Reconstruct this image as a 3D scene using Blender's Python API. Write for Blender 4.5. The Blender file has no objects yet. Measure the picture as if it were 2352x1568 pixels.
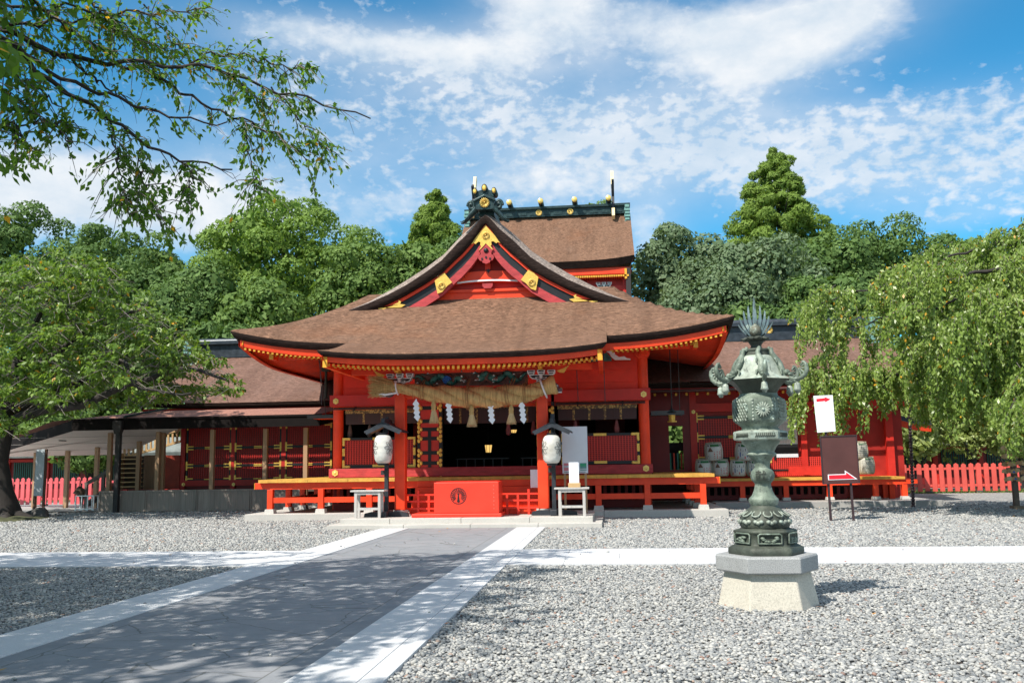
import bpy, math, random
import numpy as np
from mathutils import Vector, Matrix
rnd = random.Random(7)
NR = np.random.default_rng(11)
PI = math.pi
S = bpy.context.scene
COL = S.collection

# ------------------------------------------------------------------ camera, sky, sun, exposure
YAW, PITCH, ROLL, FPX = math.radians(5.869), math.radians(7.483), math.radians(-0.8897), 2166.4   # FPX: focal length for a 2352 px wide picture
CAM = Vector((3.86, 0.0, 1.6))
fw = Vector((-math.sin(YAW)*math.cos(PITCH), math.cos(YAW)*math.cos(PITCH), math.sin(PITCH)))
r0 = Vector((math.cos(YAW), math.sin(YAW), 0.0)); u0 = r0.cross(fw)
rt = r0*math.cos(ROLL) + u0*math.sin(ROLL)
up = u0*math.cos(ROLL) - r0*math.sin(ROLL)
cam = bpy.data.cameras.new('camera'); camo = bpy.data.objects.new('camera', cam); COL.objects.link(camo)
cam.sensor_width = 36.0; cam.lens = FPX/2352*36.0; cam.clip_end = 3000
mw = Matrix((rt, up, -fw)).transposed().to_4x4(); mw.translation = CAM
camo.matrix_world = mw
S.camera = camo
def ray(px, py): return rt*((px-1176)/FPX) + up*((784-py)/FPX) + fw
def at(px, py, Y):                      # a place on the vertical plane at depth Y that the photograph shows at (px, py)
    d = ray(px, py); return CAM + d*(Y/d.y)
def zg(Y): return 0.15*min(1.0, max(0.0, (Y-24.0)/10.0))     # the gravel rises a hand's breadth towards the back

SUN = Vector((-0.50, -0.65, 1.0)).normalized()
SUN_EL = math.asin(SUN.z); SUN_AZ = math.atan2(SUN.x, SUN.y)
sl = bpy.data.lights.new('sun', 'SUN'); sl.energy = 3.6; sl.angle = math.radians(0.5); sl.color = (1.0, 0.94, 0.84)
so = bpy.data.objects.new('sun', sl); COL.objects.link(so)
so.rotation_euler = SUN.to_track_quat('Z', 'Y').to_euler()
S.view_settings.view_transform = 'Standard'; S.view_settings.look = 'None'
S.view_settings.exposure = 0.98; S.view_settings.gamma = 1.0; S.view_settings.use_curve_mapping = False
S.cycles.max_bounces = 6; S.cycles.diffuse_bounces = 4; S.cycles.transparent_max_bounces = 8

class NT:
    """tiny node helper"""
    def __init__(s, tree): s.t = tree; s.t.nodes.clear()
    def n(s, typ, ins=None, **kw):
        x = s.t.nodes.new(typ)
        for k, v in kw.items(): setattr(x, k, v)
        for k, v in (ins or {}).items():
            sock = x.inputs[k]
            if isinstance(v, bpy.types.NodeSocket): s.t.links.new(v, sock)
            else: sock.default_value = v
        return x
    def m(s, op, a, b=None, c=None, clamp=False):
        x = s.t.nodes.new('ShaderNodeMath'); x.operation = op; x.use_clamp = clamp
        for i, v in enumerate((a, b, c)):
            if v is None: continue
            if isinstance(v, bpy.types.NodeSocket): s.t.links.new(v, x.inputs[i])
            else: x.inputs[i].default_value = v
        return x.outputs[0]
    def vm(s, op, a, b=None):
        x = s.t.nodes.new('ShaderNodeVectorMath'); x.operation = op
        for i, v in enumerate((a, b)):
            if v is None: continue
            if isinstance(v, bpy.types.NodeSocket): s.t.links.new(v, x.inputs[i])
            else: x.inputs[i].default_value = v
        return x.outputs['Value'] if op in ('DOT_PRODUCT', 'LENGTH') else x.outputs[0]
    def ramp(s, fac, stops, interp='LINEAR'):
        x = s.t.nodes.new('ShaderNodeValToRGB'); x.color_ramp.interpolation = interp
        e = x.color_ramp.elements
        while len(e) < len(stops): e.new(0.5)
        for i, (p, c) in enumerate(stops):
            e[i].position = p; e[i].color = (*c, 1) if len(c) == 3 else c
        s.t.links.new(fac, x.inputs[0]); return x.outputs[0]
    def mix(s, fac, a, b, blend='MIX'):
        x = s.t.nodes.new('ShaderNodeMix'); x.data_type = 'RGBA'; x.blend_type = blend
        for k, v in ((0, fac), (6, a), (7, b)):
            if isinstance(v, bpy.types.NodeSocket): s.t.links.new(v, x.inputs[k])
            else: x.inputs[k].default_value = (v if k == 0 else ((*v, 1) if len(v) == 3 else v))
        return x.outputs[2]
    def noise(s, vec, scale, detail=4, rough=0.55, dist=0.0, dim='3D'):
        return s.n('ShaderNodeTexNoise', {'Vector': vec, 'Scale': scale, 'Detail': detail, 'Roughness': rough, 'Distortion': dist}).outputs[0]
    def mapped(s, vec, scale=(1, 1, 1), loc=(0, 0, 0), rot=(0, 0, 0)):
        return s.n('ShaderNodeMapping', {'Vector': vec, 'Scale': scale, 'Location': loc, 'Rotation': rot}).outputs[0]

# sky: Nishita with a layer of clouds on a plane high overhead
w = bpy.data.worlds.new('World'); S.world = w; w.use_nodes = True
k = NT(w.node_tree)
sky = k.n('ShaderNodeTexSky', sky_type='NISHITA', sun_disc=False, sun_elevation=SUN_EL, sun_rotation=SUN_AZ % (2*PI),
          altitude=0.0, air_density=1.0, dust_density=0.35, ozone_density=2.2)
tc = k.n('ShaderNodeTexCoord').outputs['Generated']
sep = k.n('ShaderNodeSeparateXYZ', {0: tc})
dx, dy, dz = sep.outputs
az = k.m('ARCTAN2', dx, dy); el = k.m('ARCSINE', dz)
den = k.m('MAXIMUM', k.m('ADD', dz, 0.12), 0.02)
pl = k.n('ShaderNodeCombineXYZ', {0: k.m('DIVIDE', dx, den), 1: k.m('DIVIDE', dy, den), 2: 0.0}).outputs[0]
def dirpx(px, py):
    d = ray(px, py).normalized(); return math.atan2(d.x, d.y), math.asin(d.z)
def blob(px, py, rx, ry, amp, tilt=0.0, power=1.0):      # a bank of cloud round one direction of the sky
    a0, e0 = dirpx(px, py)
    da = k.m('SUBTRACT', az, a0); de = k.m('SUBTRACT', el, e0)
    c, s_ = math.cos(tilt), math.sin(tilt)
    a1 = k.m('ADD', k.m('MULTIPLY', da, c/(rx/FPX)), k.m('MULTIPLY', de, s_/(rx/FPX)))
    e1 = k.m('ADD', k.m('MULTIPLY', da, -s_/(ry/FPX)), k.m('MULTIPLY', de, c/(ry/FPX)))
    q = k.m('ADD', k.m('MULTIPLY', a1, a1), k.m('MULTIPLY', e1, e1))
    return k.m('MULTIPLY', k.m('EXPONENT', k.m('MULTIPLY', q, -1.0)), amp)
def total(bl):
    t_ = bl[0]
    for b in bl[1:]: t_ = k.m('ADD', t_, b)
    return t_
wob = k.n('ShaderNodeTexNoise', {'Vector': pl, 'Scale': 1.3, 'Detail': 5.0, 'Roughness': 0.6})
plw = k.vm('ADD', pl, k.n('ShaderNodeVectorMath', {0: wob.outputs[1], 1: (0.35, 0.35, 0.0)}, operation='MULTIPLY').outputs[0])
ae = k.n('ShaderNodeCombineXYZ', {0: az, 1: k.m('MULTIPLY', el, 1.7), 2: 0.0}).outputs[0]
wob2 = k.n('ShaderNodeTexNoise', {'Vector': ae, 'Scale': 7.0, 'Detail': 4.0, 'Roughness': 0.6})
aew = k.vm('ADD', ae, k.n('ShaderNodeVectorMath', {0: wob2.outputs[1], 1: (0.018, 0.018, 0.0)}, operation='MULTIPLY').outputs[0])
soft_n = k.noise(aew, 7.5, 8, 0.60, 0.2)
cell_n = k.noise(k.mapped(aew, (1.0, 0.95, 1), rot=(0, 0, 0.15)), 56.0, 5, 0.55, 0.0)
fine_n = k.m('ADD', k.m('MULTIPLY', cell_n, 0.62), k.m('MULTIPLY', k.noise(aew, 8.0, 4, 0.55), 0.38))
# smooth masses
mass = total([blob(1270, 30, 190, 95, 1.0), blob(1860, 60, 300, 105, 1.05, 0.28), blob(1500, 90, 260, 70, 0.45),
              blob(860, 105, 380, 50, 0.9, -0.06), blob(150, 430, 420, 110, 0.95), blob(560, 500, 260, 110, 0.65),
              blob(1250, 420, 330, 85, 0.62, 0.1), blob(1490, 520, 90, 90, 0.6), blob(1730, 130, 130, 90, 0.45)])
field = total([blob(1180, 250, 480, 120, 0.78, -0.12), blob(1950, 330, 480, 70, 0.74, 0.03), blob(2150, 410, 400, 66, 1.0, -0.03),
               blob(1450, 350, 400, 90, 0.6), blob(700, 340, 330, 130, 0.5), blob(2200, 500, 180, 30, 0.45), blob(1000, 130, 420, 60, 0.45),
               blob(1650, 215, 220, 60, 0.4), blob(1850, 265, 330, 30, 0.28, -0.1)])
c1 = k.m('MULTIPLY', k.m('SUBTRACT', k.m('ADD', mass, k.m('MULTIPLY', k.m('SUBTRACT', soft_n, 0.5), 1.7)), 0.26), 1.55, clamp=True)
c2 = k.m('MULTIPLY', k.m('SUBTRACT', k.m('ADD', field, k.m('MULTIPLY', k.m('SUBTRACT', fine_n, 0.5), 4.2)), 0.27), 1.15, clamp=True)
veil = k.m('MULTIPLY', k.m('MINIMUM', k.m('ADD', field, mass), 1.2), k.m('ADD', 0.22, k.m('MULTIPLY', soft_n, 0.44)), clamp=True)
cov = k.m('MAXIMUM', k.m('MAXIMUM', c1, c2), veil)
cov = k.m('SUBTRACT', 1.0, k.m('MULTIPLY', k.m('SUBTRACT', 1.0, k.m('MULTIPLY', c1, 0.97)), k.m('SUBTRACT', 1.0, k.m('MULTIPLY', c2, 0.82))))
cov = k.m('MAXIMUM', cov, veil)
above = k.m('MULTIPLY', k.m('ADD', dz, 0.02), 20.0, clamp=True)
back = k.m('MULTIPLY', k.m('SUBTRACT', k.m('ABSOLUTE', az), 0.85), 3.0, clamp=True)       # unseen broken cloud, added behind and overhead to whiten and lift ambient light
high = k.m('MULTIPLY', k.m('SUBTRACT', el, 0.62), 4.0, clamp=True)
unseen_cloud = k.m('MULTIPLY', k.m('MAXIMUM', back, high), k.m('MULTIPLY', k.m('SUBTRACT', k.noise(pl, 1.1, 5, 0.55), 0.34), 4.0, clamp=True))
cov = k.m('MAXIMUM', cov, unseen_cloud)
cov = k.m('MULTIPLY', cov, above)
shade = k.m('MULTIPLY', k.m('SUBTRACT', k.noise(aew, 13.0, 6, 0.6), 0.36), 3.2, clamp=True)
ccol = k.mix(shade, (2.45, 2.8, 3.15), (3.35, 3.42, 3.5))
skyb = k.mix(1.0, sky.outputs[0], (0.13, 0.50, 0.60), 'MULTIPLY')
skyc = k.mix(cov, skyb, ccol)
bg = k.n('ShaderNodeBackground', {'Color': skyc, 'Strength': 0.145})
k.n('ShaderNodeOutputWorld', {'Surface': bg.outputs[0]})

# ------------------------------------------------------------------ mesh helper
class MB:
    def __init__(s): s.v = []; s.f = []; s.mi = []; s.sm = []
    def add(s, vs, fs, m=0, sm=False):
        o = len(s.v); s.v += [tuple(v) for v in vs]
        for f in fs: s.f.append(tuple(i+o for i in f)); s.mi.append(m); s.sm.append(sm)
        return s
    def box(s, x0, x1, y0, y1, z0, z1, m=0):
        v = [(x0,y0,z0),(x1,y0,z0),(x1,y1,z0),(x0,y1,z0),(x0,y0,z1),(x1,y0,z1),(x1,y1,z1),(x0,y1,z1)]
        return s.add(v, [(3,2,1,0),(4,5,6,7),(0,1,5,4),(1,2,6,5),(2,3,7,6),(3,0,4,7)], m)
    def cbox(s, c, sx, sy, sz, m=0, rz=0.0, taper=1.0):
        ca, sa = math.cos(rz), math.sin(rz); vs = []
        for z, t in ((-.5, 1.0), (.5, taper)):
            for x, y in ((-.5,-.5),(.5,-.5),(.5,.5),(-.5,.5)):
                a, b = x*sx*t, y*sy*t; vs.append((c[0]+a*ca-b*sa, c[1]+a*sa+b*ca, c[2]+z*sz))
        return s.add(vs, [(3,2,1,0),(4,5,6,7),(0,1,5,4),(1,2,6,5),(2,3,7,6),(3,0,4,7)], m)
    def beam(s, p0, p1, w, h, m=0, up=(0,0,1)):
        p0 = Vector(p0); p1 = Vector(p1); d = (p1-p0).normalized(); u = Vector(up)
        sd = d.cross(u)
        if sd.length < 1e-4: sd = d.cross(Vector((0,1,0)))
        sd.normalize(); u = sd.cross(d); vs = []
        for p in (p0, p1):
            for a, b in ((-.5,-.5),(.5,-.5),(.5,.5),(-.5,.5)): vs.append(p+sd*(a*w)+u*(b*h))
        return s.add(vs, [(0,1,2,3),(7,6,5,4),(1,0,4,5),(2,1,5,6),(3,2,6,7),(0,3,7,4)], m)
    def tube(s, pts, rad, n=8, m=0, sm=True, cap=True, flat=1.0, bump=None):
        pts = [Vector(p) for p in pts]; N = len(pts)
        if not hasattr(rad, '__len__'): rad = [rad]*N
        t0 = (pts[1]-pts[0]).normalized(); ref = Vector((0,0,1)) if abs(t0.z) < .9 else Vector((0,1,0))
        a = t0.cross(ref).normalized(); vs = []
        for i, p in enumerate(pts):
            t = (pts[min(i+1,N-1)]-pts[max(i-1,0)]).normalized()
            a = (a - t*a.dot(t))
            if a.length < 1e-6: a = t.orthogonal()
            a.normalize(); b = t.cross(a)
            for j in range(n):
                th = 2*PI*j/n; r = rad[i]*(1 if bump is None else bump(i, j))
                vs.append(p + a*(math.cos(th)*r) + b*(math.sin(th)*r*flat))
        fs = [(i*n+j, i*n+(j+1)%n, (i+1)*n+(j+1)%n, (i+1)*n+j) for i in range(N-1) for j in range(n)]
        s.add(vs, fs, m, sm)
        if cap: s.add(vs[:n], [tuple(range(n-1,-1,-1))], m); s.add(vs[-n:], [tuple(range(n))], m)
        return s
    def lathe(s, prof, c=(0,0,0), n=24, m=0, sm=True, hexa=0.0, ph=0.0, cap=True, sides=6, sq=1.0):
        vs = []; seg = 2*PI/sides
        for q in prof:
            r, z = q[0], q[1]; h = q[2] if len(q) > 2 else hexa
            for j in range(n):
                th = 2*PI*j/n
                rr = r*((1-h) + h*math.cos(seg/2)/math.cos(((th+seg/2) % seg)-seg/2)) if h else r
                vs.append((c[0]+rr*math.cos(th+ph), c[1]+rr*math.sin(th+ph)*sq, c[2]+z))
        N = len(prof)
        fs = [(i*n+j, i*n+(j+1)%n, (i+1)*n+(j+1)%n, (i+1)*n+j) for i in range(N-1) for j in range(n)]
        s.add(vs, fs, m, sm)
        if cap: s.add(vs[:n], [tuple(range(n-1,-1,-1))], m); s.add(vs[-n:], [tuple(range(n))], m)
        return s
    def prism(s, poly, y0, y1, m=0, sm=False, m_side=None):        # (x, z) outline, extruded along Y
        n = len(poly)
        area = sum(poly[i][0]*poly[(i+1)%n][1]-poly[(i+1)%n][0]*poly[i][1] for i in range(n))
        if area < 0: poly = poly[::-1]
        vs = [(x, y0, z) for x, z in poly]+[(x, y1, z) for x, z in poly]
        s.add(vs, [tuple(range(n)), tuple(range(2*n-1, n-1, -1))], m)
        return s.add(vs, [(i+n, (i+1)%n+n, (i+1)%n, i) for i in range(n)], m if m_side is None else m_side, sm)
    def prism_z(s, poly, z0, z1, m=0):                # (x, y) outline, extruded upwards
        n = len(poly); vs = [(x, y, z0) for x, y in poly]+[(x, y, z1) for x, y in poly]
        return s.add(vs, [tuple(range(n-1,-1,-1)), tuple(range(n, 2*n))]+[(i, (i+1)%n, (i+1)%n+n, i+n) for i in range(n)], m)
    def grid(s, fn, us, vs_, m=0, sm=True, flip=False):
        V = [fn(a, b) for b in vs_ for a in us]; nu = len(us); F = []
        for j in range(len(vs_)-1):
            for i in range(nu-1):
                q = (j*nu+i, j*nu+i+1, (j+1)*nu+i+1, (j+1)*nu+i); F.append(q[::-1] if flip else q)
        return s.add(V, F, m, sm)
    def ball(s, c, rx, ry=None, rz=None, n=10, m=0):
        ry = rx if ry is None else ry; rz = rx if rz is None else rz
        h = max(4, n//2+1); vs = []
        for i in range(h+1):
            ph = PI*i/h
            for j in range(n):
                th = 2*PI*j/n; vs.append((c[0]+rx*math.sin(ph)*math.cos(th), c[1]+ry*math.sin(ph)*math.sin(th), c[2]-rz*math.cos(ph)))
        return s.add(vs, [(i*n+j, i*n+(j+1)%n, (i+1)*n+(j+1)%n, (i+1)*n+j) for i in range(h) for j in range(n)], m, True)
    def build(s, name, mats, parent=None, bevel=0.0, local=False):
        me = bpy.data.meshes.new(name); me.from_pydata(s.v, [], s.f)
        if not isinstance(mats, (list, tuple)): mats = [mats]
        for q in mats: me.materials.append(q)
        if len(mats) > 1: me.polygons.foreach_set('material_index', s.mi)
        me.polygons.foreach_set('use_smooth', s.sm); me.update()
        o = bpy.data.objects.new(name, me); COL.objects.link(o)
        if bevel:
            b = o.modifiers.new('bevel', 'BEVEL'); b.width = bevel; b.segments = 2; b.limit_method = 'ANGLE'; b.angle_limit = 0.6
        if parent: adopt(o, parent, local)
        return o
WORLD = {}
def wloc(o):
    l = Vector(o.location)
    return l if o.parent is None else Vector((0, 0, 0)) + WORLD.get(o.name, Vector((0, 0, 0)))
def adopt(o, parent, local=False):
    o.parent = parent
    if not local and parent.parent is None: o.matrix_parent_inverse = Matrix.Translation(-Vector(parent.location))
def tag(o, label=None, cat=None, group=None, kind=None):
    if label: o['label'] = label
    if cat: o['category'] = cat
    if group: o['group'] = group
    if kind: o['kind'] = kind
    return o
def thing(name, label, cat, loc=(0,0,0), group=None):
    o = bpy.data.objects.new(name, None); COL.objects.link(o); o.location = loc; o.empty_display_size = 0.2
    return tag(o, label, cat, group)
def dup(o, loc, label=None, rz=None, scale=None, parent=None):
    c = o.copy(); COL.objects.link(c)
    if parent is not None: c.parent = parent
    else:
        c.location = loc
        if rz is not None: c.rotation_euler = (0, 0, rz)
        if scale is not None: c.scale = scale
        if label: c['label'] = label
    for ch in list(o.children): dup(ch, None, parent=c)
    return c
def quads(name, V, mats, parent=None, mi=None, smooth=False, per=4):
    """V: (n, per, 3) array of loose faces"""
    n = V.shape[0]; me = bpy.data.meshes.new(name)
    me.vertices.add(n*per); me.vertices.foreach_set('co', V.reshape(-1).astype(np.float32))
    me.loops.add(n*per); me.loops.foreach_set('vertex_index', np.arange(n*per, dtype=np.int32))
    me.polygons.add(n); me.polygons.foreach_set('loop_start', np.arange(0, n*per, per, dtype=np.int32))
    if not isinstance(mats, (list, tuple)): mats = [mats]
    for q in mats: me.materials.append(q)
    if mi is not None: me.polygons.foreach_set('material_index', mi.astype(np.int32))
    if smooth: me.polygons.foreach_set('use_smooth', np.ones(n, dtype=bool))
    me.update(calc_edges=True); me.validate()
    o = bpy.data.objects.new(name, me); COL.objects.link(o)
    if parent: adopt(o, parent)
    return o

# ------------------------------------------------------------------ materials
MATS = {}
def newmat(name):
    m = bpy.data.materials.new(name); m.use_nodes = True; MATS[name] = m
    return m, NT(m.node_tree)
def finish(kk, col, rough=0.6, bump=None, bs=0.3, bd=0.02, metal=0.0, spec=0.5):
    ins = {'Base Color': col, 'Roughness': rough, 'Metallic': metal, 'Specular IOR Level': spec}
    if bump is not None:
        ins['Normal'] = kk.n('ShaderNodeBump', {'Height': bump, 'Strength': bs, 'Distance': bd}).outputs[0]
    b = kk.n('ShaderNodeBsdfPrincipled', ins)
    kk.n('ShaderNodeOutputMaterial', {'Surface': b.outputs[0]}); return b
def paint(name, col, rough=0.5, var=0.18, scale=3.0, bump=0.15, metal=0.0, streak=(1, 1, 1), worn=None, wamt=0.0, spec=0.4):
    if name in MATS: return MATS[name]
    m, kk = newmat(name)
    o = kk.n('ShaderNodeTexCoord').outputs['Object']
    v = kk.mapped(o, streak)
    n1 = kk.noise(v, scale, 6, 0.6); n2 = kk.noise(v, scale*14, 3, 0.6)
    dark = tuple(c*(1-var) for c in col); lite = tuple(min(1, c*(1+var)+0.01*var) for c in col)
    c = kk.ramp(n1, [(0.3, dark), (0.7, lite)])
    c = kk.mix(kk.m('MULTIPLY', n2, 0.35*var*2), c, tuple(x*0.55 for x in col))
    if worn:
        f = kk.m('MULTIPLY', kk.m('SUBTRACT', kk.noise(v, scale*5, 7, 0.7), 0.66-wamt), 14, clamp=True)
        c = kk.mix(kk.m('MULTIPLY', f, 0.8), c, worn)
    r = kk.m('ADD', rough-0.1, kk.m('MULTIPLY', n1, 0.2), clamp=True)
    finish(kk, c, r, n2, bump, 0.004, metal, spec)
    return m
def wood(name, col, rough=0.7, grain=(30, 30, 1.5), var=0.4, board=None):
    if name in MATS: return MATS[name]
    m, kk = newmat(name)
    o = kk.n('ShaderNodeTexCoord').outputs['Object']
    g = kk.noise(kk.mapped(o, grain), 1.0, 5, 0.65, 0.6); b = kk.noise(o, 1.3, 4)
    c = kk.ramp(g, [(0.25, tuple(x*(1-var) for x in col)), (0.75, tuple(min(1, x*(1+var*.6)) for x in col))])
    c = kk.mix(kk.m('MULTIPLY', b, 0.5), c, tuple(x*0.7 for x in col))
    if board:
        sp = kk.n('ShaderNodeSeparateXYZ', {0: o}); q = kk.m('FRACT', kk.m('MULTIPLY', sp.outputs[0], 1/board))
        wn = kk.n('ShaderNodeTexWhiteNoise', {'W': kk.m('FLOOR', kk.m('MULTIPLY', sp.outputs[0], 1/board))}, noise_dimensions='1D').outputs[0]
        c = kk.mix(kk.m('MULTIPLY', wn, 0.45), c, tuple(x*0.5 for x in col))
    finish(kk, c, rough, g, 0.3, 0.003); return m

VERM = paint('vermilion_paint', (0.84, 0.056, 0.011), 0.5, 0.24, 1.1, 0.2, worn=(0.55, 0.12, 0.06), wamt=-0.02)
VERM_BOX = paint('bright_red_paint', (0.78, 0.045, 0.022), 0.38, 0.10, 2.0, 0.08)
RED = paint('deep_red_paint', (0.54, 0.024, 0.015), 0.5, 0.2, 1.5, 0.2, worn=(0.45, 0.16, 0.13), wamt=-0.05)
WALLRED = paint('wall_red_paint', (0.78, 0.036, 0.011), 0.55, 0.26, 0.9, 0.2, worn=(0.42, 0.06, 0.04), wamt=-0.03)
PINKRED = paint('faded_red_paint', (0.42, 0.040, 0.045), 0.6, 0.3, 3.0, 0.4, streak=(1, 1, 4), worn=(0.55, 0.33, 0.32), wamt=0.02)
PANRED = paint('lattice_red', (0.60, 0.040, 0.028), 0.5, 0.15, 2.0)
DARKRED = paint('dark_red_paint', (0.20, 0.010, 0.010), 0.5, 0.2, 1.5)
YELL = paint('yellow_ochre_paint', (0.72, 0.36, 0.035), 0.5, 0.16, 4.0)
DECKY = paint('yellow_deck_edge', (0.62, 0.33, 0.06), 0.6, 0.25, 5.0, worn=(0.35, 0.22, 0.1), wamt=0.03)
GOLD = paint('gold_fitting', (0.83, 0.52, 0.11), 0.42, 0.2, 30.0, 0.6, metal=0.45)
GOLDB = paint('bright_gold', (0.85, 0.60, 0.18), 0.36, 0.1, 8.0, 0.2, metal=0.35)
BLACK = paint('black_lacquer', (0.012, 0.012, 0.014), 0.45, 0.3, 3.0)
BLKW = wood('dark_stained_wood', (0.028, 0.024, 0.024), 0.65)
CHAR = paint('charcoal_blue_wood', (0.022, 0.027, 0.036), 0.55, 0.3, 8.0, 0.3)
TEAL = paint('dark_green_copper', (0.018, 0.040, 0.042), 0.42, 0.5, 6.0, 0.3, worn=(0.10, 0.26, 0.24), wamt=0.08, metal=0.2)
TEALL = paint('pale_verdigris', (0.16, 0.33, 0.30), 0.6, 0.3, 5.0, 0.3)
WHITE = paint('white_paint', (0.78, 0.78, 0.78), 0.6, 0.04, 6.0)
PAPER = paint('white_paper', (0.80, 0.82, 0.86), 0.7, 0.03, 8.0)
SIGNW = paint('white_board', (0.66, 0.70, 0.76), 0.4, 0.05, 2.0)
SIGNG = paint('pale_grey_board', (0.40, 0.45, 0.49), 0.45, 0.15, 3.0)
BROWNS = paint('brown_board', (0.085, 0.030, 0.027), 0.45, 0.12, 2.0)
PURP = paint('dark_brown_steel', (0.045, 0.026, 0.030), 0.45, 0.2, 4.0)
ARROW = paint('arrow_red', (0.75, 0.012, 0.03), 0.45, 0.05)
TANW = wood('tan_wood', (0.42, 0.26, 0.15), 0.65, (24, 24, 1.2), 0.25)
TANW2 = wood('light_tan_wood', (0.55, 0.36, 0.17), 0.6, (1.2, 24, 24), 0.25)
GREYW = wood('weathered_grey_wood', (0.36, 0.305, 0.265), 0.8, (26, 26, 1.0), 0.4, board=0.21)
PALEW = wood('bleached_wood', (0.50, 0.48, 0.46), 0.7, (20, 20, 2), 0.25)
FASC = paint('black_brown_fascia', (0.009, 0.007, 0.007), 0.8, .2, 3, .1, spec=.12)
BLUEP = paint('blue_paint', (0.02, 0.12, 0.42), 0.5)
DRAGG = paint('dragon_green', (0.035, 0.15, 0.125), 0.5, 0.6, 9.0, 0.4, worn=(0.30, 0.22, 0.18), wamt=0.05)
DRAGB = paint('dragon_brown', (0.16, 0.065, 0.05), 0.55, 0.5, 9.0, 0.4, worn=(0.45, 0.36, 0.30), wamt=0.0)
ALU = paint('aluminium', (0.62, 0.64, 0.65), 0.35, 0.05, 3.0, metal=0.5)
CEIL = paint('white_ceiling_board', (0.62, 0.57, 0.53), 0.8, 0.05, 1.0)
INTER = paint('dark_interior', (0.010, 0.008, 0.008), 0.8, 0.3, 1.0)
STEELB = paint('dark_steel', (0.05, 0.05, 0.055), 0.4, 0.2, 5.0)

def stone(name, col, var=0.2, speck=0.35, sc=90.0, rough=0.75, joint=None, stain=0.25):
    m, kk = newmat(name)
    o = kk.n('ShaderNodeTexCoord').outputs['Object']
    n1 = kk.noise(o, 1.1, 7, 0.65); n2 = kk.noise(o, sc, 2, 0.6); n3 = kk.noise(o, 6.0, 5, 0.6)
    c = kk.ramp(n1, [(0.3, tuple(x*(1-var) for x in col)), (0.7, tuple(min(1, x*(1+var*.5)) for x in col))])
    c = kk.mix(kk.m('MULTIPLY', kk.m('SUBTRACT', 0.56, n2), speck*8, clamp=True), c, tuple(x*0.45 for x in col))
    c = kk.mix(kk.m('MULTIPLY', kk.m('SUBTRACT', n3, 0.52), stain*4, clamp=True), c, tuple(x*0.62 for x in (col[0], col[1]*.96, col[2]*.9)))
    h = n2
    if joint:
        jx, jy = joint; sp = kk.n('ShaderNodeSeparateXYZ', {0: o})
        br = kk.n('ShaderNodeTexBrick', {'Vector': o, 'Scale': 1.0, 'Mortar Size': 0.005, 'Brick Width': jx, 'Row Height': jy, 'Color1': (1, 1, 1, 1), 'Color2': (0.86, 0.87, 0.88, 1), 'Mortar': (0.45, 0.45, 0.45, 1)})
        c = kk.mix(1.0, c, br.outputs[0], 'MULTIPLY')
    finish(kk, c, rough, h, 0.25, 0.004); return m
GRANITE = stone('granite', (0.50, 0.485, 0.455), 0.08, 0.25, 120)
GRANPATH = stone('granite_path', (0.56, 0.57, 0.59), 0.05, 0.15, 110, joint=(1.8, 0.6), stain=0.1)
PLINTH = stone('pale_plinth_stone', (0.56, 0.525, 0.45), 0.15, 0.3, 70, stain=0.35)
GRANSP = stone('speckled_granite', (0.36, 0.37, 0.375), 0.10, 0.6, 130)
CONC = stone('concrete', (0.36, 0.35, 0.34), 0.12, 0.15, 60)
ROCK = stone('rough_rock', (0.09, 0.085, 0.08), 0.4, 0.4, 20)

def thatch(name, col, streak, rust=0.5):
    m, kk = newmat(name)
    o = kk.n('ShaderNodeTexCoord').outputs['Object']
    big = kk.noise(o, 0.42, 5, 0.6); mid = kk.noise(kk.mapped(o, (0.35, 1.2, 1.2)), 2.2, 6, 0.62)
    fine = kk.noise(kk.mapped(o, streak), 1.0, 4, 0.75, 0.5)
    row = kk.noise(kk.mapped(o, (streak[0]*.12, streak[1]*.9, streak[2]*.9)), 1.0, 3, 0.7)
    spk = kk.noise(kk.mapped(o, (streak[0]*.8, streak[1]*.75, streak[2]*.75)), 1.0, 3, 0.85, 0.3)
    c = kk.ramp(kk.m('ADD', kk.m('MULTIPLY', fine, 0.45), kk.m('MULTIPLY', spk, 0.55)), [(0.34, tuple(x*0.22 for x in col)), (0.50, col), (0.64, tuple(min(1, x*2.1) for x in col))])
    wash = kk.noise(kk.mapped(o, (1.6, .22, .3)), 1.0, 5, 0.6); patch_ = kk.noise(o, 0.9, 6, 0.65)
    c = kk.mix(kk.m('MULTIPLY', kk.m('SUBTRACT', wash, 0.46), 2.4, clamp=True), c, tuple(x*0.55 for x in col))
    c = kk.mix(kk.m('MULTIPLY', kk.m('SUBTRACT', patch_, 0.55), 2.6, clamp=True), c, (col[0]*1.15, col[1]*1.32, col[2]*1.5))
    c = kk.mix(kk.m('MULTIPLY', kk.m('SUBTRACT', mid, 0.5), 2.2, clamp=True), c, (col[0]*1.25, col[1]*1.3, col[2]*1.35), 'MIX')
    rf = kk.m('MULTIPLY', kk.m('SUBTRACT', big, 0.56), 5*rust, clamp=True)
    c = kk.mix(kk.m('MULTIPLY', rf, 0.6), c, (col[0]*1.5, col[1]*0.95, col[2]*0.55))
    c = kk.mix(kk.m('MULTIPLY', kk.m('SUBTRACT', row, 0.55), 2.0, clamp=True), c, tuple(x*0.45 for x in col))
    h = kk.m('ADD', kk.m('ADD', fine, row), spk)
    finish(kk, c, 0.92, h, 0.9, 0.032, spec=0.15); return m
THATCH = thatch('bark_thatch', (0.170, 0.095, 0.062), (7, 22, 22))
THATCHG = thatch('grey_verge_thatch', (0.27, 0.215, 0.185), (22, 8, 22), 0.1)
THATCHD = thatch('dark_thatch_edge', (0.030, 0.019, 0.016), (4, 30, 45), 0.1)
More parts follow.
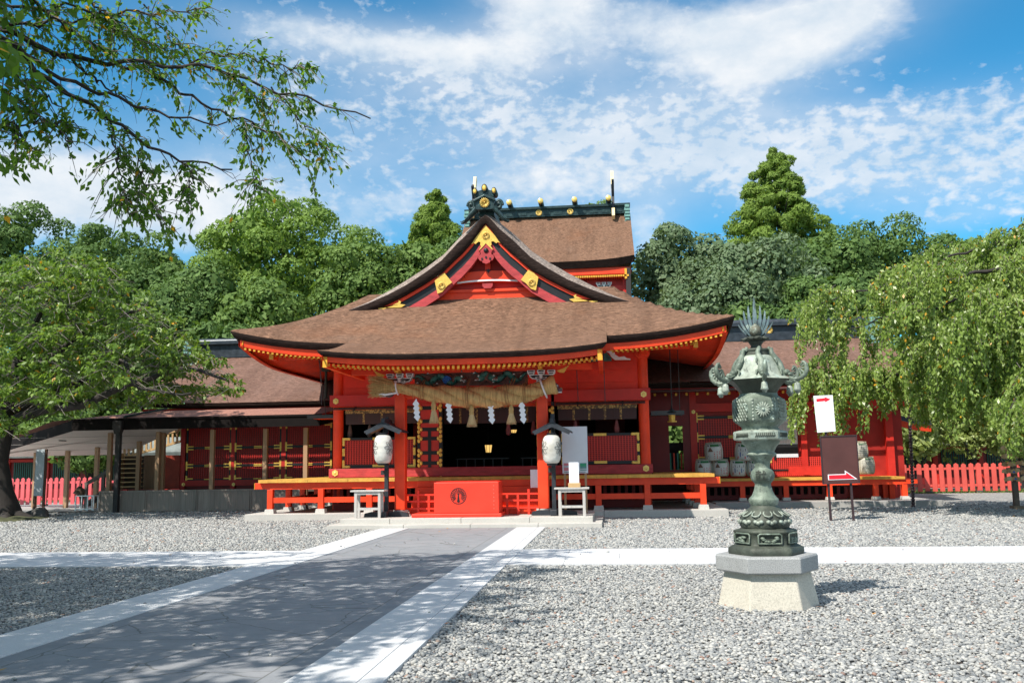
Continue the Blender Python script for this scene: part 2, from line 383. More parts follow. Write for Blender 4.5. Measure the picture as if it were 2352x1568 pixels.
THATCHW = thatch('wing_thatch', (0.185, 0.108, 0.084), (7, 34, 34), 0.25)

def leafmat(name, cols, trans=0.35, rough=0.45, yellow=0.0, rv=0.6, spec=0.3):
    m, kk = newmat(name)
    r = kk.n('ShaderNodeNewGeometry').outputs['Random Per Island']
    o = kk.n('ShaderNodeTexCoord').outputs['Object']
    n = kk.noise(o, 0.55, 3, 0.5)
    f = kk.m('ADD', kk.m('MULTIPLY', r, rv), kk.m('MULTIPLY', kk.m('SUBTRACT', n, 0.35), 0.9), clamp=True)
    stops = [(i/(len(cols)-1), c) for i, c in enumerate(cols)]
    c = kk.ramp(f, stops)
    if yellow:
        c = kk.mix(kk.m('LESS_THAN', kk.m('FRACT', kk.m('MULTIPLY', r, 37.7)), yellow), c, (0.55, 0.30, 0.03))
    d = kk.n('ShaderNodeBsdfPrincipled', {'Base Color': c, 'Roughness': rough, 'Specular IOR Level': spec})
    t = kk.n('ShaderNodeBsdfTranslucent', {'Color': kk.mix(1.0, c, (1.5, 1.55, 0.6), 'MULTIPLY')})
    x = kk.n('ShaderNodeMixShader', {0: trans, 1: d.outputs[0], 2: t.outputs[0]})
    kk.n('ShaderNodeOutputMaterial', {'Surface': x.outputs[0]}); return m
LF_CAMPHOR = leafmat('camphor_leaf', [(0.10, 0.17, 0.034), (0.20, 0.30, 0.070), (0.31, 0.42, 0.13)], 0.25, 0.6, rv=.3, spec=.12)
LF_DARK = leafmat('dark_evergreen_leaf', [(0.06, 0.115, 0.034), (0.125, 0.20, 0.06), (0.22, 0.30, 0.10)], 0.2, 0.6, rv=.3, spec=.12)
LF_MID = leafmat('mid_green_leaf', [(0.085, 0.15, 0.04), (0.165, 0.25, 0.07), (0.26, 0.345, 0.115)], 0.25, 0.6, rv=.3, spec=.12)
LF_BLUE = leafmat('grey_green_leaf', [(0.085, 0.135, 0.07), (0.155, 0.215, 0.115), (0.27, 0.335, 0.20)], 0.2, 0.5, rv=.3, spec=.15)
LF_LIGHT = leafmat('light_conifer_leaf', [(0.11, 0.18, 0.034), (0.21, 0.30, 0.065), (0.32, 0.41, 0.12)], 0.25, 0.6, rv=.3, spec=.12)
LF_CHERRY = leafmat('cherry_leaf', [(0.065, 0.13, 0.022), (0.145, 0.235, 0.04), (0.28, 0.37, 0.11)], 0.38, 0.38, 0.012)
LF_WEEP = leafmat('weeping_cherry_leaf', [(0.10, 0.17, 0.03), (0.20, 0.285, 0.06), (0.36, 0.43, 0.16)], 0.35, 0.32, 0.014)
LF_OVER = leafmat('overhang_cherry_leaf', [(0.055, 0.13, 0.022), (0.10, 0.20, 0.03), (0.18, 0.29, 0.05)], 0.55, 0.4, 0.02)  # leaf greens of the overhanging cherry tree
LF_SHRUB = leafmat('pale_shrub_leaf', [(0.18, 0.24, 0.06), (0.29, 0.35, 0.11), (0.40, 0.43, 0.20)], 0.3)
BARK = wood('bark', (0.035, 0.029, 0.026), 0.9, (9, 9, 2.5), 0.6)
BARKT = wood('twig_bark', (0.19, 0.165, 0.15), 0.85, (9, 9, 2.5), 0.4)
# ------------------------------------------------------------------ ground, gravel, paths
def gravelmat():
    m, kk = newmat('gravel_ground')
    o = kk.n('ShaderNodeTexCoord').outputs['Object']
    vo = kk.n('ShaderNodeTexVoronoi', {'Vector': o, 'Scale': 17.0, 'Randomness': 1.0}, feature='F1')
    sp = kk.n('ShaderNodeSeparateColor', {0: vo.outputs['Color']})
    c = kk.ramp(sp.outputs[0], [(0.0, (0.15, 0.155, 0.165)), (0.45, (0.30, 0.30, 0.295)), (0.75, (0.39, 0.38, 0.355)), (0.97, (0.44, 0.41, 0.37)), (1.0, (0.30, 0.16, 0.11))])
    edge = kk.m('MULTIPLY', kk.m('SUBTRACT', vo.outputs['Distance'], 0.52), 4.0, clamp=True)
    c = kk.mix(kk.m('MULTIPLY', edge, 0.75), c, (0.07, 0.072, 0.075))
    n = kk.noise(o, 0.35, 4)
    c = kk.mix(kk.m('MULTIPLY', n, 0.22), c, (0.22, 0.22, 0.215))
    h = kk.m('SUBTRACT', 1.0, vo.outputs['Distance'])
    finish(kk, c, 0.8, h, 0.9, 0.03, spec=0.2); return m
GRAVG = gravelmat()
ys = [-60, -20, 0, 6, 12, 18, 22, 24, 25, 26, 27, 28, 29, 30, 31, 32, 33, 34, 36, 40, 60, 120, 300, 900]
xs = [-900, -200, -60, -30, -15, 0, 15, 30, 60, 200, 900]
tag(MB().grid(lambda a, b: (a, b, zg(b)), xs, ys, 0, True).build('ground', GRAVG), kind='structure')
def floormat():
    m, kk = newmat('forest_floor')
    o = kk.n('ShaderNodeTexCoord').outputs['Object']
    n = kk.noise(o, 0.5, 6, 0.65); n2 = kk.noise(o, 12, 3)
    c = kk.ramp(n, [(0.35, (0.05, 0.042, 0.028)), (0.6, (0.075, 0.095, 0.03)), (0.75, (0.11, 0.14, 0.04))])
    finish(kk, c, 0.9, n2, 0.6, 0.05); return m
FLOORM = floormat()
tag(MB().grid(lambda a, b: (a, b, 0.154+0.02*math.sin(a*.7)), [-90+6*i for i in range(31)], [44.6, 47, 52, 60, 90, 140, 220], 0, True).build('forest_floor', FLOORM), kind='structure')

def pavemat():
    m, kk = newmat('flagstone_path')
    o = kk.n('ShaderNodeTexCoord').outputs['Object']
    wv = kk.n('ShaderNodeTexNoise', {'Vector': o, 'Scale': 1.6, 'Detail': 5.0, 'Roughness': 0.6})
    v = kk.vm('ADD', kk.mapped(o, (1.3, 1.6, 0)), kk.n('ShaderNodeVectorMath', {0: wv.outputs[1], 1: (0.30, 0.30, 0)}, operation='MULTIPLY').outputs[0])
    vd = kk.n('ShaderNodeTexVoronoi', {'Vector': v, 'Scale': 1.0}, feature='DISTANCE_TO_EDGE').outputs['Distance']
    vc = kk.n('ShaderNodeTexVoronoi', {'Vector': v, 'Scale': 1.0}, feature='F1').outputs['Color']
    sx = kk.n('ShaderNodeSeparateXYZ', {0: o}).outputs[0]
    ax = kk.m('ABSOLUTE', sx)
    band = kk.m('GREATER_THAN', ax, 1.17)
    jb = kk.m('LESS_THAN', kk.m('ABSOLUTE', kk.m('SUBTRACT', ax, 1.17)), 0.008)
    n1 = kk.noise(o, 2.2, 7, 0.68); n2 = kk.noise(o, 55, 4, 0.7); n3 = kk.noise(kk.mapped(o, (1, 2.5, 1)), 9, 6, 0.7)
    c = kk.ramp(n1, [(0.28, (0.155, 0.168, 0.190)), (0.72, (0.25, 0.26, 0.28))])
    g = kk.n('ShaderNodeSeparateColor', {0: vc}).outputs[0]
    c = kk.mix(kk.m('MULTIPLY', kk.m('MULTIPLY', g, 0.4), kk.m('SUBTRACT', 1.0, band)), c, (0.28, 0.27, 0.28))
    c = kk.mix(kk.m('MULTIPLY', kk.m('SUBTRACT', n3, 0.56), 6, clamp=True), c, (0.16, 0.165, 0.18))
    c = kk.mix(kk.m('MULTIPLY', n2, 0.35), c, (0.31, 0.315, 0.325))
    jn = kk.m('MULTIPLY', kk.m('LESS_THAN', vd, kk.m('MULTIPLY', n3, 0.020)), kk.m('SUBTRACT', 1.0, band))
    jall = kk.m('MAXIMUM', jn, jb)
    c = kk.mix(kk.m('MULTIPLY', jall, 0.6), c, (0.085, 0.085, 0.075))
    h = kk.m('SUBTRACT', kk.m('ADD', n3, kk.m('MULTIPLY', n2, 0.5)), jall)
    finish(kk, c, 0.78, h, 0.5, 0.012, spec=0.3); return m
tag(MB().box(-1.4, 1.4, -12, 24.38, -0.05, 0.030).build('path', pavemat()), kind='structure')
for sx in (-1, 1):
    b = MB()
    y = -12.0
    while y < 24.37:
        y1 = min(y+1.82, 24.37)
        for a0, a1 in ((1.403, 1.946), (1.952, 2.14)):
            lo, hi = sorted((sx*a0, sx*a1)); b.box(lo, hi, y+0.003, y1-0.003, -0.06, 0.040)
        y = y1
    tag(b.build('path_border', stone('border_granite', (0.57, 0.58, 0.60), 0.05, 0.2, 110, stain=0.12), bevel=0.004), kind='structure')
    b = MB()
    lo, hi = sorted((sx*2.145, sx*60)); nrow = 3
    for q in range(nrow):
        y0 = 15.33+q*(2.73/nrow); x = lo+(q % 2)*0.9 - 0.9
        while x < hi:
            b.box(max(lo, x+.003), min(hi, x+1.797), y0+.003, y0+2.73/nrow-.003, -0.06, 0.036); x += 1.8
    tag(b.build('cross_path', stone('cross_path_granite', (0.57, 0.58, 0.60), 0.05, 0.2, 110, stain=0.1)), kind='structure')
# concrete apron under the shelter on the left
tag(MB().grid(lambda a, b: (a, b, zg(b)+0.03), [-40, -30, -24, -18, -13.2, -7.2], [33.4, 34, 36, 41.0], 0, True).build('concrete_apron', CONC), kind='structure')

# near gravel: loose stones on the ground sheet
def pebmat():
    m, kk = newmat('pebbles')
    r = kk.n('ShaderNodeNewGeometry').outputs['Random Per Island']
    o = kk.n('ShaderNodeTexCoord').outputs['Object']
    c = kk.ramp(r, [(0.0, (0.12, 0.135, 0.15)), (0.25, (0.24, 0.25, 0.255)), (0.55, (0.345, 0.35, 0.345)), (0.80, (0.42, 0.415, 0.39)), (0.975, (0.52, 0.515, 0.49)), (0.985, (0.38, 0.27, 0.21)), (0.994, (0.32, 0.16, 0.11)), (1.0, (0.10, 0.11, 0.12))])
    n = kk.noise(o, 60, 3)
    c = kk.mix(kk.m('MULTIPLY', n, 0.35), c, (0.20, 0.20, 0.20))
    n4 = kk.noise(o, 0.5, 4)
    c = kk.mix(kk.m('MULTIPLY', kk.m('SUBTRACT', n4, 0.48), 0.8, clamp=True), c, (0.26, 0.255, 0.24))
    finish(kk, c, 0.7, n, 0.3, 0.004, spec=0.3); return m
def pebbles():
    phi = (1+5**.5)/2
    iv = np.array([(-1, phi, 0), (1, phi, 0), (-1, -phi, 0), (1, -phi, 0), (0, -1, phi), (0, 1, phi), (0, -1, -phi), (0, 1, -phi), (phi, 0, -1), (phi, 0, 1), (-phi, 0, -1), (-phi, 0, 1)], float)
    iv /= np.linalg.norm(iv[0])
    it = np.array([(0,11,5),(0,5,1),(0,1,7),(0,7,10),(0,10,11),(1,5,9),(5,11,4),(11,10,2),(10,7,6),(7,1,8),(3,9,4),(3,4,2),(3,2,6),(3,6,8),(3,8,9),(4,9,5),(2,4,11),(6,2,10),(8,6,7),(9,8,1)])
    out = []
    for y0, y1, dens in ((6.4, 10.0, 1200), (10.0, 14.5, 920), (14.5, 19.5, 560), (19.5, 24.4, 420), (24.4, 28.0, 330), (28.0, 33.2, 260)):
        xa, xb = CAM.x-0.80*y1, CAM.x+0.56*y1
        n = int((xb-xa)*(y1-y0)*dens); p = np.stack([NR.uniform(xa, xb, n), NR.uniform(y0, y1, n)], 1)
        inview = (p[:, 0] > CAM.x-0.74*p[:, 1]-.3) & (p[:, 0] < CAM.x+0.47*p[:, 1]+.3)
        onpath = (np.abs(p[:, 0]) < 2.15) | ((p[:, 1] > 15.32) & (p[:, 1] < 18.07)) | ((np.abs(p[:, 0]) < 3.6) & (p[:, 1] > 24.3))
        onb = ((np.abs(p[:, 0]) < 7.1) & (p[:, 1] > 27.75)) | ((p[:, 0] > 7.1) & (p[:, 1] > 31.25) & (p[:, 0] < 14.2)) | ((p[:, 0] < -7.1) & (p[:, 1] > 32.9))
        p = p[inview & (~onpath | (NR.random(len(p)) < .0005)) & ~onb]; out.append(np.c_[p, np.full(len(p), (0.0172 if y0 < 12 else 0.020 if y0 < 18 else 0.024 if y0 < 24 else 0.0275))])
    p = np.concatenate(out); n = len(p)
    V = iv[None]*(1+NR.uniform(-.16, .16, (n, 12, 1)))
    sc = p[:, 2, None, None]*np.exp(NR.normal(0, .24, (n, 1, 1)))*np.stack([NR.uniform(.95, 1.35, n), NR.uniform(.75, 1.05, n), NR.uniform(.42, .72, n)], 1)[:, None, :]
    V = V*sc
    a = NR.uniform(0, 2*PI, n); ti = NR.normal(0, .28, n); ca, sa, ct, st = np.cos(a), np.sin(a), np.cos(ti), np.sin(ti)
    x, y, z = V[..., 0], V[..., 1], V[..., 2]
    x, z = x*ct[:, None]-z*st[:, None], x*st[:, None]+z*ct[:, None]
    x, y = x*ca[:, None]-y*sa[:, None], x*sa[:, None]+y*ca[:, None]
    V = np.stack([x+p[:, 0:1], y+p[:, 1:2], z+(np.where((np.abs(p[:, 0]) < 2.15) | ((p[:, 1] > 15.32) & (p[:, 1] < 18.07)), .044, NR.uniform(0.004, 0.022, n))+.15*np.clip((p[:, 1]-24)/10, 0, 1))[:, None]], -1)
    me = bpy.data.meshes.new('gravel'); me.vertices.add(n*12); me.vertices.foreach_set('co', V.reshape(-1).astype(np.float32))
    F = (it[None]+12*np.arange(n)[:, None, None]).reshape(-1).astype(np.int32); nf = n*20
    me.loops.add(nf*3); me.loops.foreach_set('vertex_index', F)
    me.polygons.add(nf); me.polygons.foreach_set('loop_start', np.arange(0, nf*3, 3, dtype=np.int32)); me.polygons.foreach_set('use_smooth', np.ones(nf, bool))
    me.materials.append(pebmat()); me.update(calc_edges=True)
    o = bpy.data.objects.new('gravel', me); COL.objects.link(o); tag(o, kind='stuff'); return n
pebbles()
# a few dropped leaves on the gravel
nl = 240; px = np.where(NR.random(nl) < .55, NR.uniform(8, 15, nl), NR.uniform(-14, 9, nl)); py = np.where(px > 8, NR.uniform(24, 33, nl), NR.uniform(7, 24, nl))
ok = ~((np.abs(px) < 2.2) & (NR.random(nl) < .8)); px, py = px[ok], py[ok]; nl = len(px)
LV = np.zeros((nl, 4, 3)); an = NR.uniform(0, 2*PI, nl); ls = NR.uniform(.03, .055, nl); zz = np.array([zg(b) for b in py])+.055
for q, (a, b, c) in enumerate(((-1, 0, 0), (0, .5, .006), (1, 0, .012), (0, -.5, .004))):
    LV[:, q, 0] = px+ls*(a*np.cos(an)-b*np.sin(an)); LV[:, q, 1] = py+ls*(a*np.sin(an)+b*np.cos(an)); LV[:, q, 2] = zz+c
tag(quads('fallen_leaves', LV, leafmat('fallen_leaf', [(0.30, 0.08, 0.03), (0.42, 0.20, 0.04), (0.35, 0.26, 0.05)], 0.1)), kind='stuff')
# ------------------------------------------------------------------ worship hall in the middle (its axis is x = 0)
hall = thing('worship_hall', 'large vermilion shrine hall with brown bark-thatched gabled roof in the centre', 'shrine hall', (0, 30, 0))
# stone platform and steps
b = MB(); xs_ = [-7.14, -3.6, 0.0, 3.6, 7.14]
for a, c in zip(xs_[:-1], xs_[1:]): b.box(a+.004, c-.004, 27.72, 28.25, 0.0, 0.27)
for sx in (-1, 1):
    lo, hi = sorted((sx*6.6, sx*7.14))
    for q in range(4): b.box(lo, hi, 28.255+q*2.5, 28.25+q*2.5+2.495, 0.0, 0.27)
b.build('stone_platform', GRANITE, hall, bevel=0.012)
MB().box(-6.6, 6.6, 28.25, 38, 0.0, 0.266).build('platform_floor', CONC, hall)
b = MB(); xs_ = [-3.58, -1.55, 0.2, 1.95, 3.58]
for a, c in zip(xs_[:-1], xs_[1:]): b.box(a+.004, c-.004, 24.40, 24.95, -0.05, 0.125)
b.box(-3.58, -3.30, 24.955, 27.72, -.05, .125); b.box(3.30, 3.58, 24.955, 27.72, -.05, .125)
b.build('stone_step', GRANITE, hall, bevel=0.012)
b = MB(); xs_ = [-3.34, -2.0, -.1, 1.7, 3.34]
for a, c in zip(xs_[:-1], xs_[1:]): b.box(a+.004, c-.004, 24.78, 25.5, 0.1, 0.262)
b.box(-3.34, 3.34, 25.505, 27.715, 0.1, 0.258)
b.build('stone_step', GRANITE, hall, bevel=0.012)

# roof ---------------------------------------------------------------
def fr(d): return 0.40*d+0.058*d*d
def lift(s): return 0.48*max(0.0, 1-s/4.1)**2.2
UB, Y0M, Y1M = 7.49, 27.2, 43.0
def zmain(u, y):
    df = y-Y0M; db = Y1M-y; ds = UB-abs(u); d1 = min(df, db)
    return 5.33+fr(min(d1, ds))+lift(max(d1, ds)) if min(d1, ds) < 3.4 else 5.33+fr(3.4)+lift(max(d1, ds))
us = sorted(set([round(s*v, 3) for v in (0, .6, 1.2, 2, 2.8, 3.4, 3.84, 4.1, 4.4, 4.8, 5.2, 5.5, 5.8, 6.1, 6.4, 6.65, 6.9, 7.1, 7.3, 7.42, 7.49) for s in (-1, 1)]))
vs0 = [0, .07, .2, .4, .6, .85, 1.1, 1.4, 1.7, 2.0, 2.3, 2.7, 3.1, 3.4]
vv = [Y0M+v for v in vs0]+[31.5, 33, 35, 37, 39]+[Y1M-v for v in vs0[::-1]]
def rim(z): return z
b = MB()
def ztop(u, y):
    e = min(y-Y0M, UB-abs(u), Y1M-y); return zmain(u, y)-(0.05*max(0, 1-e/0.09))
b.grid(lambda a, c: (a, c, ztop(a, c)), us, vv, 0)
roof = b.build('roof', THATCH, hall)
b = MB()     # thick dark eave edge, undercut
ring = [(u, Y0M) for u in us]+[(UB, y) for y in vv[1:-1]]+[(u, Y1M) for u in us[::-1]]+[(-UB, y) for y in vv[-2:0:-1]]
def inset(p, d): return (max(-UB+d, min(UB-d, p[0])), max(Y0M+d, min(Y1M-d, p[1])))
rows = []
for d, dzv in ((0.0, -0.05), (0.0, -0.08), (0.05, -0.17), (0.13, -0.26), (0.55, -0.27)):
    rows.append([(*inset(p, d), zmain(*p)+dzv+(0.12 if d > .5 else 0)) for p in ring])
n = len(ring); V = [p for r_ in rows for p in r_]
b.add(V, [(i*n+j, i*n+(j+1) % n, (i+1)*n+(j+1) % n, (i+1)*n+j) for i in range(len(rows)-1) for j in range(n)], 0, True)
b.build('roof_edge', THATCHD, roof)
# porch roof, a forward continuation of the front slope
PU, PY0 = 3.82, 24.13
prof = [(24.13, 4.55), (24.6, 4.63), (25.2, 4.755), (25.8, 4.90), (26.5, 5.10), (27.2, 5.345), (27.8, 5.625), (28.5, 6.0), (29.2, 6.38)]
def zpc(y):
    for (a, za), (c, zc) in zip(prof[:-1], prof[1:]):
        if y <= c: return za+(zc-za)*(y-a)/(c-a)
    return prof[-1][1]
def zporch(u, y): return zpc(y)+(0.17*(abs(u)/PU)**3.2)*max(0, 1-(y-PY0)/3.2)+0.03*(1-max(0, min(1, (y-27.2)/1.5)))
pus = [s_*PU/14 for s_ in range(-14, 15)]; pvs = [24.13, 24.2, 24.35, 24.6, 24.9, 25.2, 25.5, 25.8, 26.2, 26.6, 27.0, 27.4, 27.8, 28.2, 28.6, 29.0]
b = MB(); b.grid(lambda a, c: (a, c, zporch(a, c)-0.045*max(0, 1-min(c-PY0, PU-abs(a))/0.08)), pus, pvs, 0)
proof = b.build('porch_roof', THATCH, hall)
b = MB(); pr = [(-PU, y) for y in pvs[::-1] if y < 28]+[(u, PY0) for u in pus[1:]]+[(PU, y) for y in pvs[1:] if y < 28]
rows = []
for d, dzv in ((0.0, -0.045), (0.0, -0.07), (0.04, -0.13), (0.10, -0.185), (0.5, -0.15)):
    rows.append([(max(-PU+d, min(PU-d, p[0])), max(PY0+d, p[1]), zporch(*p)+dzv) for p in pr])
n = len(pr); V = [p for r_ in rows for p in r_]
b.add(V, [(i*n+j, i*n+j+1, (i+1)*n+j+1, (i+1)*n+j) for i in range(len(rows)-1) for j in range(n-1)], 0, True)
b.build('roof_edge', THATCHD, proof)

# upper gable roof
GT = [(0, 9.86), (.14, 9.82), (.45, 9.56), (.9, 9.17), (1.45, 8.60), (2.0, 8.21), (2.6, 7.84), (3.2, 7.48), (3.9, 7.09), (4.5, 6.80), (5.0, 6.62), (5.5, 6.42)]
TK = [(0, .45), (.4, .76), (.8, .84), (1.8, .74), (2.7, .68), (3.6, .54), (4.6, .36), (5.6, .20)]
def tku(u):
    u = abs(u)
    for (a, za), (c, zc) in zip(TK[:-1], TK[1:]):
        if u <= c: return za+(zc-za)*(u-a)/(c-a)
    return TK[-1][1]
GY0, GY1 = 29.62, 40.6
def gz(u):
    u = abs(u)
    for (a, za), (c, zc) in zip(GT[:-1], GT[1:]):
        if u <= c: return za+(zc-za)*(u-a)/(c-a)
    return GT[-1][1]
prof_u = [-p[0] for p in GT[:0:-1]]+[p[0] for p in GT]; prof_z = [p[1] for p in GT[:0:-1]]+[p[1] for p in GT]; prof_t = [tku(u) for u in prof_u]
b = MB(); N = len(prof_u)
def dpf(u): u = abs(u); return min(1, .5+u)*(1 if u < 2.8 else max(.12, 1-(u-2.8)/2.3))
rowsY = [(GY0+.85, 0.0), (GY0+.50, 0.06), (GY0+.24, .19), (GY0+.04, .36)]
V = []
for y, dzv in [(GY1, 0.0)]+rowsY: V += [(u, y, z-dzv*dpf(u)) for u, z in zip(prof_u, prof_z)]
b.add(V[:2*N], [(i, i+1, i+1+N, i+N)[::-1] for i in range(N-1)], 0, True)
b.add(V[N:], [(r_*N+i, r_*N+i+1, (r_+1)*N+i+1, (r_+1)*N+i)[::-1] for r_ in range(3) for i in range(N-1)], 1, True)
groof = b.build('gable_roof', [THATCH, THATCHG], hall)
b = MB(); V = [(u, GY0+.04, z-.36*dpf(u)) for u, z in zip(prof_u, prof_z)]+[(u, GY0, z-.36*dpf(u)-.03) for u, z in zip(prof_u, prof_z)]+[(u, GY0+.06, z-t) for u, z, t in zip(prof_u, prof_z, prof_t)]+[(u, GY0+.9, z-t+.05) for u, z, t in zip(prof_u, prof_z, prof_t)]
b.add(V, [(r_*N+i, r_*N+i+1, (r_+1)*N+i+1, (r_+1)*N+i)[::-1] for r_ in range(3) for i in range(N-1)], 0, True)
b.build('roof_edge', THATCHD, groof)
# barge boards: curved bands following the verge
def verge(off, umax=4.0, step=.16):     # the verge's underside moved down by off, from the middle to umax on one side
    pts = []; u = 0.0
    while u <= umax+1e-6:
        pts.append((u, gz(u)-tku(u)-off)); u += step
    return pts
def band(o0, o1, y0, y1, sx, umax0, umax1, mat, name, parent):
    A = verge(o0, umax0); B = verge(o1, umax1)
    poly = [(sx*p[0], p[1]) for p in A]+[(sx*p[0], p[1]) for p in B[::-1]]
    return MB().prism(poly, y0, y1).build(name, mat, parent)
for sx in (-1, 1):
    bb = band(0.0, 0.11, GY0+.14, GY0+.34, sx, 4.3, 4.12, VERM, 'bargeboard', hall)
    band(0.11, 0.41, GY0+.20, GY0+.36, sx, 4.0, 3.6, BLACK, 'black_band', bb)
    band(0.41, 0.72, GY0+.17, GY0+.35, sx, 3.5, 2.95, PINKRED, 'lower_band', bb)
# gold plates on the bargeboards and their flowers
def crest(b, c, r, th=0.05, m=0, n=16, hub=True):
    for q in range(n):
        a = 2*PI*(q+.5)/n; dx_, dz_ = math.cos(a), math.sin(a); V = []
        pts = [(0.16, .02), (0.45, .085), (.75, .155), (.92, .15), (1.0, .06)]
        for t, wv in pts:
            for s_, yy in ((-1, 0), (0, -th), (1, 0)): V.append((c[0]+r*(t*dx_-s_*wv*dz_), c[1]+yy*(1 if t < .95 else .3)-0.002, c[2]+r*(t*dz_+s_*wv*dx_)))
        b.add(V, [(i*3+j, i*3+j+1, i*3+j+4, i*3+j+3) for i in range(4) for j in range(2)], m, True)
    if hub: b.ball((c[0], c[1]-th*.5, c[2]), r*.2, th*1.0, r*.2, 10, m)
    return b
YP = GY0+.10
def vlow(u, off): return gz(u)-0.5-off
p = MB(); top = [(0, 9.36), (-.20, 9.12), (-.40, 8.90), (-.50, 8.79), (-.47, 8.75), (-.39, 8.79), (-.34, 8.75), (-.24, 8.83), (-.17, 8.80), (-.19, 8.72), (-.15, 8.66), (-.20, 8.60), (-.23, 8.53), (-.15, 8.60), (0, 8.76)]
MB().prism(top+[(-x, z) for x, z in top[-2:0:-1]], YP, YP+.06).build('gold_plate', GOLD, hall, bevel=0.01)
gp = crest(MB(), (0, YP-.005, 9.02), .125, .04).build('flower_crest', GOLDB, hall)
for sx in (-1, 1):
    A = verge(0.13, 3.2); B = verge(0.58, 3.2)
    pa = [q for q in A if 1.15 <= q[0] <= 1.75]; pb = [q for q in B if 1.10 <= q[0] <= 1.65]
    poly = [(sx*(x+.09), z-.02+(.05 if i % 2 else 0)) for i, (x, z) in enumerate(pa)]+[(sx*x, z-(.04 if i % 2 else 0)) for i, (x, z) in enumerate(pb[::-1])]
    MB().prism(poly, YP, YP+.06).build('gold_plate', GOLD, hall, bevel=0.01)
    crest(MB(), (sx*1.47, YP-.005, gz(1.47)-tku(1.47)-.40), .125, .04).build('flower_crest', GOLDB, hall)
    A = verge(0.10, 4.3)
    pa = [q for q in A if 2.85 <= q[0] <= 3.6]
    poly = [(sx*x, z) for x, z in pa]+[(sx*3.58, 6.76), (sx*2.80, 6.74), (sx*2.66, 6.83), (sx*2.84, 6.86), (sx*2.80, 6.94), (sx*2.90, 6.99)]
    MB().prism(poly, YP, YP+.06).build('gold_plate', GOLD, hall, bevel=0.01)
# hanging pendant at the gable's point
pz = 7.28
pend = [(0, 8.05), (.30, 7.80), (.46, 7.66), (.33, 7.56), (.30, 7.42), (.42, 7.36), (.47, 7.22), (.36, 7.08), (.26, 7.07), (.20, 6.97), (.0, 6.90)]
pend = [(x*.56, 8.80+(z-8.05)*.62) for x, z in pend]
g = MB().prism(pend+[(-x, z) for x, z in pend[-2:0:-1]], YP+.02, YP+.10).build('gable_pendant', PINKRED, hall, bevel=0.012)
g2 = MB().lathe([(0.0, -.02), (.13, 0), (.13, .04), (.06, .07), (0, .07)], n=18)
g2.v = [(x*.6, YP+.02-z*.7, 8.53+y*.6) for x, y, z in g2.v]; g2.build('flower_boss', BLACK, g)
g3 = MB()
for x, z, r in ((-.13, 8.25, .035), (.13, 8.25, .035), (0, 8.30, .035)): g3.prism([(x+r*math.cos(a), z+r*1.2*math.sin(a)) for a in [i*PI/5 for i in range(10)]], YP+.005, YP+.03)
g3.build('pendant_piercing', BLACK, g)
# gable wall with beams
wallp = [(-4.2, 6.7), (4.2, 6.7)]+[(x, z+.1) for x, z in [(sx_, gz(sx_)-.6) for sx_ in (4.2, 3.2, 2.6, 2.0, 1.45, .9, 0, -.9, -1.45, -2.0, -2.6, -3.2, -4.2)]]
MB().prism(wallp, 30.30, 30.45).build('gable_wall', paint('gable_wall_red', (0.46, 0.02, 0.012), .55, .2, 2), hall)
b = MB(); b.box(-2.7, 2.7, 30.16, 30.30, 7.02, 7.24); b.box(-2.5, 2.5, 30.10, 30.30, 7.242, 7.33)
b.build('gable_beam', VERM, hall)
b = MB(); arc_t = [(-1.6+3.2*i/14, 7.76+.16*(1-((i-7)/7)**2)) for i in range(15)]; arc_b = [(1.6-3.2*i/14, 7.48+.08*(1-((i-7)/7)**2)) for i in range(15)]
gb = MB().prism(arc_t+arc_b, 30.06, 30.28).build('gable_beam', VERM, hall, bevel=0.01)
b = MB(); w_t = [(-1.06+2.12*i/14, 7.57+.06*(1-((i-7)/7)**2)) for i in range(15)]; w_b = [(1.0-2.0*i/14, 7.52+.06*(1-((i-7)/7)**2)) for i in range(15)]
b.prism(w_t+w_b, 30.045, 30.07); b.build('white_groove', WHITE, gb)
def swirl(b, cx, cz, y, s, sx, m=0):       # black painted curl
    pts = []
    for i in range(26):
        a = i*.36; r = s*(.10+.018*i); pts.append((cx+sx*r*math.cos(a), y, cz+r*.62*math.sin(a)))
    b.tube(pts, [s*.05+.0*i for i in range(26)], 5, m, flat=1)
    tail = [(cx+sx*(s*.5+s*.13*i), y, cz+s*.2*math.sin(i*.9)+.02*i*s) for i in range(12)]
    b.tube(tail, [s*(.09-.006*i) for i in range(12)], 5, m)
    return b
b = MB()
for sx in (-1, 1): swirl(b, sx*-1.12, 7.68, 30.055, .20, sx)
b.build('painted_curl', BLACK, gb)
b = MB()
for x in (-1.38, 0, 1.38):
    b.prism([(x-.11, 7.335), (x+.11, 7.335), (x+.17, 7.42), (x+.17, 7.50), (x-.17, 7.50), (x-.17, 7.42)], 30.02, 30.26, 0)
b.build('gable_bracket', PINKRED, hall)
MB().box(-.09, .09, 30.12, 30.28, 7.95, 9.1).build('gable_strut', WALLRED, hall)
MB().ball((0.03, 30.08, 7.93), .08, .06, .05, 8).lathe([(.0, -.09), (.03, -.04), (.045, 0)], (0.03, 30.06, 7.92), 8).build('carved_bird', CHAR, hall)
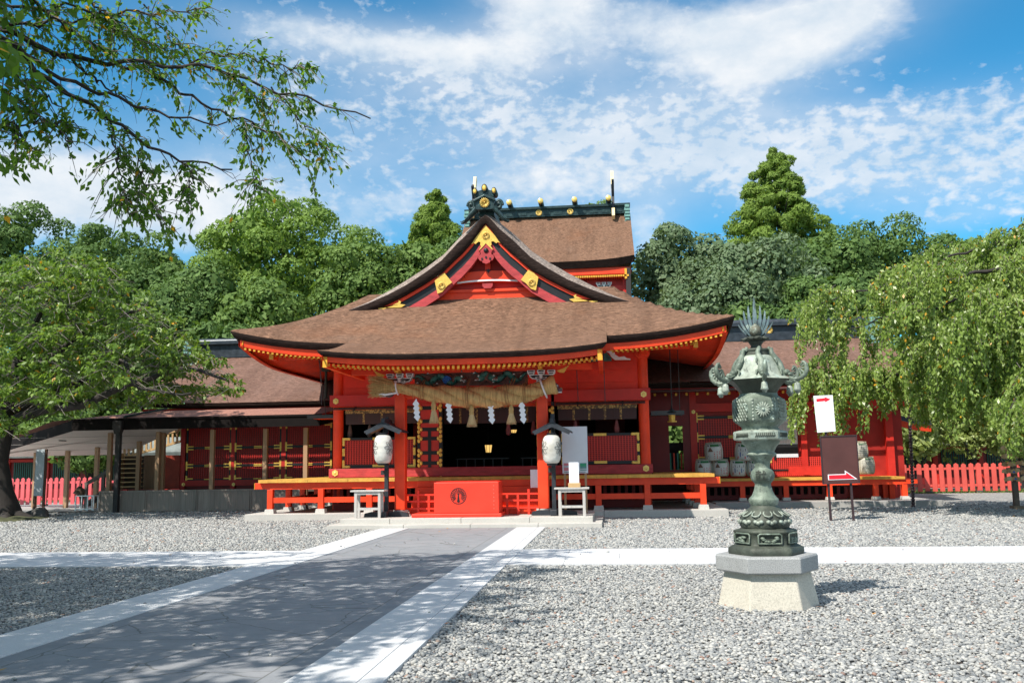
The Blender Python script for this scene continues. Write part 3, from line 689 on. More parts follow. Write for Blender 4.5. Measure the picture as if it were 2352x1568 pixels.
# ridge ornament at the gable's top
def osc(b, kx=.60):
    b.v = [(x*kx, y, 9.86+(z-9.82)*(.86 if z > 9.82 else .50)) for x, y, z in b.v]; return b
orn = MB(); body = [(-.50, 9.80), (-.52, 10.10), (-.52, 10.24), (-.28, 10.36), (0, 10.43), (.28, 10.36), (.52, 10.24), (.52, 10.10), (.50, 9.80)]
orn.prism(body, 29.55, 29.85)
orn.beam((-.60, 29.53, 10.13), (0, 29.53, 10.33), .10, .08); orn.beam((.60, 29.53, 10.13), (0, 29.53, 10.33), .10, .08)
orn.prism([(-.50, 10.30), (-.42, 10.52), (0, 10.60), (.42, 10.52), (.50, 10.30), (0, 10.44)], 29.56, 29.84)
ro = osc(orn).build('ridge_ornament', TEAL, hall, bevel=0.015)
for x, z, r in ((-.52, 10.50, .14), (0, 10.62, .165), (.52, 10.50, .14)):
    q = MB().lathe([(r*.9, 0), (r, .02), (r, .5), (r*.9, .52)], n=18); q.v = [(x+a, 29.50+c, z+d) for a, d, c in q.v]; osc(q).build('ornament_roll', TEAL, ro)
    q = MB().lathe([(r*.68, 0), (r*.66, .03), (r*.3, .04)], n=18); q.v = [(x+a, 29.505-c, z+d) for a, d, c in q.v]; osc(q).build('gold_boss', GOLD, ro)
crest(MB(), (0, 29.54, 10.06), .165, .06).build('flower_crest', GOLDB, ro)
for sx in (-1, 1):
    q = MB()
    for cx, cz, s_ in ((.78, 9.98, .22), (.66, 9.82, .12)):
        pts = []
        for i in range(24):
            a = i*.42; r = s_*(1-i/30); pts.append((sx*(cx+r*math.cos(a)), 29.66, cz+r*math.sin(a)*.85))
        q.tube(pts, [.075*s_/.2]*24, 7)
        q.prism([(sx*(cx+s_*.8*math.cos(j*PI/6)), cz+s_*.68*math.sin(j*PI/6)) for j in range(12)], 29.66, 29.76)
    tail = [(sx*(.52), 29.66, 9.85), (sx*.72, 29.65, 9.60), (sx*.86, 29.63, 9.40), (sx*.98, 29.62, 9.20), (sx*1.10, 29.60, 9.04), (sx*1.26, 29.60, 8.94), (sx*1.36, 29.60, 8.95)]
    q.tube(tail, [.20, .19, .17, .13, .10, .08, .05], 8, flat=.8)
    q.tube([(x+sx*.02, y-.12, z+.05) for x, y, z in tail], [.05, .045, .04, .035, .03, .03, .02], 6)
    osc(q, .58).build('ornament_scroll', TEAL, ro)
MB().box(-.26, .26, 29.95, 40.4, 9.74, 9.95).box(-.20, .20, 29.95, 40.4, 9.952, 10.10).build('roof_ridge', TEAL, hall)

# eaves: fascia, rafters, soffit ------------------------------------------------
def ze(u): return zmain(u, Y0M)
b = MB(); fus = [u for u in us if abs(u) <= 7.3]
for sx in (1,):
    b.grid(lambda a, c: (a*(7.25/7.3), 27.36+(.03 if c else 0), ze(a)-.26-(.19 if c else 0)+0*a), fus, [0, 1], 0, False, True)
    b.grid(lambda a, c: (a*(7.25/7.3), 27.39+.14*c, ze(a)-.45), fus, [0, 1], 0, False, True)
for sx in (-1, 1):
    vs2 = [y for y in vv if 27.36 <= y <= 42.8]
    b.grid(lambda a, c: (sx*(7.33-(.03 if c else 0)), a, zmain(sx*UB, a)-.26-(.19 if c else 0)), vs2, [0, 1], 0, False, sx < 0)
    b.grid(lambda a, c: (sx*(7.30-.14*c), a, zmain(sx*UB, a)-.45), vs2, [0, 1], 0, False, sx < 0)
b.build('eave_fascia', VERM, hall)
def zsof(u, y):
    d = max(0, min(y-Y0M, UB-abs(u))); return 5.33-.30+0.23*d+lift(max(y-Y0M, UB-abs(u)))*max(0.0, 1-d/3.0)
sus = [u for u in us if abs(u) <= 7.2]; svs = [y for y in vv if 27.45 <= y <= 41.5]
MB().grid(lambda a, c: (a, c, zsof(a, c)-.02), sus, svs, 0, True, True).build('soffit', WALLRED, hall)
RW, RH = .062, .072
def rafter_front(b, u, ye, yb, zoff, m_=(0, 1)):
    z0 = zsof(u, ye)+zoff; z1 = zsof(u, yb)+zoff
    b.beam((u, ye, z0), (u, yb, z1), RW, RH, 0); b.beam((u, ye-.012, z0), (u, ye, z0), RW*1.04, RH*1.04, 1)
def limit_back(u): return min(29.6, Y0M+max(.4, UB-abs(u)-.1))
k_ = 0
for sx in (-1, 1):
    for i in range(23):
        u = sx*(3.95+.143*i)
        b = MB(); rafter_front(b, u, 27.42, limit_back(u), -.20); b.build('rafter', [VERM, YELL], hall)
rest = MB()
for sx in (-1, 1):
    for i in range(18):
        u = sx*(3.95+.143*i+.05); rafter_front(rest, u, 27.85, limit_back(u), -.30)
    y = 27.55
    while y < 41:
        ub = max(4.9, UB-(y-Y0M)+.1) if y < 29.8 else 4.9
        if UB-.3-ub > .2:
            z0 = zsof(sx*(UB-.25), y)-.06; z1 = zsof(sx*ub, y)-.06
            rest.beam((sx*(UB-.25), y, z0), (sx*ub, y, z1), RW, RH, 0); rest.beam((sx*(UB-.25), y, z0), (sx*(UB-.238), y, z0), RW, RH, 1)
        y += .143
tag(rest.build('rafter', [VERM, YELL], hall), kind='stuff')
for sx in (-1, 1):       # hip corner beams with yellow ends, purlins with yellow ends
    b = MB(); e = Vector((sx*7.20, 27.42, zsof(sx*7.2, 27.45)+.00)); s_ = Vector((sx*4.95, 29.7, 5.25))
    b.beam(e, s_, .17, .24, 0); d = (e-s_).normalized(); b.beam(e, e+d*.02, .175, .245, 1); b.build('corner_beam', [VERM, YELL], hall)
    b = MB(); b.box(sx*4.93-.11, sx*4.93+.11, 28.35, 29.7, 4.98, 5.16, 0); b.box(sx*4.93-.115, sx*4.93+.115, 28.33, 28.35, 4.975, 5.165, 1); b.build('bracket_arm', [VERM, YELL], hall)
    b = MB(); b.box(sx*6.4-.06, sx*6.4+.06, 27.75, 28.2, 4.93, 5.13, 0); b.box(sx*6.4-.065, sx*6.4+.065, 27.73, 27.75, 4.925, 5.135, 1); b.build('purlin_end', [VERM, YELL], hall)
b = MB(); b.box(-6.3, 6.3, 28.62, 28.80, 5.02, 5.17); b.build('eave_purlin', VERM, hall)
# porch eaves
def zpe(u): return zporch(u, PY0)
b = MB()
b.grid(lambda a, c: (a*.965, PY0+.16+.02*c, zpe(a)-.185-.15*c), pus, [0, 1], 0, False, True)
b.grid(lambda a, c: (a*.965, PY0+.18+.12*c, zpe(a)-.335), pus, [0, 1], 0, False, True)
for sx in (-1, 1):
    b.grid(lambda a, c: (sx*(PU-.13-.02*c), a, zporch(sx*PU, a)-.185-.15*c), [y for y in pvs if y < 28], [0, 1], 0, False, sx < 0)
b.build('porch_fascia', VERM, hall)
def zps(u, y): return zporch(u*.9, PY0)-.42+.16*(y-PY0)
MB().grid(lambda a, c: (a*.955, c, zps(a, c)+.04), pus, [24.3, 25, 26, 27, 28.6], 0, True, True).build('porch_soffit', WALLRED, hall)
for i in range(54):
    u = -3.56+7.12*i/53; b = MB(); z = zpe(u)-.385
    b.beam((u, PY0+.22, z), (u, PY0+2.0, z+.30), .06, .068, 0); b.beam((u, PY0+.208, z), (u, PY0+.22, z), .063, .071, 1)
    b.build('rafter', [VERM, YELL], hall)
b = MB()
for i in range(53):
    u = -3.56+7.12*(i+.5)/53; z = zpe(u)-.393
    b.beam((u, PY0+.62, z), (u, PY0+2.2, z+.26), .06, .068, 0); b.beam((u, PY0+.608, z), (u, PY0+.62, z), .063, .071, 1)
tag(b.build('under_rafter', [VERM, YELL], hall), kind='stuff')
for sx in (-1, 1):
    b = MB(); x0, x1 = sorted((sx*3.58, sx*3.70)); zt = zpe(3.66)-.19
    b.box(x0, x1, PY0+.15, 28.2, zt-.28, zt, 0); b.box(x0-.002, x1+.002, PY0+.135, PY0+.15, zt-.282, zt+.002, 1); b.build('porch_barge', [VERM, YELL], hall)
# purlin carried by the porch pillars and plain porch side ceiling beams
b = MB(); b.box(-3.4, 3.4, 26.0, 26.18, 4.20, 4.36); b.build('porch_purlin', VERM, hall)

# main wall ------------------------------------------------------------------
def col_round(u, y, r, z0, z1, mat, name, parent): return MB().lathe([(r, z0), (r, z1)], (u, y, 0), 24).build(name, mat, parent)
for u in (-4.91, 4.91):
    p = col_round(u, 29.90, .165, .27, 4.88, VERM, 'round_pillar', hall)
    MB().prism([(u-.15, 4.88), (u+.15, 4.88), (u+.24, 5.0), (u+.24, 5.12), (u-.24, 5.12), (u-.24, 5.0)], 29.66, 30.14).build('bearing_block', VERM, p)
for u in (-1.75, 1.75): col_round(u, 29.95, .15, .27, 4.9, RED, 'round_pillar', hall)
b = MB(); b.box(-4.91, 4.91, 29.86, 29.96, 3.72, 5.5)
b.box(-4.6, 4.6, 29.80, 29.858, 4.55, 4.80)
b.box(-4.6, 4.6, 29.82, 29.858, 4.15, 4.158)
b.build('upper_wall', WALLRED, hall)
tb = MB().box(-5.12, 5.12, 29.60, 29.80, 3.56, 3.93).build('tie_beam', RED, hall, bevel=0.012)
lb = MB().box(-5.12, 5.12, 29.58, 29.80, 1.30, 1.58).build('sill_beam', PINKRED, hall, bevel=0.012)
def hexboss(c, r, parent):
    MB().prism([(c[0]+r*math.cos(i*PI/3+PI/6), c[2]+r*math.sin(i*PI/3+PI/6)) for i in range(6)], c[1]-.02, c[1]).ball((c[0], c[1]-.02, c[2]), r*.45, .02, r*.45, 8).build('gold_boss', GOLDB, parent)
for sx in (-1, 1):
    hexboss((sx*4.91, 29.60, 3.735), .10, tb); hexboss((sx*4.91, 29.58, 1.45), .105, lb)
MB().box(-4.75, 4.75, 29.84, 29.94, 3.46, 3.56).build('lintel', VERM, hall)
# dark room behind
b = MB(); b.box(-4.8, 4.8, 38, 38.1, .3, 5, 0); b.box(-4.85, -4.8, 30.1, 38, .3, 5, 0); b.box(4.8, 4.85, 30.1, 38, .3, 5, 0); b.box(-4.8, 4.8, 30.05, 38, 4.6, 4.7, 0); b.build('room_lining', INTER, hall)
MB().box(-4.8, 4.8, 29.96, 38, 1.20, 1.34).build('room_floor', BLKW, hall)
b = MB()
for x in (-3.55, -3.05, -2.7, -2.35): b.lathe([(.10, 1.34), (.10, 4.6)], (x, 32.6+abs(x)*.2, 0), 12)
b.box(-4.7, -2.3, 34.0, 34.1, 1.34, 2.3); b.build('inner_pillar', VERM, hall)
MB().box(2.0, 2.75, 34.0, 34.1, 1.34, 4.4).build('inner_panel', DARKRED, hall); MB().box(3.3, 4.4, 36.0, 36.1, 1.34, 4.4).build('inner_panel', DARKRED, hall)
# rolled-down blinds with gold brocade
def blind(x0, x1, zt, zb, nstrip, y):
    q = MB().box(x0, x1, y, y+.05, zb, zt-.16).build('bamboo_blind', wood('blind_reed', (0.060, 0.028, 0.028), 0.7, (60, 60, 1.0), 0.4), hall)
    MB().box(x0-.02, x1+.02, y-.02, y+.05, zt-.16, zt).build('brocade_border', BROC, q)
    for i in range(nstrip):
        x = x0+(x1-x0)*(i+1)/(nstrip+1); MB().box(x-.035, x+.035, y-.012, y, zb, zt-.162).build('brocade_strip', BROC, q)
def brocade():
    m, kk = newmat('gold_brocade'); o = kk.n('ShaderNodeTexCoord').outputs['Object']
    v = kk.n('ShaderNodeTexVoronoi', {'Vector': o, 'Scale': 16.0}); c = kk.ramp(v.outputs['Distance'], [(0.2, (0.52, 0.34, 0.10)), (0.5, (0.33, 0.20, 0.06)), (0.62, (0.12, 0.075, 0.035))])
    finish(kk, c, 0.6); return m
BROC = brocade()
blind(-4.66, -2.28, 3.50, 2.99, 3, 29.88); blind(2.22, 4.68, 3.50, 2.99, 4, 29.88); blind(-1.5, 1.75, 3.62, 2.96, 5, 30.15)
for x0, x1 in ((-5.0, -2.3), (2.15, 4.95)):
    b = MB(); b.tube([(x0, 29.55, 3.47), (x1, 29.55, 3.47)], .022, 8); b.tube([(x0, 29.68, 3.52), (x1, 29.68, 3.52)], .018, 8)
    for x in (x0+.7, x1-.7): b.beam((x, 29.50, 3.42), (x, 29.8, 3.55), .05, .06)
    b.build('hanging_rod', BLKW, hall)
for x in (-4.55, -3.9, -3.62, 2.75, 4.05, .62, 1.42):
    q = MB().lathe([(.015, .16), (.05, .1), (.06, 0.0), (.085, -.12), (.08, -.24), (.03, -.28)], (x, 30.0, 2.84), 10).build('blind_tassel', paint('tassel_red', (0.22, 0.06, 0.06), 0.8) if x > -3 else paint('tassel_brown', (0.12, 0.075, 0.06), 0.8), hall)
# lattice shutters, lower halves
def lattice(x0, x1, z0, z1, y, name, parent, nx, nz, mat=PANRED):
    q = MB(); q.box(x0, x1, y, y+.05, z0, z1, 1)
    for i in range(nx+1): x = x0+(x1-x0)*i/nx; q.box(x-.017, x+.017, y-.028, y, z0, z1)
    for j in range(nz+1): z = z0+(z1-z0)*j/nz; q.box(x0, x1, y-.016, y, z-.009, z+.009)
    return q.build(name, [mat, DARKRED], parent)
def corner_plate(b, x, z, sx, sz, y, L=.22, w=.075):
    b.box(*sorted((x, x+sx*L)), y-.012, y, *sorted((z, z+sz*w))); b.box(*sorted((x, x+sx*w)), y-.012, y, *sorted((z+sz*w, z+sz*L)))
    for e in (0, 1):
        c = (x+sx*L, z+sz*w*.5) if e == 0 else (x+sx*w*.5, z+sz*L)
        b.ball((c[0], y-.004, c[1]), w*.6, .012, w*.6, 8)
for x0, x1 in ((-4.74, -2.35), (2.30, 4.74)):
    lp = lattice(x0+.08, x1-.08, 1.70, 2.48, 29.84, 'lattice_shutter', hall, 26, 13)
    b = MB(); b.box(x0, x1, 29.80, 29.9, 2.48, 2.56); b.box(x0, x1, 29.80, 29.9, 1.60, 1.70); b.box(x0, x0+.08, 29.80, 29.9, 1.70, 2.48); b.box(x1-.08, x1, 29.80, 29.9, 1.70, 2.48)
    b.build('shutter_frame', BLACK, lp)
    for x, sx in ((x0, 1), (x1, -1)):
        for z, sz in ((2.56, -1), (1.60, 1)): b = MB(); corner_plate(b, x, z, sx, sz, 29.80); b.build('gold_corner', GOLD, lp)
        MB().box(*sorted((x, x+sx*.08)), 29.785, 29.80, 1.98, 2.22).build('gold_plate', GOLD, lp)
    for z in (2.48, 1.62): MB().box((x0+x1)/2-.2, (x0+x1)/2+.2, 29.785, 29.80, z, z+.08).build('gold_plate', GOLD, lp)
# folding door, its black rails and gold hinge plates; black jambs
dp = MB(); dp.box(-2.16, -1.56, 29.62, 29.67, 1.36, 3.60); door = dp.build('folding_door', PANRED, hall)
b = MB(); zr = [1.36, 1.66, 1.98, 2.43, 2.72, 2.98, 3.40]
for z in zr: b.box(-2.16, -1.56, 29.605, 29.62, z, z+.115)
b.box(-1.91, -1.81, 29.604, 29.62, 1.36, 2.83); b.box(-1.56, -1.44, 29.6, 29.69, 1.34, 3.62); b.box(-2.25, -2.16, 29.6, 29.69, 1.34, 3.62)
b.build('door_rail', BLACK, door)
def trefoil(b, x, z, sx, y):
    for a, c, r in ((0, .07, .055), (0, -.07, .055), (.075, 0, .05)): b.ball((x+sx*a, y, z+c), r, .015, r*1.25, 8)
for z in zr:
    for x, sx in ((-1.50, -1), (-2.20, 1)): b = MB(); trefoil(b, x, z+.06, sx, 29.595); b.build('gold_hinge', GOLD, door)
b = MB(); b.box(1.54, 1.74, 29.6, 29.72, 1.34, 3.62); b.box(2.02, 2.12, 29.6, 29.72, 1.5, 3.9); jb = b.build('door_jamb', BLACK, hall)
for z in (1.5, 1.9, 2.35, 2.7, 3.05, 3.45): b = MB(); trefoil(b, 1.60, z, 1, 29.592); b.box(1.55, 1.61, 29.585, 29.6, z-.17, z+.17); b.build('gold_hinge', GOLD, jb)
for z in (1.75, 2.62, 3.3): b = MB(); trefoil(b, 2.06, z, -1, 29.592); b.build('gold_hinge', GOLD, jb)
# inside: two dim lamps, a low row of tables
lampm, kk = newmat('lamp_glow'); kk.n('ShaderNodeOutputMaterial', {'Surface': kk.n('ShaderNodeEmission', {'Color': (1.0, .62, .18, 1), 'Strength': .55}).outputs[0]})
for px, py, w_, h_, Y in ((1180, 990, .11, .10, 33.0), (1122, 1030, .13, .26, 34.0)):
    p_ = at(px, py, Y); q = MB().lathe([(w_*.7, -h_*.5), (w_, h_*.5)], p_, 12).build('inner_lamp', lampm, hall)
    b = MB(); b.lathe([(w_*1.15, h_*.5), (.03, h_*.5+.12)], p_, 12); b.tube([(p_.x, p_.y, p_.z+h_*.5), (p_.x, p_.y, 4.6)], .01, 5)
    for i in range(6): a = i*PI/3; b.tube([(p_.x+w_*.72*math.cos(a), p_.y+w_*.72*math.sin(a), p_.z-h_*.5), (p_.x+w_*1.02*math.cos(a), p_.y+w_*1.02*math.sin(a), p_.z+h_*.5)], .008, 4)
    b.build('lamp_frame', BLACK, q)
for x0, x1 in ((-1.35, .45), (.85, 1.6)):
    b = MB(); b.box(x0, x1, 31.5, 31.9, 1.83, 1.86)
    x = x0+.05
    while x < x1: b.box(x, x+.03, 31.52, 31.55, 1.34, 1.83); x += .3
    b.build('inner_table', STEELB, hall)

# bracket complexes, dragon carving, rainbow beam on the porch --------------------
def bracket(x, y, z, parent, s=1.0):
    bw = MB(); bk = MB()
    def blockk(cx, cz, w, h, yy):
        pl_ = [(cx-w/2, cz+h), (cx+w/2, cz+h), (cx+w/2, cz+h*.45), (cx+w*.34, cz), (cx-w*.34, cz), (cx-w/2, cz+h*.45)]
        bw.prism(pl_, yy, yy+.16)
        bk.prism([(cx-w*.36, cz+h*.88), (cx+w*.36, cz+h*.88), (cx+w*.36, cz+h*.62), (cx-w*.36, cz+h*.62)], yy-.006, yy)
        bk.prism([(cx-w*.30, cz+h*.36), (cx+w*.30, cz+h*.36), (cx+w*.22, cz+h*.14), (cx-w*.22, cz+h*.14)], yy-.006, yy)
    blockk(x, z, .36*s, .13*s, y-.10); blockk(x, z+.13*s, .42*s, .14*s, y-.12)
    arm = [(x-.42*s, z+.36*s), (x-.42*s, z+.29*s), (x-.33*s, z+.21*s), (x-.20*s, z+.19*s), (x+.20*s, z+.19*s), (x+.33*s, z+.21*s), (x+.42*s, z+.29*s), (x+.42*s, z+.36*s)]
    bw.prism(arm, y-.09, y+.04)
    bk.prism([(px_, pz_-(.02*s if i in (0, 7) else -.02*s)) for i, (px_, pz_) in enumerate([(x-.39*s, z+.35*s), (x-.39*s, z+.30*s), (x-.32*s, z+.235*s), (x-.20*s, z+.215*s), (x+.20*s, z+.215*s), (x+.32*s, z+.235*s), (x+.39*s, z+.30*s), (x+.39*s, z+.35*s)])], y-.096, y-.09)
    for dx_ in (-.36, 0, .36): blockk(x+dx_*s, z+.36*s, .27*s, .16*s, y-.13 if dx_ == 0 else y-.10)
    bw.box(x-.05*s, x+.05*s, y-.20, y-.10, z+.19*s, z+.36*s)
    o = bw.build('bracket_set', WHITE, parent); bk.build('bracket_inlay', BLACK, o); return o
for sx in (-1, 1):
    bracket(sx*1.99, 26.02, 3.80, hall, .78)
    b = MB(); b.box(sx*1.99-.05, sx*1.99+.05, 25.5, 25.9, 4.20, 4.36); b.build('yellow_nosing', YELL, hall)
    fl = MB().prism([(sx*2.42, 4.18), (sx*2.60, 4.24), (sx*2.78, 4.34), (sx*2.70, 4.24), (sx*2.62, 4.12), (sx*2.50, 4.13)], 25.98, 26.03).build('gold_scroll', GOLD, hall)
# rainbow beam
rt_ = [(-1.95+3.9*i/14, 3.80+.02*(1-((i-7)/7)**2)) for i in range(15)]; rb_ = [(1.95-3.9*i/14, 3.50+.08*(1-((i-7)/7)**2)) for i in range(15)]
rbm = MB().prism(rt_+rb_, 25.98, 26.24).build('rainbow_beam', VERM, hall, bevel=0.01)
b = MB()
for sx in (-1, 1): swirl(b, sx*-1.5, 3.70, 25.975, .30, sx)
b.build('painted_curl', BLACK, rbm)
MB().prism([(-1.35, 3.58), (1.35, 3.58), (1.30, 3.54), (-1.30, 3.54)], 25.965, 25.98).build('white_groove', WHITE, rbm)
# dragon relief
b = MB().box(-1.6, 1.6, 26.10, 26.16, 3.82, 4.22, 1)
def dpath(x0, x1, z0, amp, fq, ph, n=40, y=26.0): return [(x0+(x1-x0)*i/n, y+.05*math.sin(i*.9+ph), z0+amp*math.sin(fq*i/n*2*PI+ph)) for i in range(n+1)]
P1 = dpath(-1.62, -.35, 4.02, .105, 2.0, .4); b.tube(P1, [.02+.055*min(1, i/14.)*(1-.3*max(0, i-30)/10) for i in range(41)], 8, 0, bump=lambda i, j: 1+.12*((i+j) % 2))
P2 = dpath(1.62, .35, 4.05, .10, 2.2, 1.4); b.tube(P2, [.02+.055*min(1, i/14.) for i in range(41)], 8, 0, bump=lambda i, j: 1+.12*((i+j) % 2))
for (cx, sx) in ((-.28, 1), (.30, -1), (.62, 1)):
    b.ball((cx, 25.97, 4.03), .14, .11, .10, 10, 0); b.ball((cx+sx*.10, 25.93, 4.00), .09, .08, .055, 8, 1); b.ball((cx+sx*.05, 25.89, 4.08), .028, .02, .028, 6, 2)
    for q in range(6): b.tube([(cx-sx*.05, 25.95, 4.05), (cx-sx*(.16+.03*q), 25.95, 4.18-.06*q), (cx-sx*(.27+.02*q), 25.99, 4.16-.07*q)], [.022, .016, .004], 5, 1)
    for q in range(4): b.tube([(cx+sx*(.02+.04*q), 25.88, 3.975), (cx+sx*(.03+.04*q), 25.87, 3.945)], [.014, .004], 5, 2)
for q in range(46):
    x = -1.5+3.0*q/45+rnd.uniform(-.05, .05); z = rnd.uniform(3.87, 4.2); d = rnd.uniform(-1, 1)
    b.tube([(x, 26.04, z), (x+.07*d, 26.0, z+.04), (x+.15*d, 26.02, z+rnd.uniform(-.05, .07))], [.026, .022, .006], 6, 1 if q % 3 else 0)
    if q % 4 == 0: b.tube([(x, 25.96, z), (x+.03, 25.95, z+.025), (x+.06, 25.96, z)], [.010, .012, .004], 5, 2)
dr = b.build('dragon_carving', [DRAGG, DRAGB, WHITE], hall)
q = MB().tube([(-.66+.115*(1-i/34)*math.cos(i*.42), 25.93-.001*i, 4.00+.105*(1-i/34)*math.sin(i*.42)) for i in range(30)], .022, 6); q.ball((-.66, 25.99, 4.0), .13, .06, .12, 10); q.build('blue_swirl', BLUEP, dr)
# lion head nosing beside each pillar (the right one shows)
for sx in (1, -1):
    b = MB(); c = Vector((sx*2.32, 26.02, 3.70))
    b.ball(c, .17, .16, .16, 12, 0); b.ball(c+Vector((sx*.14, -.04, -.06)), .11, .11, .085, 10, 0); b.ball(c+Vector((sx*.20, -.05, -.02)), .05, .06, .04, 8, 1)
    for a in (-1, 1): b.ball(c+Vector((sx*.10, -.13*1, .06)), .035, .02, .03, 6, 2)
    for q in range(5): b.ball(c+Vector((sx*(.08+.035*q), -.13, -.125)), .018, .02, .022, 6, 2)
    for q in range(9):
        a = q*.6; b.ball(c+Vector((-sx*.05+.10*math.cos(a), -.12, .06+.10*math.sin(a))), .045, .04, .045, 6, 3 if q % 2 else 1)
    b.build('lion_head_nosing', [paint('lion_blue_brown', (0.10, 0.07, 0.09), .5, .5, 9), paint('lion_ochre', (0.28, 0.14, 0.06), .5), WHITE, BLUEP], hall)
# frog-leg carving where porch roof meets the main eave
for sx in (1, -1):
    b = MB().prism([(sx*3.80, 5.02), (sx*3.92, 5.14), (sx*4.02, 5.08), (sx*4.06, 4.92), (sx*4.18, 4.84), (sx*4.34, 4.86), (sx*4.42, 4.80), (sx*4.52, 4.78), (sx*4.52, 4.75), (sx*4.05, 4.76), (sx*3.94, 4.86), (sx*3.88, 4.98)], 28.9, 29.0); b.build('white_scroll', WHITE, hall)
    MB().prism([(sx*3.3, 4.78), (sx*3.8, 5.0), (sx*3.95, 4.82), (sx*3.95, 4.74), (sx*3.3, 4.74)], 28.92, 29.1).build('scroll_backing', DRAGG, hall)

# porch pillars on stone bases
for sx in (-1, 1):
    p = MB().box(sx*1.99-.15, sx*1.99+.15, 25.92, 26.22, .42, 3.86).build('porch_pillar', VERM, hall, bevel=0.03)
    MB().lathe([(.30, 0), (.30, .03), (.24, .06), (.21, .12), (.215, .17)], (sx*1.99, 26.07, .258), 24, hexa=.8, sides=4, ph=PI/4).build('stone_base', GRANITE, p)

# veranda ---------------------------------------------------------------------
dk = MB(); n = 44
for i in range(n):
    x0 = -6.8+13.6*i/n; x1 = -6.8+13.6*(i+1)/n
    if x1 > -6.45-.6: dk.box(x0+.003, x1-.003, 27.90+rnd.uniform(-.008, .008), 29.6, 1.19+rnd.uniform(-.003, .003), 1.285)
for sx in (-1, 1):
    for j in range(24): lo, hi = sorted((sx*5.2, sx*6.8)); dk.box(lo, hi, 29.605+j*.25, 29.6+j*.25+.245, 1.19, 1.285)
deck = dk.build('veranda_deck', [DECKY], hall)
b = MB(); b.box(-6.47, 6.47, 28.02, 28.18, .985, 1.188)
for sx in (-1, 1):
    lo, hi = sorted((sx*6.40, sx*6.95)); b.box(lo, hi, 28.03, 28.17, 1.0, 1.187)
    b.box(sx*6.40-.07, sx*6.40+.07, 28.2, 35.4, .99, 1.188)
vb = b.build('veranda_beam', VERM, hall, bevel=.008)
for sx in (-1, 1): MB().box(*sorted((sx*6.952, sx*6.965)), 28.025, 28.175, .997, 1.19).build('beam_end', YELL, vb)
b = MB(); b.box(-6.47, -2.2, 28.05, 28.14, .585, .745); b.box(2.2, 6.47, 28.05, 28.14, .585, .745)
b.box(-6.45, -6.36, 28.2, 35, .60, .72); b.box(6.36, 6.45, 28.2, 35, .60, .72); b.build('veranda_rail', VERM, hall)
def vleg(x, y, h=.985, parent=hall):
    p = MB().box(x-.085, x+.085, y-.085, y+.085, .40, h).build('veranda_leg', VERM, parent, bevel=.006)
    MB().cbox((x, y, .335), .30, .30, .135, taper=.85).build('stone_base', GRANITE, p)
for x in (-6.47, -4.89, -3.40, 3.45, 4.87, 6.47): vleg(x, 28.1)
for sx in (-1, 1):
    for y in (29.6, 31.0, 32.5, 34.0): vleg(sx*6.42, y)
# dark slatted base under the hall
b = MB(); b.box(-5, 5, 29.72, 29.78, .27, .50); b.box(-5, 5, 29.72, 29.78, 1.1, 1.25)
x = -5.0
while x < 5: b.box(x, x+.10, 29.70, 29.78, .5, 1.1); x += .22
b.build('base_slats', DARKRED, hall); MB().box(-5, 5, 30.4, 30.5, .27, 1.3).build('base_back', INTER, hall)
# red stair inside the porch
for i in range(5):
    MB().box(-1.84, 1.84, 26.45+.28*i, 28.0, .262+.186*i+.002, .262+.186*(i+1)).build('stair_step', VERM, hall, bevel=.01)
for sx in (-1, 1):
    b = MB()
    for z in (.42, .62, .80): b.box(*sorted((sx*.78, sx*1.95)), 26.30, 26.36, z, z+.05)
    for x in (.95, 1.25, 1.55): b.box(sx*x-.03, sx*x+.03, 26.295, 26.365, .262, .80 if x != 1.55 else .95)
    b.build('stair_rail', VERM_BOX, hall)
# ------------------------------------------------------------------ rear sanctuary rising behind
RY = 58.0
rear = thing('rear_sanctuary', 'tall two-storey sanctuary with brown thatched roof and log ridge rising behind the hall', 'sanctuary', (0, RY+4, 0))
ridge_l, ridge_r = at(1060, 490, RY+4), at(1440, 475, RY+4)
cx = 0.0; hx = 5.42; zr_ = at(1250, 497, RY+4).z
zE = at(1380, 600, RY).z
def prs(t):        # front slope profile, t from ridge to eave
    return (RY+4-4.3*t, zr_-(zr_-zE)*(0.86*t+0.14*t**0.6 if t < 1 else 1))
ts = [0, .1, .25, .45, .65, .85, .97, 1.0]
ux = [-hx-.15+(2*hx+.3)*i/12 for i in range(13)]
b = MB(); b.grid(lambda a, c: (a*(1+.012*c), prs(c)[0], prs(c)[1]+.25*abs(a/hx)**4*c), ux, ts, 0, True, True)
b.grid(lambda a, c: (a*(1+.012*c), 2*(RY+4)-prs(c)[0], prs(c)[1]), ux, ts, 0, True)
rr = b.build('roof', THATCH, rear)
b = MB(); b.grid(lambda a, c: (a*(1.012), prs(1)[0]+.25*c, prs(1)[1]+.25*abs(a/hx)**4-.42*c), ux, [0, 1], 0)
for sx in (-1, 1):
    V = []
    for t in ts: y, z = prs(t); V += [(sx*(hx+.15)*(1+.012*t), y, z+.25*t), (sx*(hx-.1), y+.2, z-.55)]
    b.add(V, [(2*i, 2*i+1, 2*i+3, 2*i+2) for i in range(len(ts)-1)])
b.build('roof_edge', THATCHD, rr)
z0 = zr_-.1
b = MB(); b.box(-hx+.1, hx-.1, RY+3.65, RY+4.35, z0, z0+.5); b.box(-hx-.15, hx+.15, RY+3.5, RY+4.5, z0+.50, z0+.66)
x = -hx+.3
while x < hx-.4: b.box(x, x+.55, RY+3.62, RY+3.65, z0+.1, z0+.3); x += .8
rdg = b.build('roof_ridge', TEAL, rear)
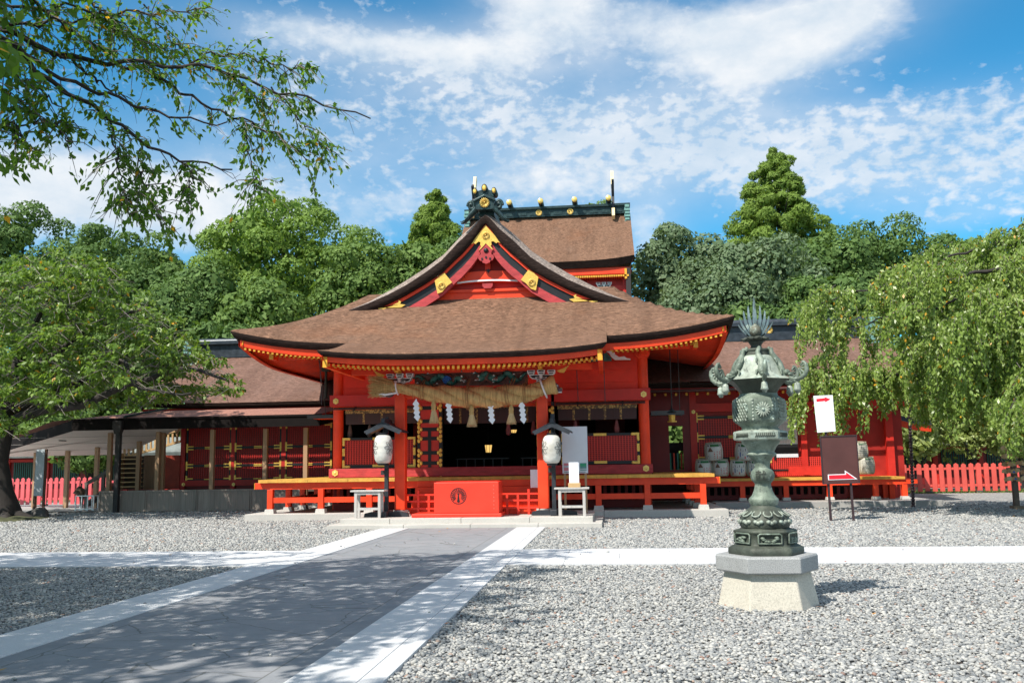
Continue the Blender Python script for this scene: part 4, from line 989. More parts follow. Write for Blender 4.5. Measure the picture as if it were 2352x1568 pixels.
for sx in (-1, 1):
    b = MB(); lo, hi = sorted((sx*(hx-.25), sx*(hx+.12)))
    for i in range(6): b.box(lo+.04*(i % 2), hi-.04*(i % 2), RY+3.3-.05*i, RY+3.6, z0-.75+.2*i, z0-.57+.2*i)
    b.build('ridge_end', TEALL, rdg)
for px in (1173, 1244, 1321, 1398):
    p_ = at(px, 478, RY+4); yy = RY+4
    q = MB().tube([(p_.x, yy-1.0, z0+.90), (p_.x, yy+1.2, z0+.84)], .18, 14, 0).build('ridge_log', CHAR, rdg)
    g = MB().lathe([(.185, 0), (.185, .06), (.17, .08), (0, .085)], n=14); g.v = [(p_.x+a, yy-1.0-d+.02, z0+.90+c) for a, c, d in g.v]; g.build('gold_cap', GOLDB, q)
q = MB().tube([(at(1090, 478, RY+4).x, RY+3.0, z0+.90), (at(1090, 478, RY+4).x, RY+5.2, z0+.84)], .18, 14, 0).build('ridge_log', CHAR, rdg)
for px, py0, py1 in ((1086, 497, 412), (1409, 500, 398)):
    a0, a1 = at(px, py0, RY+3.4), at(px, py1, RY+4.6)
    q = MB().beam((a0.x, RY+3.2, a0.z), (a0.x, RY+4.8, at(px, py1, RY+4.8).z), .17, .40).build('forked_finial', CHAR, rdg)
    e0 = Vector((a0.x, RY+3.2, a0.z)); e1 = Vector((a0.x, RY+4.8, at(px, py1, RY+4.8).z)); d = (e1-e0)
    MB().beam(e1-d*.30, e1+d*.01, .19, .43).beam(e0-d*.01, e0+d*.16, .19, .43).build('gold_sheath', paint('pale_gold', (0.85, 0.68, 0.38), .4), q)
    MB().beam((a0.x+.02, RY+4.8, a0.z), (a0.x+.02, RY+3.3, e1.z-.9), .16, .38).build('forked_finial', CHAR, rdg)
for px, py in ((1238, 505), (1310, 500)):
    p_ = at(px, 587-0, RY+3.6); crest(MB(), (at(px, py, RY+3.6).x, RY+3.63, z0+.27), .22, .05).build('flower_crest', GOLDB, rdg)
b = MB(); b.box(-hx+.5, hx-.4, RY+.9, RY+1.1, 0, zE-.2); b.build('wall', RED, rear)
b = MB(); b.box(-hx+.05, hx-.02, RY+.1, RY+.3, zE-.80, zE-.40); b.build('eave_fascia', VERM, rear)
for i in range(36):
    u = .3+4.9*i/35
    q = MB(); q.box(u-.05, u+.05, RY+.02, RY+1.0, zE-1.0, zE-.88, 0); q.box(u-.052, u+.052, RY, RY+.02, zE-1.0, zE-.88, 1); q.build('rafter', [VERM, YELL], rear)
b = MB()
for u in (hx-.55, 1.6): b.box(u, u+.28, RY+.5, RY+.9, zE-4, zE-.4)
b.box(1, hx-.4, RY+.6, RY+.9, zE-1.75, zE-1.45); b.box(1, hx-.4, RY+.6, RY+.9, zE-3.0, zE-2.8); b.build('wall_frame', RED, rear)
b = MB(); b.box(hx-.35, hx-.05, RY+.05, RY+.5, zE-4, zE-.45); b.build('dark_end_post', BLKW, rear); MB().box(hx-.42, hx-.28, RY, RY+.1, zE-1.15, zE-.5).build('corner_cap', YELL, rear)
b = MB(); x = 1.2
while x < hx-.6: b.box(x, x+.1, RY+.82, RY+.9, zE-4, zE-3.0); b.box(x, x+.1, RY+.82, RY+.9, zE-2.8, zE-1.8); x += .24
b.build('wall_slats', PINKRED, rear)
for x, z in ((2.3, zE-1.75), (3.7, zE-1.65), (3.3, zE-2.35), (4.3, zE-2.9)): bracket(x, RY+.6, z-.1, rear, 1.0)

# ------------------------------------------------------------------ the two wings
def gold_cross(b, x, z, y, L=.17):
    b.box(x-.035, x+.035, y-.012, y, z-L, z+L); b.box(x-L, x+L, y-.013, y-.001, z-.035, z+.035)
    for dx_, dz_ in ((L, 0), (-L, 0), (0, L), (0, -L)): b.ball((x+dx_, y-.004, z+dz_), .05, .012, .05, 7)
def gold_tee(b, x, z, sx, y, L=.26):
    b.box(x-.035, x+.035, y-.012, y, z-.17, z+.17)
    for dz_ in (-.055, .055): b.box(*sorted((x, x+sx*L)), y-.013, y-.001, z+dz_-.022, z+dz_+.022)
def wing(side):
    s_ = 'left' if side < 0 else 'right'
    t = thing('shrine_wing', 'long low red wing with brown thatch standing left of the gabled hall' if side < 0 else 'long low red wing with brown thatch standing right of the gabled hall, barrels before it', 'shrine wing', (side*9.5, 34.5, 0))
    EY, RYw = (34.25, 38.8) if side < 0 else (32.6, 37.0); ze_ = at(450, 924, 34.25).z if side < 0 else 4.38; zr2 = at(520, 815, 38.8).z if side < 0 else at(1672, 778, 37.0).z
    a0, a1 = 3.6, 14.1
    xs3 = [side*(a0+(a1-a0)*i/20) for i in range(21)]; ts3 = [0, .02, .06, .15, .3, .45, .6, .75, .9, 1]
    def wz(x, t_):
        q = max(0, (abs(x)-10.5)/3.6); return ze_+(zr2-ze_)*(t_*.9+.1*t_*t_)+.16*q*q*(1-t_)-(.04*max(0, 1-t_/.02))
    b = MB(); b.grid(lambda x, t_: (x, EY+(RYw-EY)*t_, wz(x, t_)), xs3, ts3, 0, True, side < 0)
    b.grid(lambda x, t_: (x, 2*RYw-EY-(RYw-EY)*t_, wz(x, t_)), xs3, ts3, 0, True, side > 0)
    r_ = b.build('roof', THATCHW, t)
    b = MB(); rows = [(0, -.04), (0, -.07), (.05, -.14), (.10, -.20), (.5, -.20)]
    V = [(x, EY+d, wz(x, 0)+dz_) for d, dz_ in rows for x in xs3]; n = len(xs3)
    b.add(V, [((i*n+j, (i+1)*n+j, (i+1)*n+j+1, i*n+j+1) if side > 0 else (i*n+j, i*n+j+1, (i+1)*n+j+1, (i+1)*n+j)) for i in range(len(rows)-1) for j in range(n-1)], 0, True)
    xe = side*a1; V = []
    for q in ts3+[1-v for v in ts3[::-1]][1:]:
        pass
    V = [(xe, EY+(RYw-EY)*q, wz(xe, q)) for q in ts3]+[(xe-side*.15, EY+.2+(RYw-EY)*q, wz(xe, q)-.4) for q in ts3]; m_ = len(ts3)
    b.add(V, [(i, i+1, i+1+m_, i+m_) if side > 0 else (i+m_, i+1+m_, i+1, i) for i in range(m_-1)])
    b.build('roof_edge', THATCHD, r_)
    # ridge: stacked dark copper courses
    b = MB(); lo, hi = sorted((side*3.6, side*13.8))
    b.box(lo, hi, RYw-.35, RYw+.35, zr2-.15, zr2+.12); b.box(lo, hi, RYw-.27, RYw+.27, zr2+.121, zr2+.42); b.box(lo, hi, RYw-.42, RYw+.42, zr2+.421, zr2+.50); b.tube([(lo, RYw, zr2+.56), (hi, RYw, zr2+.56)], .16, 10)
    rg = b.build('roof_ridge', paint('slate_blue_copper', (0.035, 0.045, 0.058), .38, .4, 5, .2, metal=.2), t)
    crest(MB(), (side*(10.35 if side < 0 else 10.0), RYw-.285, zr2+.27), .17, .05).build('flower_crest', GOLDB, rg)
    b = MB(); xe = side*13.75
    for i in range(6): b.box(xe-.18, xe+.18, RYw-.9-.04*i, RYw-.28, zr2-.75+.22*i, zr2-.57+.22*i)
    b.build('ridge_end', TEALL, rg)
    # eaves
    lo, hi = sorted((side*4.9, side*13.9))
    MB().box(lo, hi, EY+.16, EY+.22, ze_-.33, ze_-.20).build('eave_fascia', RED, t)
    b = MB(); b.tube([(lo, EY+.02, ze_-.34), (hi, EY+.02, ze_-.34)], .055, 10); b.build('gutter', BROWNS, t)
    n = int((hi-lo)/.36)
    for i in range(n):
        u = lo+.15+.36*i; q = MB(); q.beam((u, EY+.25, ze_-.44), (u, EY+1.6, ze_-.16), .075, .085, 0); q.beam((u, EY+.235, ze_-.443), (u, EY+.25, ze_-.44), .078, .088, 1); q.build('rafter', [RED, YELL], t)
    MB().box(lo, hi, EY+.25, EY+2.0, ze_-.30, ze_-.27).build('soffit', RED, t)
    WY = 35.5 if side < 0 else 34.0
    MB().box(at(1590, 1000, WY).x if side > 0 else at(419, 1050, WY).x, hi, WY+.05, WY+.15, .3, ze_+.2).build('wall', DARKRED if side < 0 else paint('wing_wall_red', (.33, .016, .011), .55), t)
    return t, ze_, WY
lw, lze, WY = wing(-1)
rw, rze, WYR = wing(1)
# left wing wall: three bays of shutters with black rails and gold plates
def bay(t, x0, x1, zs, y, mat, mids=2):
    o = lattice(x0, x1, zs[0], zs[-1], y, 'lattice_panel', t, max(6, int((x1-x0)/.085)), max(6, int((zs[-1]-zs[0])/.085)), mat)
    b = MB()
    for z in zs: b.box(x0, x1, y-.045, y-.03, z-.045, z+.045)
    b.box(x0-.02, x0+.05, y-.047, y-.032, zs[0], zs[-1]); b.box(x1-.05, x1+.02, y-.047, y-.032, zs[0], zs[-1]); b.build('panel_rail', BLACK, o)
    for z in zs:
        for x, sx in ((x0+.015, 1), (x1-.015, -1)): g = MB(); gold_tee(g, x, z, sx, y-.05); g.build('gold_fitting', GOLD, o)
        g = MB(); g.box((x0+x1)/2-.16, (x0+x1)/2+.16, y-.06, y-.048, z+.012, z+.045); g.box((x0+x1)/2-.16, (x0+x1)/2+.16, y-.06, y-.048, z-.045, z-.012).build('gold_plate', GOLD, o)
for x0, x1 in ((430, 531), (541, 646), (657, 762)):
    a, c = at(x0, 1050, WY), at(x1, 1050, WY)
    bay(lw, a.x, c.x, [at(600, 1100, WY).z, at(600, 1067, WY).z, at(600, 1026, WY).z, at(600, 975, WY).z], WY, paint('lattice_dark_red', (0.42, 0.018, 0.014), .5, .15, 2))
b = MB()
for px in (421, 536, 652): a = at(px, 1050, WY); b.box(a.x-.09, a.x+.09, WY-.06, WY+.05, .3, 4.0)
a = at(415, 1109, WY); b.box(a.x-.1, -4.9, WY-.08, WY+.05, a.z-.12, a.z+.10); b.box(at(419, 1050, WY).x, -4.9, WY-.05, WY+.05, 3.3, 4.0)
fr_ = b.build('wall_frame', paint('wing_frame_red', (0.44, 0.02, 0.016), .5), lw)
for px in (421, 536, 652): a = at(px, 1112, WY-.1); hexboss((a.x, WY-.08, a.z), .07, fr_)
a = at(368, 1050, WY); c = at(416, 1050, WY); MB().box(a.x, c.x, WY-.1, WY, .9, 2.2).build('plank_panel', paint('plank_red', (0.30, 0.035, 0.015), .6, .3, 3), lw)
# rain pipe and its hopper, hanging cords under the main eave
b = MB(); a = at(698, 862, 29.5); b.tube([(a.x, 31.9, 5.0), (a.x, 31.9, 4.0)], .05, 10); b.prism_z([(a.x-.14, 31.76), (a.x+.14, 31.76), (a.x+.14, 32.04), (a.x-.14, 32.04)], 4.95, 5.08)
b.build('rain_pipe', paint('pipe_brown_green', (0.06, 0.06, 0.05), .5), lw)
WY = WYR
# right wing: post, shutters, white screens, low veranda
a, c = at(1600, 1000, WY), at(1768, 1000, WY)
bay(rw, a.x, c.x, [at(1650, 1053, WY).z, at(1650, 1003, WY).z, at(1650, 958, WY).z], WY, PANRED)
b = MB(); p_ = at(1594, 1000, WY); b.box(p_.x-.13, p_.x+.10, WY-.15, WY+.1, .3, rze); b.box(p_.x, 14, WY-.09, WY+.05, at(1650, 945, WY).z, at(1650, 926, WY).z); b.box(13.3, 13.55, WY-.15, WY+.1, .3, rze); b.box(at(1838, 1000, WY).x, at(1838, 1000, WY).x+.2, WY-.12, WY+.05, 1.2, 3.1)
rf_ = b.build('wall_frame', RED, rw); hexboss((p_.x, WY-.15, at(1594, 946, WY).z), .07, rf_)
b = MB(); a, c = at(1776, 968, WY), at(1832, 1030, WY); zt, zb = at(1800, 955, WY).z, at(1800, 1019, WY).z; b.box(a.x, c.x, WY-.05, WY, zb, zt)
q = b.build('paper_screen', paint('screen_white', (0.62, 0.62, 0.63), .7), rw)
b = MB(); n = 8
for i in range(n+1): x = a.x+(c.x-a.x)*i/n; b.box(x-.006, x+.006, WY-.056, WY-.05, zb, zt)
for i in range(8): z = zb+(zt-zb)*i/7; b.box(a.x, c.x, WY-.055, WY-.05, z-.006, z+.006)
b.build('screen_bars', SIGNG, q)
zc = at(1800, 1042, WY).z
b = MB(); b.box(a.x, c.x, WY-.04, WY, zc, zb); b.box(a.x-.03, a.x+.03, WY-.08, WY, zc-.2, zt); b.build('dark_opening', BLACK, rw); MB().box(a.x, c.x, WY-.06, WY-.041, zc-.12, zc).build('white_sill', SIGNW, rw)
lattice(at(1768, 1000, WY).x, at(1900, 1000, WY).x, at(1830, 1092, WY).z, zc-.12, WY-.02, 'lattice_panel', rw, 28, 9, PANRED)
b = MB(); x0_, x1_ = at(1768, 1000, WY).x, at(1900, 1000, WY).x; zz_ = at(1830, 1078, WY).z
b.box(x0_, x1_, WY-.07, WY-.05, zz_-.03, zz_+.02); b.build('panel_rail', BLACK, rw)
# low red boarding behind the signs
MB().box(at(1808, 1000, 33.4).x, at(1890, 1000, 33.4).x, 33.38, 33.5, at(1840, 1090, 33.4).z, at(1840, 1070, 33.4).z).build('low_board', RED, rw)
# veranda of the right wing
VY = 32.2
b = MB(); b.box(6.6, 13.35, VY, WY+.1, .97, 1.05); wd = b.build('veranda_deck', DECKY, rw)
b = MB(); b.box(6.6, 13.3, VY+.06, VY+.18, .80, .968); b.box(13.3, 13.75, VY+.06, VY+.18, .82, .95); b.build('veranda_beam', VERM, rw)
for px in (1705, 1805, 1905, 2011, 2077):
    a = at(px, 1120, VY+.12); x = a.x
    p = MB().box(x-.08, x+.08, VY+.05, VY+.2, .42, .80).build('veranda_leg', VERM, rw)
    MB().cbox((x, VY+.12, .37), .26, .26, .10, taper=.85).build('stone_base', GRANITE, p)
for y in (33.2, 34.0): MB().box(13.1, 13.27, y-.08, y+.08, .3, .97).build('veranda_leg', VERM, rw)
b = MB(); b.box(6.6, 11.7, 33.2, 33.26, .32, .48); b.box(6.6, 11.7, 33.2, 33.26, .74, .85)
x = 6.6
while x < 11.7: b.box(x, x+.10, 33.19, 33.26, .48, .74); x += .24
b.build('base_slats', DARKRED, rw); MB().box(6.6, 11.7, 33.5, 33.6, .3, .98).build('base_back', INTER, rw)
b = MB(); xs_ = [7.15, 8.6, 10.1, 11.6, 13.0, 14.2]
for a, c in zip(xs_[:-1], xs_[1:]): b.box(a+.004, c-.004, 31.3, 31.65, 0, .31)
b.box(7.15, 14.2, 31.655, 36, 0, .305); b.build('stone_platform', CONC, rw, bevel=.01)
# dark passage between hall and right wing
ps = thing('passage_screen', 'dark red passage wall with a narrow window just right of the main hall', 'wall', (5.9, 34.3, 0))
b = MB(); a, c, e_, f_ = at(1500, 1000, 34).x, at(1536, 1000, 34).x, at(1568, 1000, 34).x, at(1592, 1000, 34).x
b.box(4.9, c, 33.9, 34.0, .3, 4.2); b.box(e_, f_, 33.9, 34.0, .3, 4.2); b.box(c, e_, 33.9, 34.0, 2.9, 4.2); b.box(c, e_, 33.9, 34.0, .3, 1.36)
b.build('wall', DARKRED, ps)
b = MB(); b.box(c, e_, 36.2, 36.3, 1.36, 2.05); b.box(c-.3, e_+.3, 35.8, 36.4, 2.05, 2.35); b.build('far_sill', CHAR, ps)
b = MB()
for i in range(4): x = c+.05+(e_-c-.1)*i/3; b.box(x-.025, x+.025, 34.3, 34.34, 1.36, 1.95, i % 2)
b.build('coloured_bars', [paint('bar_green', (0.03, 0.25, 0.16), .5), VERM], ps)
# hanging lantern and flap in the passage
hl = thing('hanging_lantern', 'small gilt metal lantern hanging in the dark passage right of the hall', 'lantern', at(1543, 955, 31.0))
p_ = at(1543, 955, 31.0); s_ = .013
b = MB(); b.lathe([(.11, -.16), (.13, .10)], p_, 24, hexa=1); b.build('lantern_body', GOLD, hl)
MB().lathe([(.24, .10), (.21, .13), (.10, .19), (.03, .24), (.02, .34)], p_, 24, hexa=1).build('lantern_roof', TEAL, hl)
MB().lathe([(.17, -.20), (.17, -.16)], p_, 24, hexa=1).build('lantern_base', GOLD, hl); MB().tube([(p_.x, p_.y, p_.z+.3), (p_.x, p_.y, p_.z+2.4)], .006, 5).build('hanger', STEELB, hl)
fl = thing('hanging_shutter', 'red shutter swung up horizontally on rods right of the round pillar', 'shutter', (5.6, 31, 3.2))
b = MB(); a, c = at(1493, 930, 31.4).x, at(1566, 930, 31.4).x; b.box(a, c, 30.9, 32.6, 3.18, 3.24); b.build('panel', RED, fl)
b = MB(); b.box(a, c+.03, 30.86, 30.9, 3.14, 3.28); b.box(a, c, 31.3, 31.35, 3.13, 3.18); b.tube([(c-.1, 30.95, 3.2), (c-.1, 30.95, 5.3)], .012, 6); b.tube([(c-.35, 30.95, 3.2), (c-.35, 30.95, 5.3)], .012, 6); b.build('rod', STEELB, fl)
fl2 = thing('hanging_shutter', 'red shutter swung up horizontally beside the left round pillar', 'shutter', (-6.0, 31, 3.3))
a, c = at(712, 930, 31.0).x, -5.1; b = MB(); b.box(a, c, 30.9, 32.0, 3.28, 3.34); b.build('panel', VERM, fl2)
b = MB(); b.box(a-.05, c, 30.86, 30.9, 3.26, 3.38); b.tube([(a+.6, 30.9, 3.3), (a+.6, 30.0, 5.2)], .012, 6); b.build('rod', STEELB, fl2)
# thin iron stay rods under the main eave
for px, y0_, y1_, Y in ((1385, 830, 1003, 28.9), (1323, 858, 920, 28.9), (734, 850, 930, 28.5)):
    a, c = at(px, y0_-45, Y), at(px+5, y1_-80 if y1_ > 950 else y1_, Y); MB().tube([a, c], .012, 6).build('iron_rod', STEELB, hall)

# ------------------------------------------------------------------ open shelter on the left
sh = thing('open_shelter', 'open wooden shelter with shingled lean-to roof on the left side', 'shelter', (-12, 34, 0))
FY = 32.75
A = at(167, 992, FY); Bp = at(736, 972, FY); zf = (A.z+Bp.z)/2+.0
zb_ = at(262, 1045, 37.6).z
def zpl(y): return zf+(zb_-zf)*(y-FY)/(37.6-FY)
d0 = ray(0, 1038)
best = min((abs((CAM+d0*(y/d0.y)).z-zpl(y)), y) for y in [FY+.05*i for i in range(96)])[1]
Dp = CAM+d0*(best/d0.y); dd = (Dp-A); E_ = A+dd*1.35
cA, cB = at(416, 983, FY).x, at(284, 1045, 37.6).x
b = MB(); poly = [(A.x, FY), (cA, FY), (cB, 37.6), (E_.x, 37.6), (E_.x, E_.y)]
b.add([(x, y, zpl(y)+.02) for x, y in poly]+[(x, y, zpl(y)+.06) for x, y in poly], [tuple(range(5)), tuple(range(9, 4, -1))]); b.box(cA, Bp.x, FY+.02, 34.0, zf+.12, zf+.16); b.build('ceiling', CEIL, sh)
b = MB()
for y in (34, 35.2, 36.4): b.box(-20, cA+(cB-cA)*(y-FY)/(37.6-FY), y-.008, y+.008, zpl(y)+.008, zpl(y)+.02)
b.lathe([(.14, -.012), (.14, .02)], (-17.2, 34.6, zpl(34.6)), 20); b.build('ceiling_joint', paint('joint_grey', (0.33, 0.30, 0.28), .8), sh)
b = MB(); b.box(A.x, Bp.x, FY-.06, FY, zf-.02, zf+.33); b.box(A.x, Bp.x+.05, FY-.10, FY+.02, zf+.331, zf+.40)
V = []
for p_ in (A, E_):
    for dz_ in (-.02, .36): V.append((p_.x, p_.y-.03, zpl(p_.y)+dz_))
    for dz_ in (-.02, .36): V.append((p_.x, p_.y+.05, zpl(p_.y)+dz_))
b.add(V, [(0, 4, 5, 1), (2, 3, 7, 6), (0, 2, 6, 4), (1, 5, 7, 3)])
b.add([(Bp.x, FY, zf), (Bp.x, FY, zf+.36), (Bp.x+.75, 34.0, zf+.55), (Bp.x+.75, 34.0, zf+.30)], [(0, 1, 2, 3)])
b.build('fascia', FASC, sh)
def shingle():
    m, kk = newmat('red_brown_shingle'); o = kk.n('ShaderNodeTexCoord').outputs['Object']
    br = kk.n('ShaderNodeTexBrick', {'Vector': o, 'Scale': 1.0, 'Mortar Size': .008, 'Brick Width': .45, 'Row Height': .16, 'Color1': (.36, .165, .12, 1), 'Color2': (.28, .125, .095, 1), 'Mortar': (.06, .03, .025, 1)})
    n = kk.noise(o, 30, 3); c = kk.mix(kk.m('MULTIPLY', n, .4), br.outputs[0], (.25, .12, .09)); finish(kk, c, .85, n, .3, .01); return m
SHING = shingle()
b = MB(); zt_ = zf+.40
b.add([(A.x-1.4, FY+1.0, zt_), (A.x, FY-.05, zt_), (Bp.x, FY-.05, zt_), (Bp.x+.7, 34.05, zt_+.32), (-13.4, 34.05, zt_+.32), (E_.x, E_.y, zpl(E_.y)+.40), (-20, 36, zt_-.2)], [(1, 2, 3, 4), (0, 1, 4), (5, 0, 4)])
b.build('shingle_roof', SHING, sh)
p_ = at(285, 965, FY); MB().beam((p_.x, FY-.02, zt_+.05), (p_.x+1.0, 34.0, zt_+.40), .12, .07).build('roof_valley', TEAL, sh)
MB().box(-14.4, -13.2, 34.0, 34.2, 3.62, 3.74).box(-13.5, -13.2, 33.9, 34.2, 3.55, 3.85).build('gutter_end', BROWNS, sh)
# dark corner post with a hopper head
b = MB(); p_ = at(270, 1080, FY-.05); b.box(p_.x-.085, p_.x+.085, FY-.14, FY+.03, .12, 3.2); b.prism([(p_.x-.09, 2.95), (p_.x+.09, 2.95), (p_.x+.17, 3.2), (p_.x+.17, 3.42), (p_.x-.17, 3.42), (p_.x-.17, 3.2)], FY-.22, FY+.02); b.build('dark_post', BLKW, sh)
for px, Y, zb2 in ((251, 33.4, .14), (318, 35.0, .14), (362, 33.4, .14), (373, 33.6, .14), (487, 33.2, .14), (609, 33.2, .14), (702, 33.2, .14), (154, 36.6, .15), (222, 36.0, .15), (82, 36.9, .15)):
    a = at(px, 1080, Y); MB().box(a.x-.075, a.x+.075, Y-.075, Y+.075, zb2, zpl(Y)+.02).build('post', TANW, sh)
# tan partition with slats, shelves, plank wall and rail inside
b = MB(); Y = 36.5; a, c = at(280, 1050, Y).x, at(418, 1050, Y).x
def zp(px, py): return at(px, py, Y).z
b.beam((a, Y, zp(280, 1052)), (c, Y, zp(418, 1012)), .1, .09); b.beam((a, Y, zp(280, 1020)), (c, Y, zp(418, 985)), .1, .09)
for i in range(14):
    px = 286+130*i/13; b.beam((at(px, 1050, Y).x, Y, zp(px, 1051-38*i/13)), (at(px, 1020, Y).x, Y, zp(px, 1020-34*i/13)), .07, .06, up=(0, 1, 0))
b.build('slat_partition', TANW2, sh)
b = MB(); a, c = at(278, 1080, 35.6).x, at(332, 1080, 35.6).x
for i in range(7): z = at(300, 1054+10.5*i, 35.6).z; b.box(a, c, 35.4, 35.8, z-.02, z+.02)
b.box(a-.03, a, 35.4, 35.8, .9, at(300, 1040, 35.6).z); shl = b.build('shelf', TANW2, sh)
MB().box(a, c, 35.82, 35.86, .9, 2.2).build('shelf_back', wood('dark_plank', (.09, .055, .035), .7), sh)
b = MB(); a, c = at(333, 1080, 35.4).x, at(362, 1080, 35.4).x; b.box(a, c, 35.3, 35.9, .9, at(345, 1045, 35.4).z); b.build('wood_counter', wood('counter_wood', (.23, .13, .07), .6), sh)
b = MB(); b.box(at(272, 1122, 34.2).x, -6.8, 34.0, 35.6, .78, .88); b.build('raised_floor', wood('dark_floor', (.10, .075, .055), .6), sh)
# weathered plank screens along the front: each panel stands alone
scr = None; xs_ = [at(228, 1150, 32.95).x, at(335, 1150, 32.95).x, at(452, 1150, 32.95).x, at(575, 1150, 32.95).x, at(690, 1150, 32.95).x]
names = ['weathered grey plank screen at the left end, behind the dark corner post', 'weathered grey plank screen second from the left under the shelter', 'weathered grey plank screen third from the left under the shelter', 'weathered grey plank screen partly hidden behind the orange veranda']
for i, (x0, x1) in enumerate(zip(xs_[:-1], xs_[1:])):
    t = thing('plank_screen', names[i], 'screen', ((x0+x1)/2, 32.95, .13), 'plank screens in front of the shelter')
    b = MB(); zt = .905; q = x0+.03
    while q < x1-.03: w_ = min(.21, x1-.03-q); b.box(q+.002, q+w_-.002, 32.93+rnd.uniform(0, .006), 32.97, .20, zt-.05); q += .21
    b.build('planks', GREYW, t)
    b = MB(); b.box(x0, x1-.02, 32.90, 32.99, zt-.05, zt+.01); b.box(x0, x1-.02, 32.90, 32.99, .17, .23); b.box(x0, x0+.04, 32.905, 32.985, .231, zt-.051); b.box(x1-.06, x1-.02, 32.905, 32.985, .231, zt-.051)
    b.box(x0+.1, x0+.16, 32.9, 33.0, .12, .17); b.box(x1-.16, x1-.1, 32.9, 33.0, .12, .17); b.build('frame', GREYW, t)
# ramp handrail
b = MB(); Y = 34.6; p0, p1 = at(196, 1112, Y), at(255, 1078, Y)
b.beam(p0, p1, .09, .12); b.box(p0.x-.05+.05, p0.x+.1, Y-.05, Y+.05, .17, p0.z); b.box(p1.x-.35, p1.x-.23, Y-.05, Y+.05, .17, p1.z-.15); b.beam(at(200, 1160, Y), at(255, 1118, Y), .5, .10)
tag(b.build('handrail', wood('grey_brown_wood', (.13, .11, .095), .75)), 'grey-brown wooden handrail sloping up beside the umbrella rack', 'handrail')
# umbrella rack and a closed umbrella
Y = 33.9; a, c = at(180, 1130, Y), at(221, 1130, Y); zb2, zt2 = zg(Y)+.03, at(200, 1138, Y).z
b = MB(); q = .018
for y in (Y-.15, Y+.15):
    for i in range(4): x = a.x+(c.x-a.x)*i/3; b.box(x-q, x+q, y-q, y+q, zb2+.0, zt2)
    for z in (zb2+.06, zt2): b.box(a.x, c.x, y-q*.9, y+q*.9, z-q, z+q)
for x in (a.x, c.x):
    for z in (zb2+.06, zt2): b.box(x-q*.9, x+q*.9, Y-.13, Y+.13, z-q*.8, z+q*.8)
rk = thing('umbrella_rack', 'low silver tube umbrella rack by the wooden handrail', 'umbrella rack', ((a.x+c.x)/2, Y, zb2)); b.build('rack_frame', ALU, rk)
b = MB(); a = at(187, 1150, Y); t0 = at(183, 1128, Y)
um = thing('umbrella', 'closed brown umbrella leaning in the silver rack', 'umbrella', (a.x, Y, zb2))
b.tube([(a.x+.02, Y, zb2+.08), (a.x, Y, zt2), (t0.x-.02, Y, zt2+.18), (t0.x-.02, Y, zt2+.36)], [.03, .11, .26, .04], 9, bump=lambda i, j: 1-.25*(j % 2)); b.build('canopy', wood('umbrella_cloth', (.14, .085, .055), .8), um)
b = MB(); b.tube([(t0.x-.02, Y, zt2+.3), (t0.x, Y, zt2+.55), (t0.x-.03, Y, zt2+.62), (t0.x-.10, Y, zt2+.58)], .014, 6); b.build('handle', BLKW, um)
# ------------------------------------------------------------------ straw rope, tassels, paper streamers on the porch
STRAW = wood('straw', (0.56, 0.36, 0.14), 0.85, (26, 5, 5), 0.6)
STRAWL = wood('straw_fringe', (0.58, 0.42, 0.22), 0.85, (30, 30, 2), 0.35)
STRAWD = wood('straw_cord', (0.33, 0.18, 0.07), 0.85, (20, 20, 20), 0.35)
RYP = 25.72
rope = thing('straw_rope', 'thick twisted straw rope with a frayed left end slung between the porch pillars', 'straw rope', (0, RYP, 3.6))
cl = [(-2.45, 3.90, .17), (-2.15, 3.82, .145), (-1.8, 3.755, .15), (-1.3, 3.66, .20), (-.8, 3.575, .25), (-.3, 3.51, .28), (.2, 3.475, .295), (.7, 3.47, .30), (1.2, 3.50, .285), (1.6, 3.56, .245), (1.95, 3.64, .215), (2.12, 3.70, .205)]
def rp(t):
    i = min(len(cl)-2, int(t)); f = t-i; f = f*f*(3-2*f)*.5+f*.5
    return tuple(cl[i][q]*(1-f)+cl[i+1][q]*f for q in range(3))
NN = 90; b = MB()
for s3 in range(3):
    pts, rad = [], []
    for i in range(NN+1):
        t = (len(cl)-1)*i/NN; x, z, R_ = rp(t); a = 2*PI*s3/3+.62*2*PI*x/1.6+1.0
        pts.append((x, RYP+math.cos(a)*R_*.42, z+math.sin(a)*R_*.42)); rad.append(R_*.60*(1+.045*(1 if (i//4+s3) % 2 else 0)))
    b.tube(pts, rad, 12, 0, bump=lambda i, j: 1+.05*math.sin(j*2.3+i*.7))
b.build('rope_body', STRAW, rope)
def hairs(name, n, root, tip, mat, parent, w=.012, seed=1):
    rr = np.random.default_rng(seed); V = np.zeros((n, 4, 3))
    for i in range(n):
        a, c = root(rr), tip(rr); a = np.array(a); c = np.array(c) if not callable(c) else np.array(c(a)); d = c-a; sd = np.array([d[2], 0, -d[0]]); L = np.linalg.norm(sd)+1e-6; sd = sd/L*w
        sd[1] = rr.uniform(-w, w)
        V[i] = [a-sd, a+sd, c+sd*.4, c-sd*.4]
    return quads(name, V, mat, parent)
def t_brush(rr):
    def f(a):
        dz = (a[2]-3.87)*1.9+rr.normal(0, .03); dy = (a[1]-RYP)*1.9; L = rr.uniform(.28, .50)
        return (a[0]-L, RYP+dy, 3.87+.03+dz+rr.normal(0, .02)-.03*rr.random())
    return f
def r_brush(rr): th = rr.uniform(0, 2*PI); q = .16*math.sqrt(rr.random()); return (-2.12-rr.uniform(0, .25), RYP+q*math.cos(th), 3.85+q*math.sin(th))
hairs('frayed_end', 900, r_brush, t_brush, STRAW, rope, .010, 3)
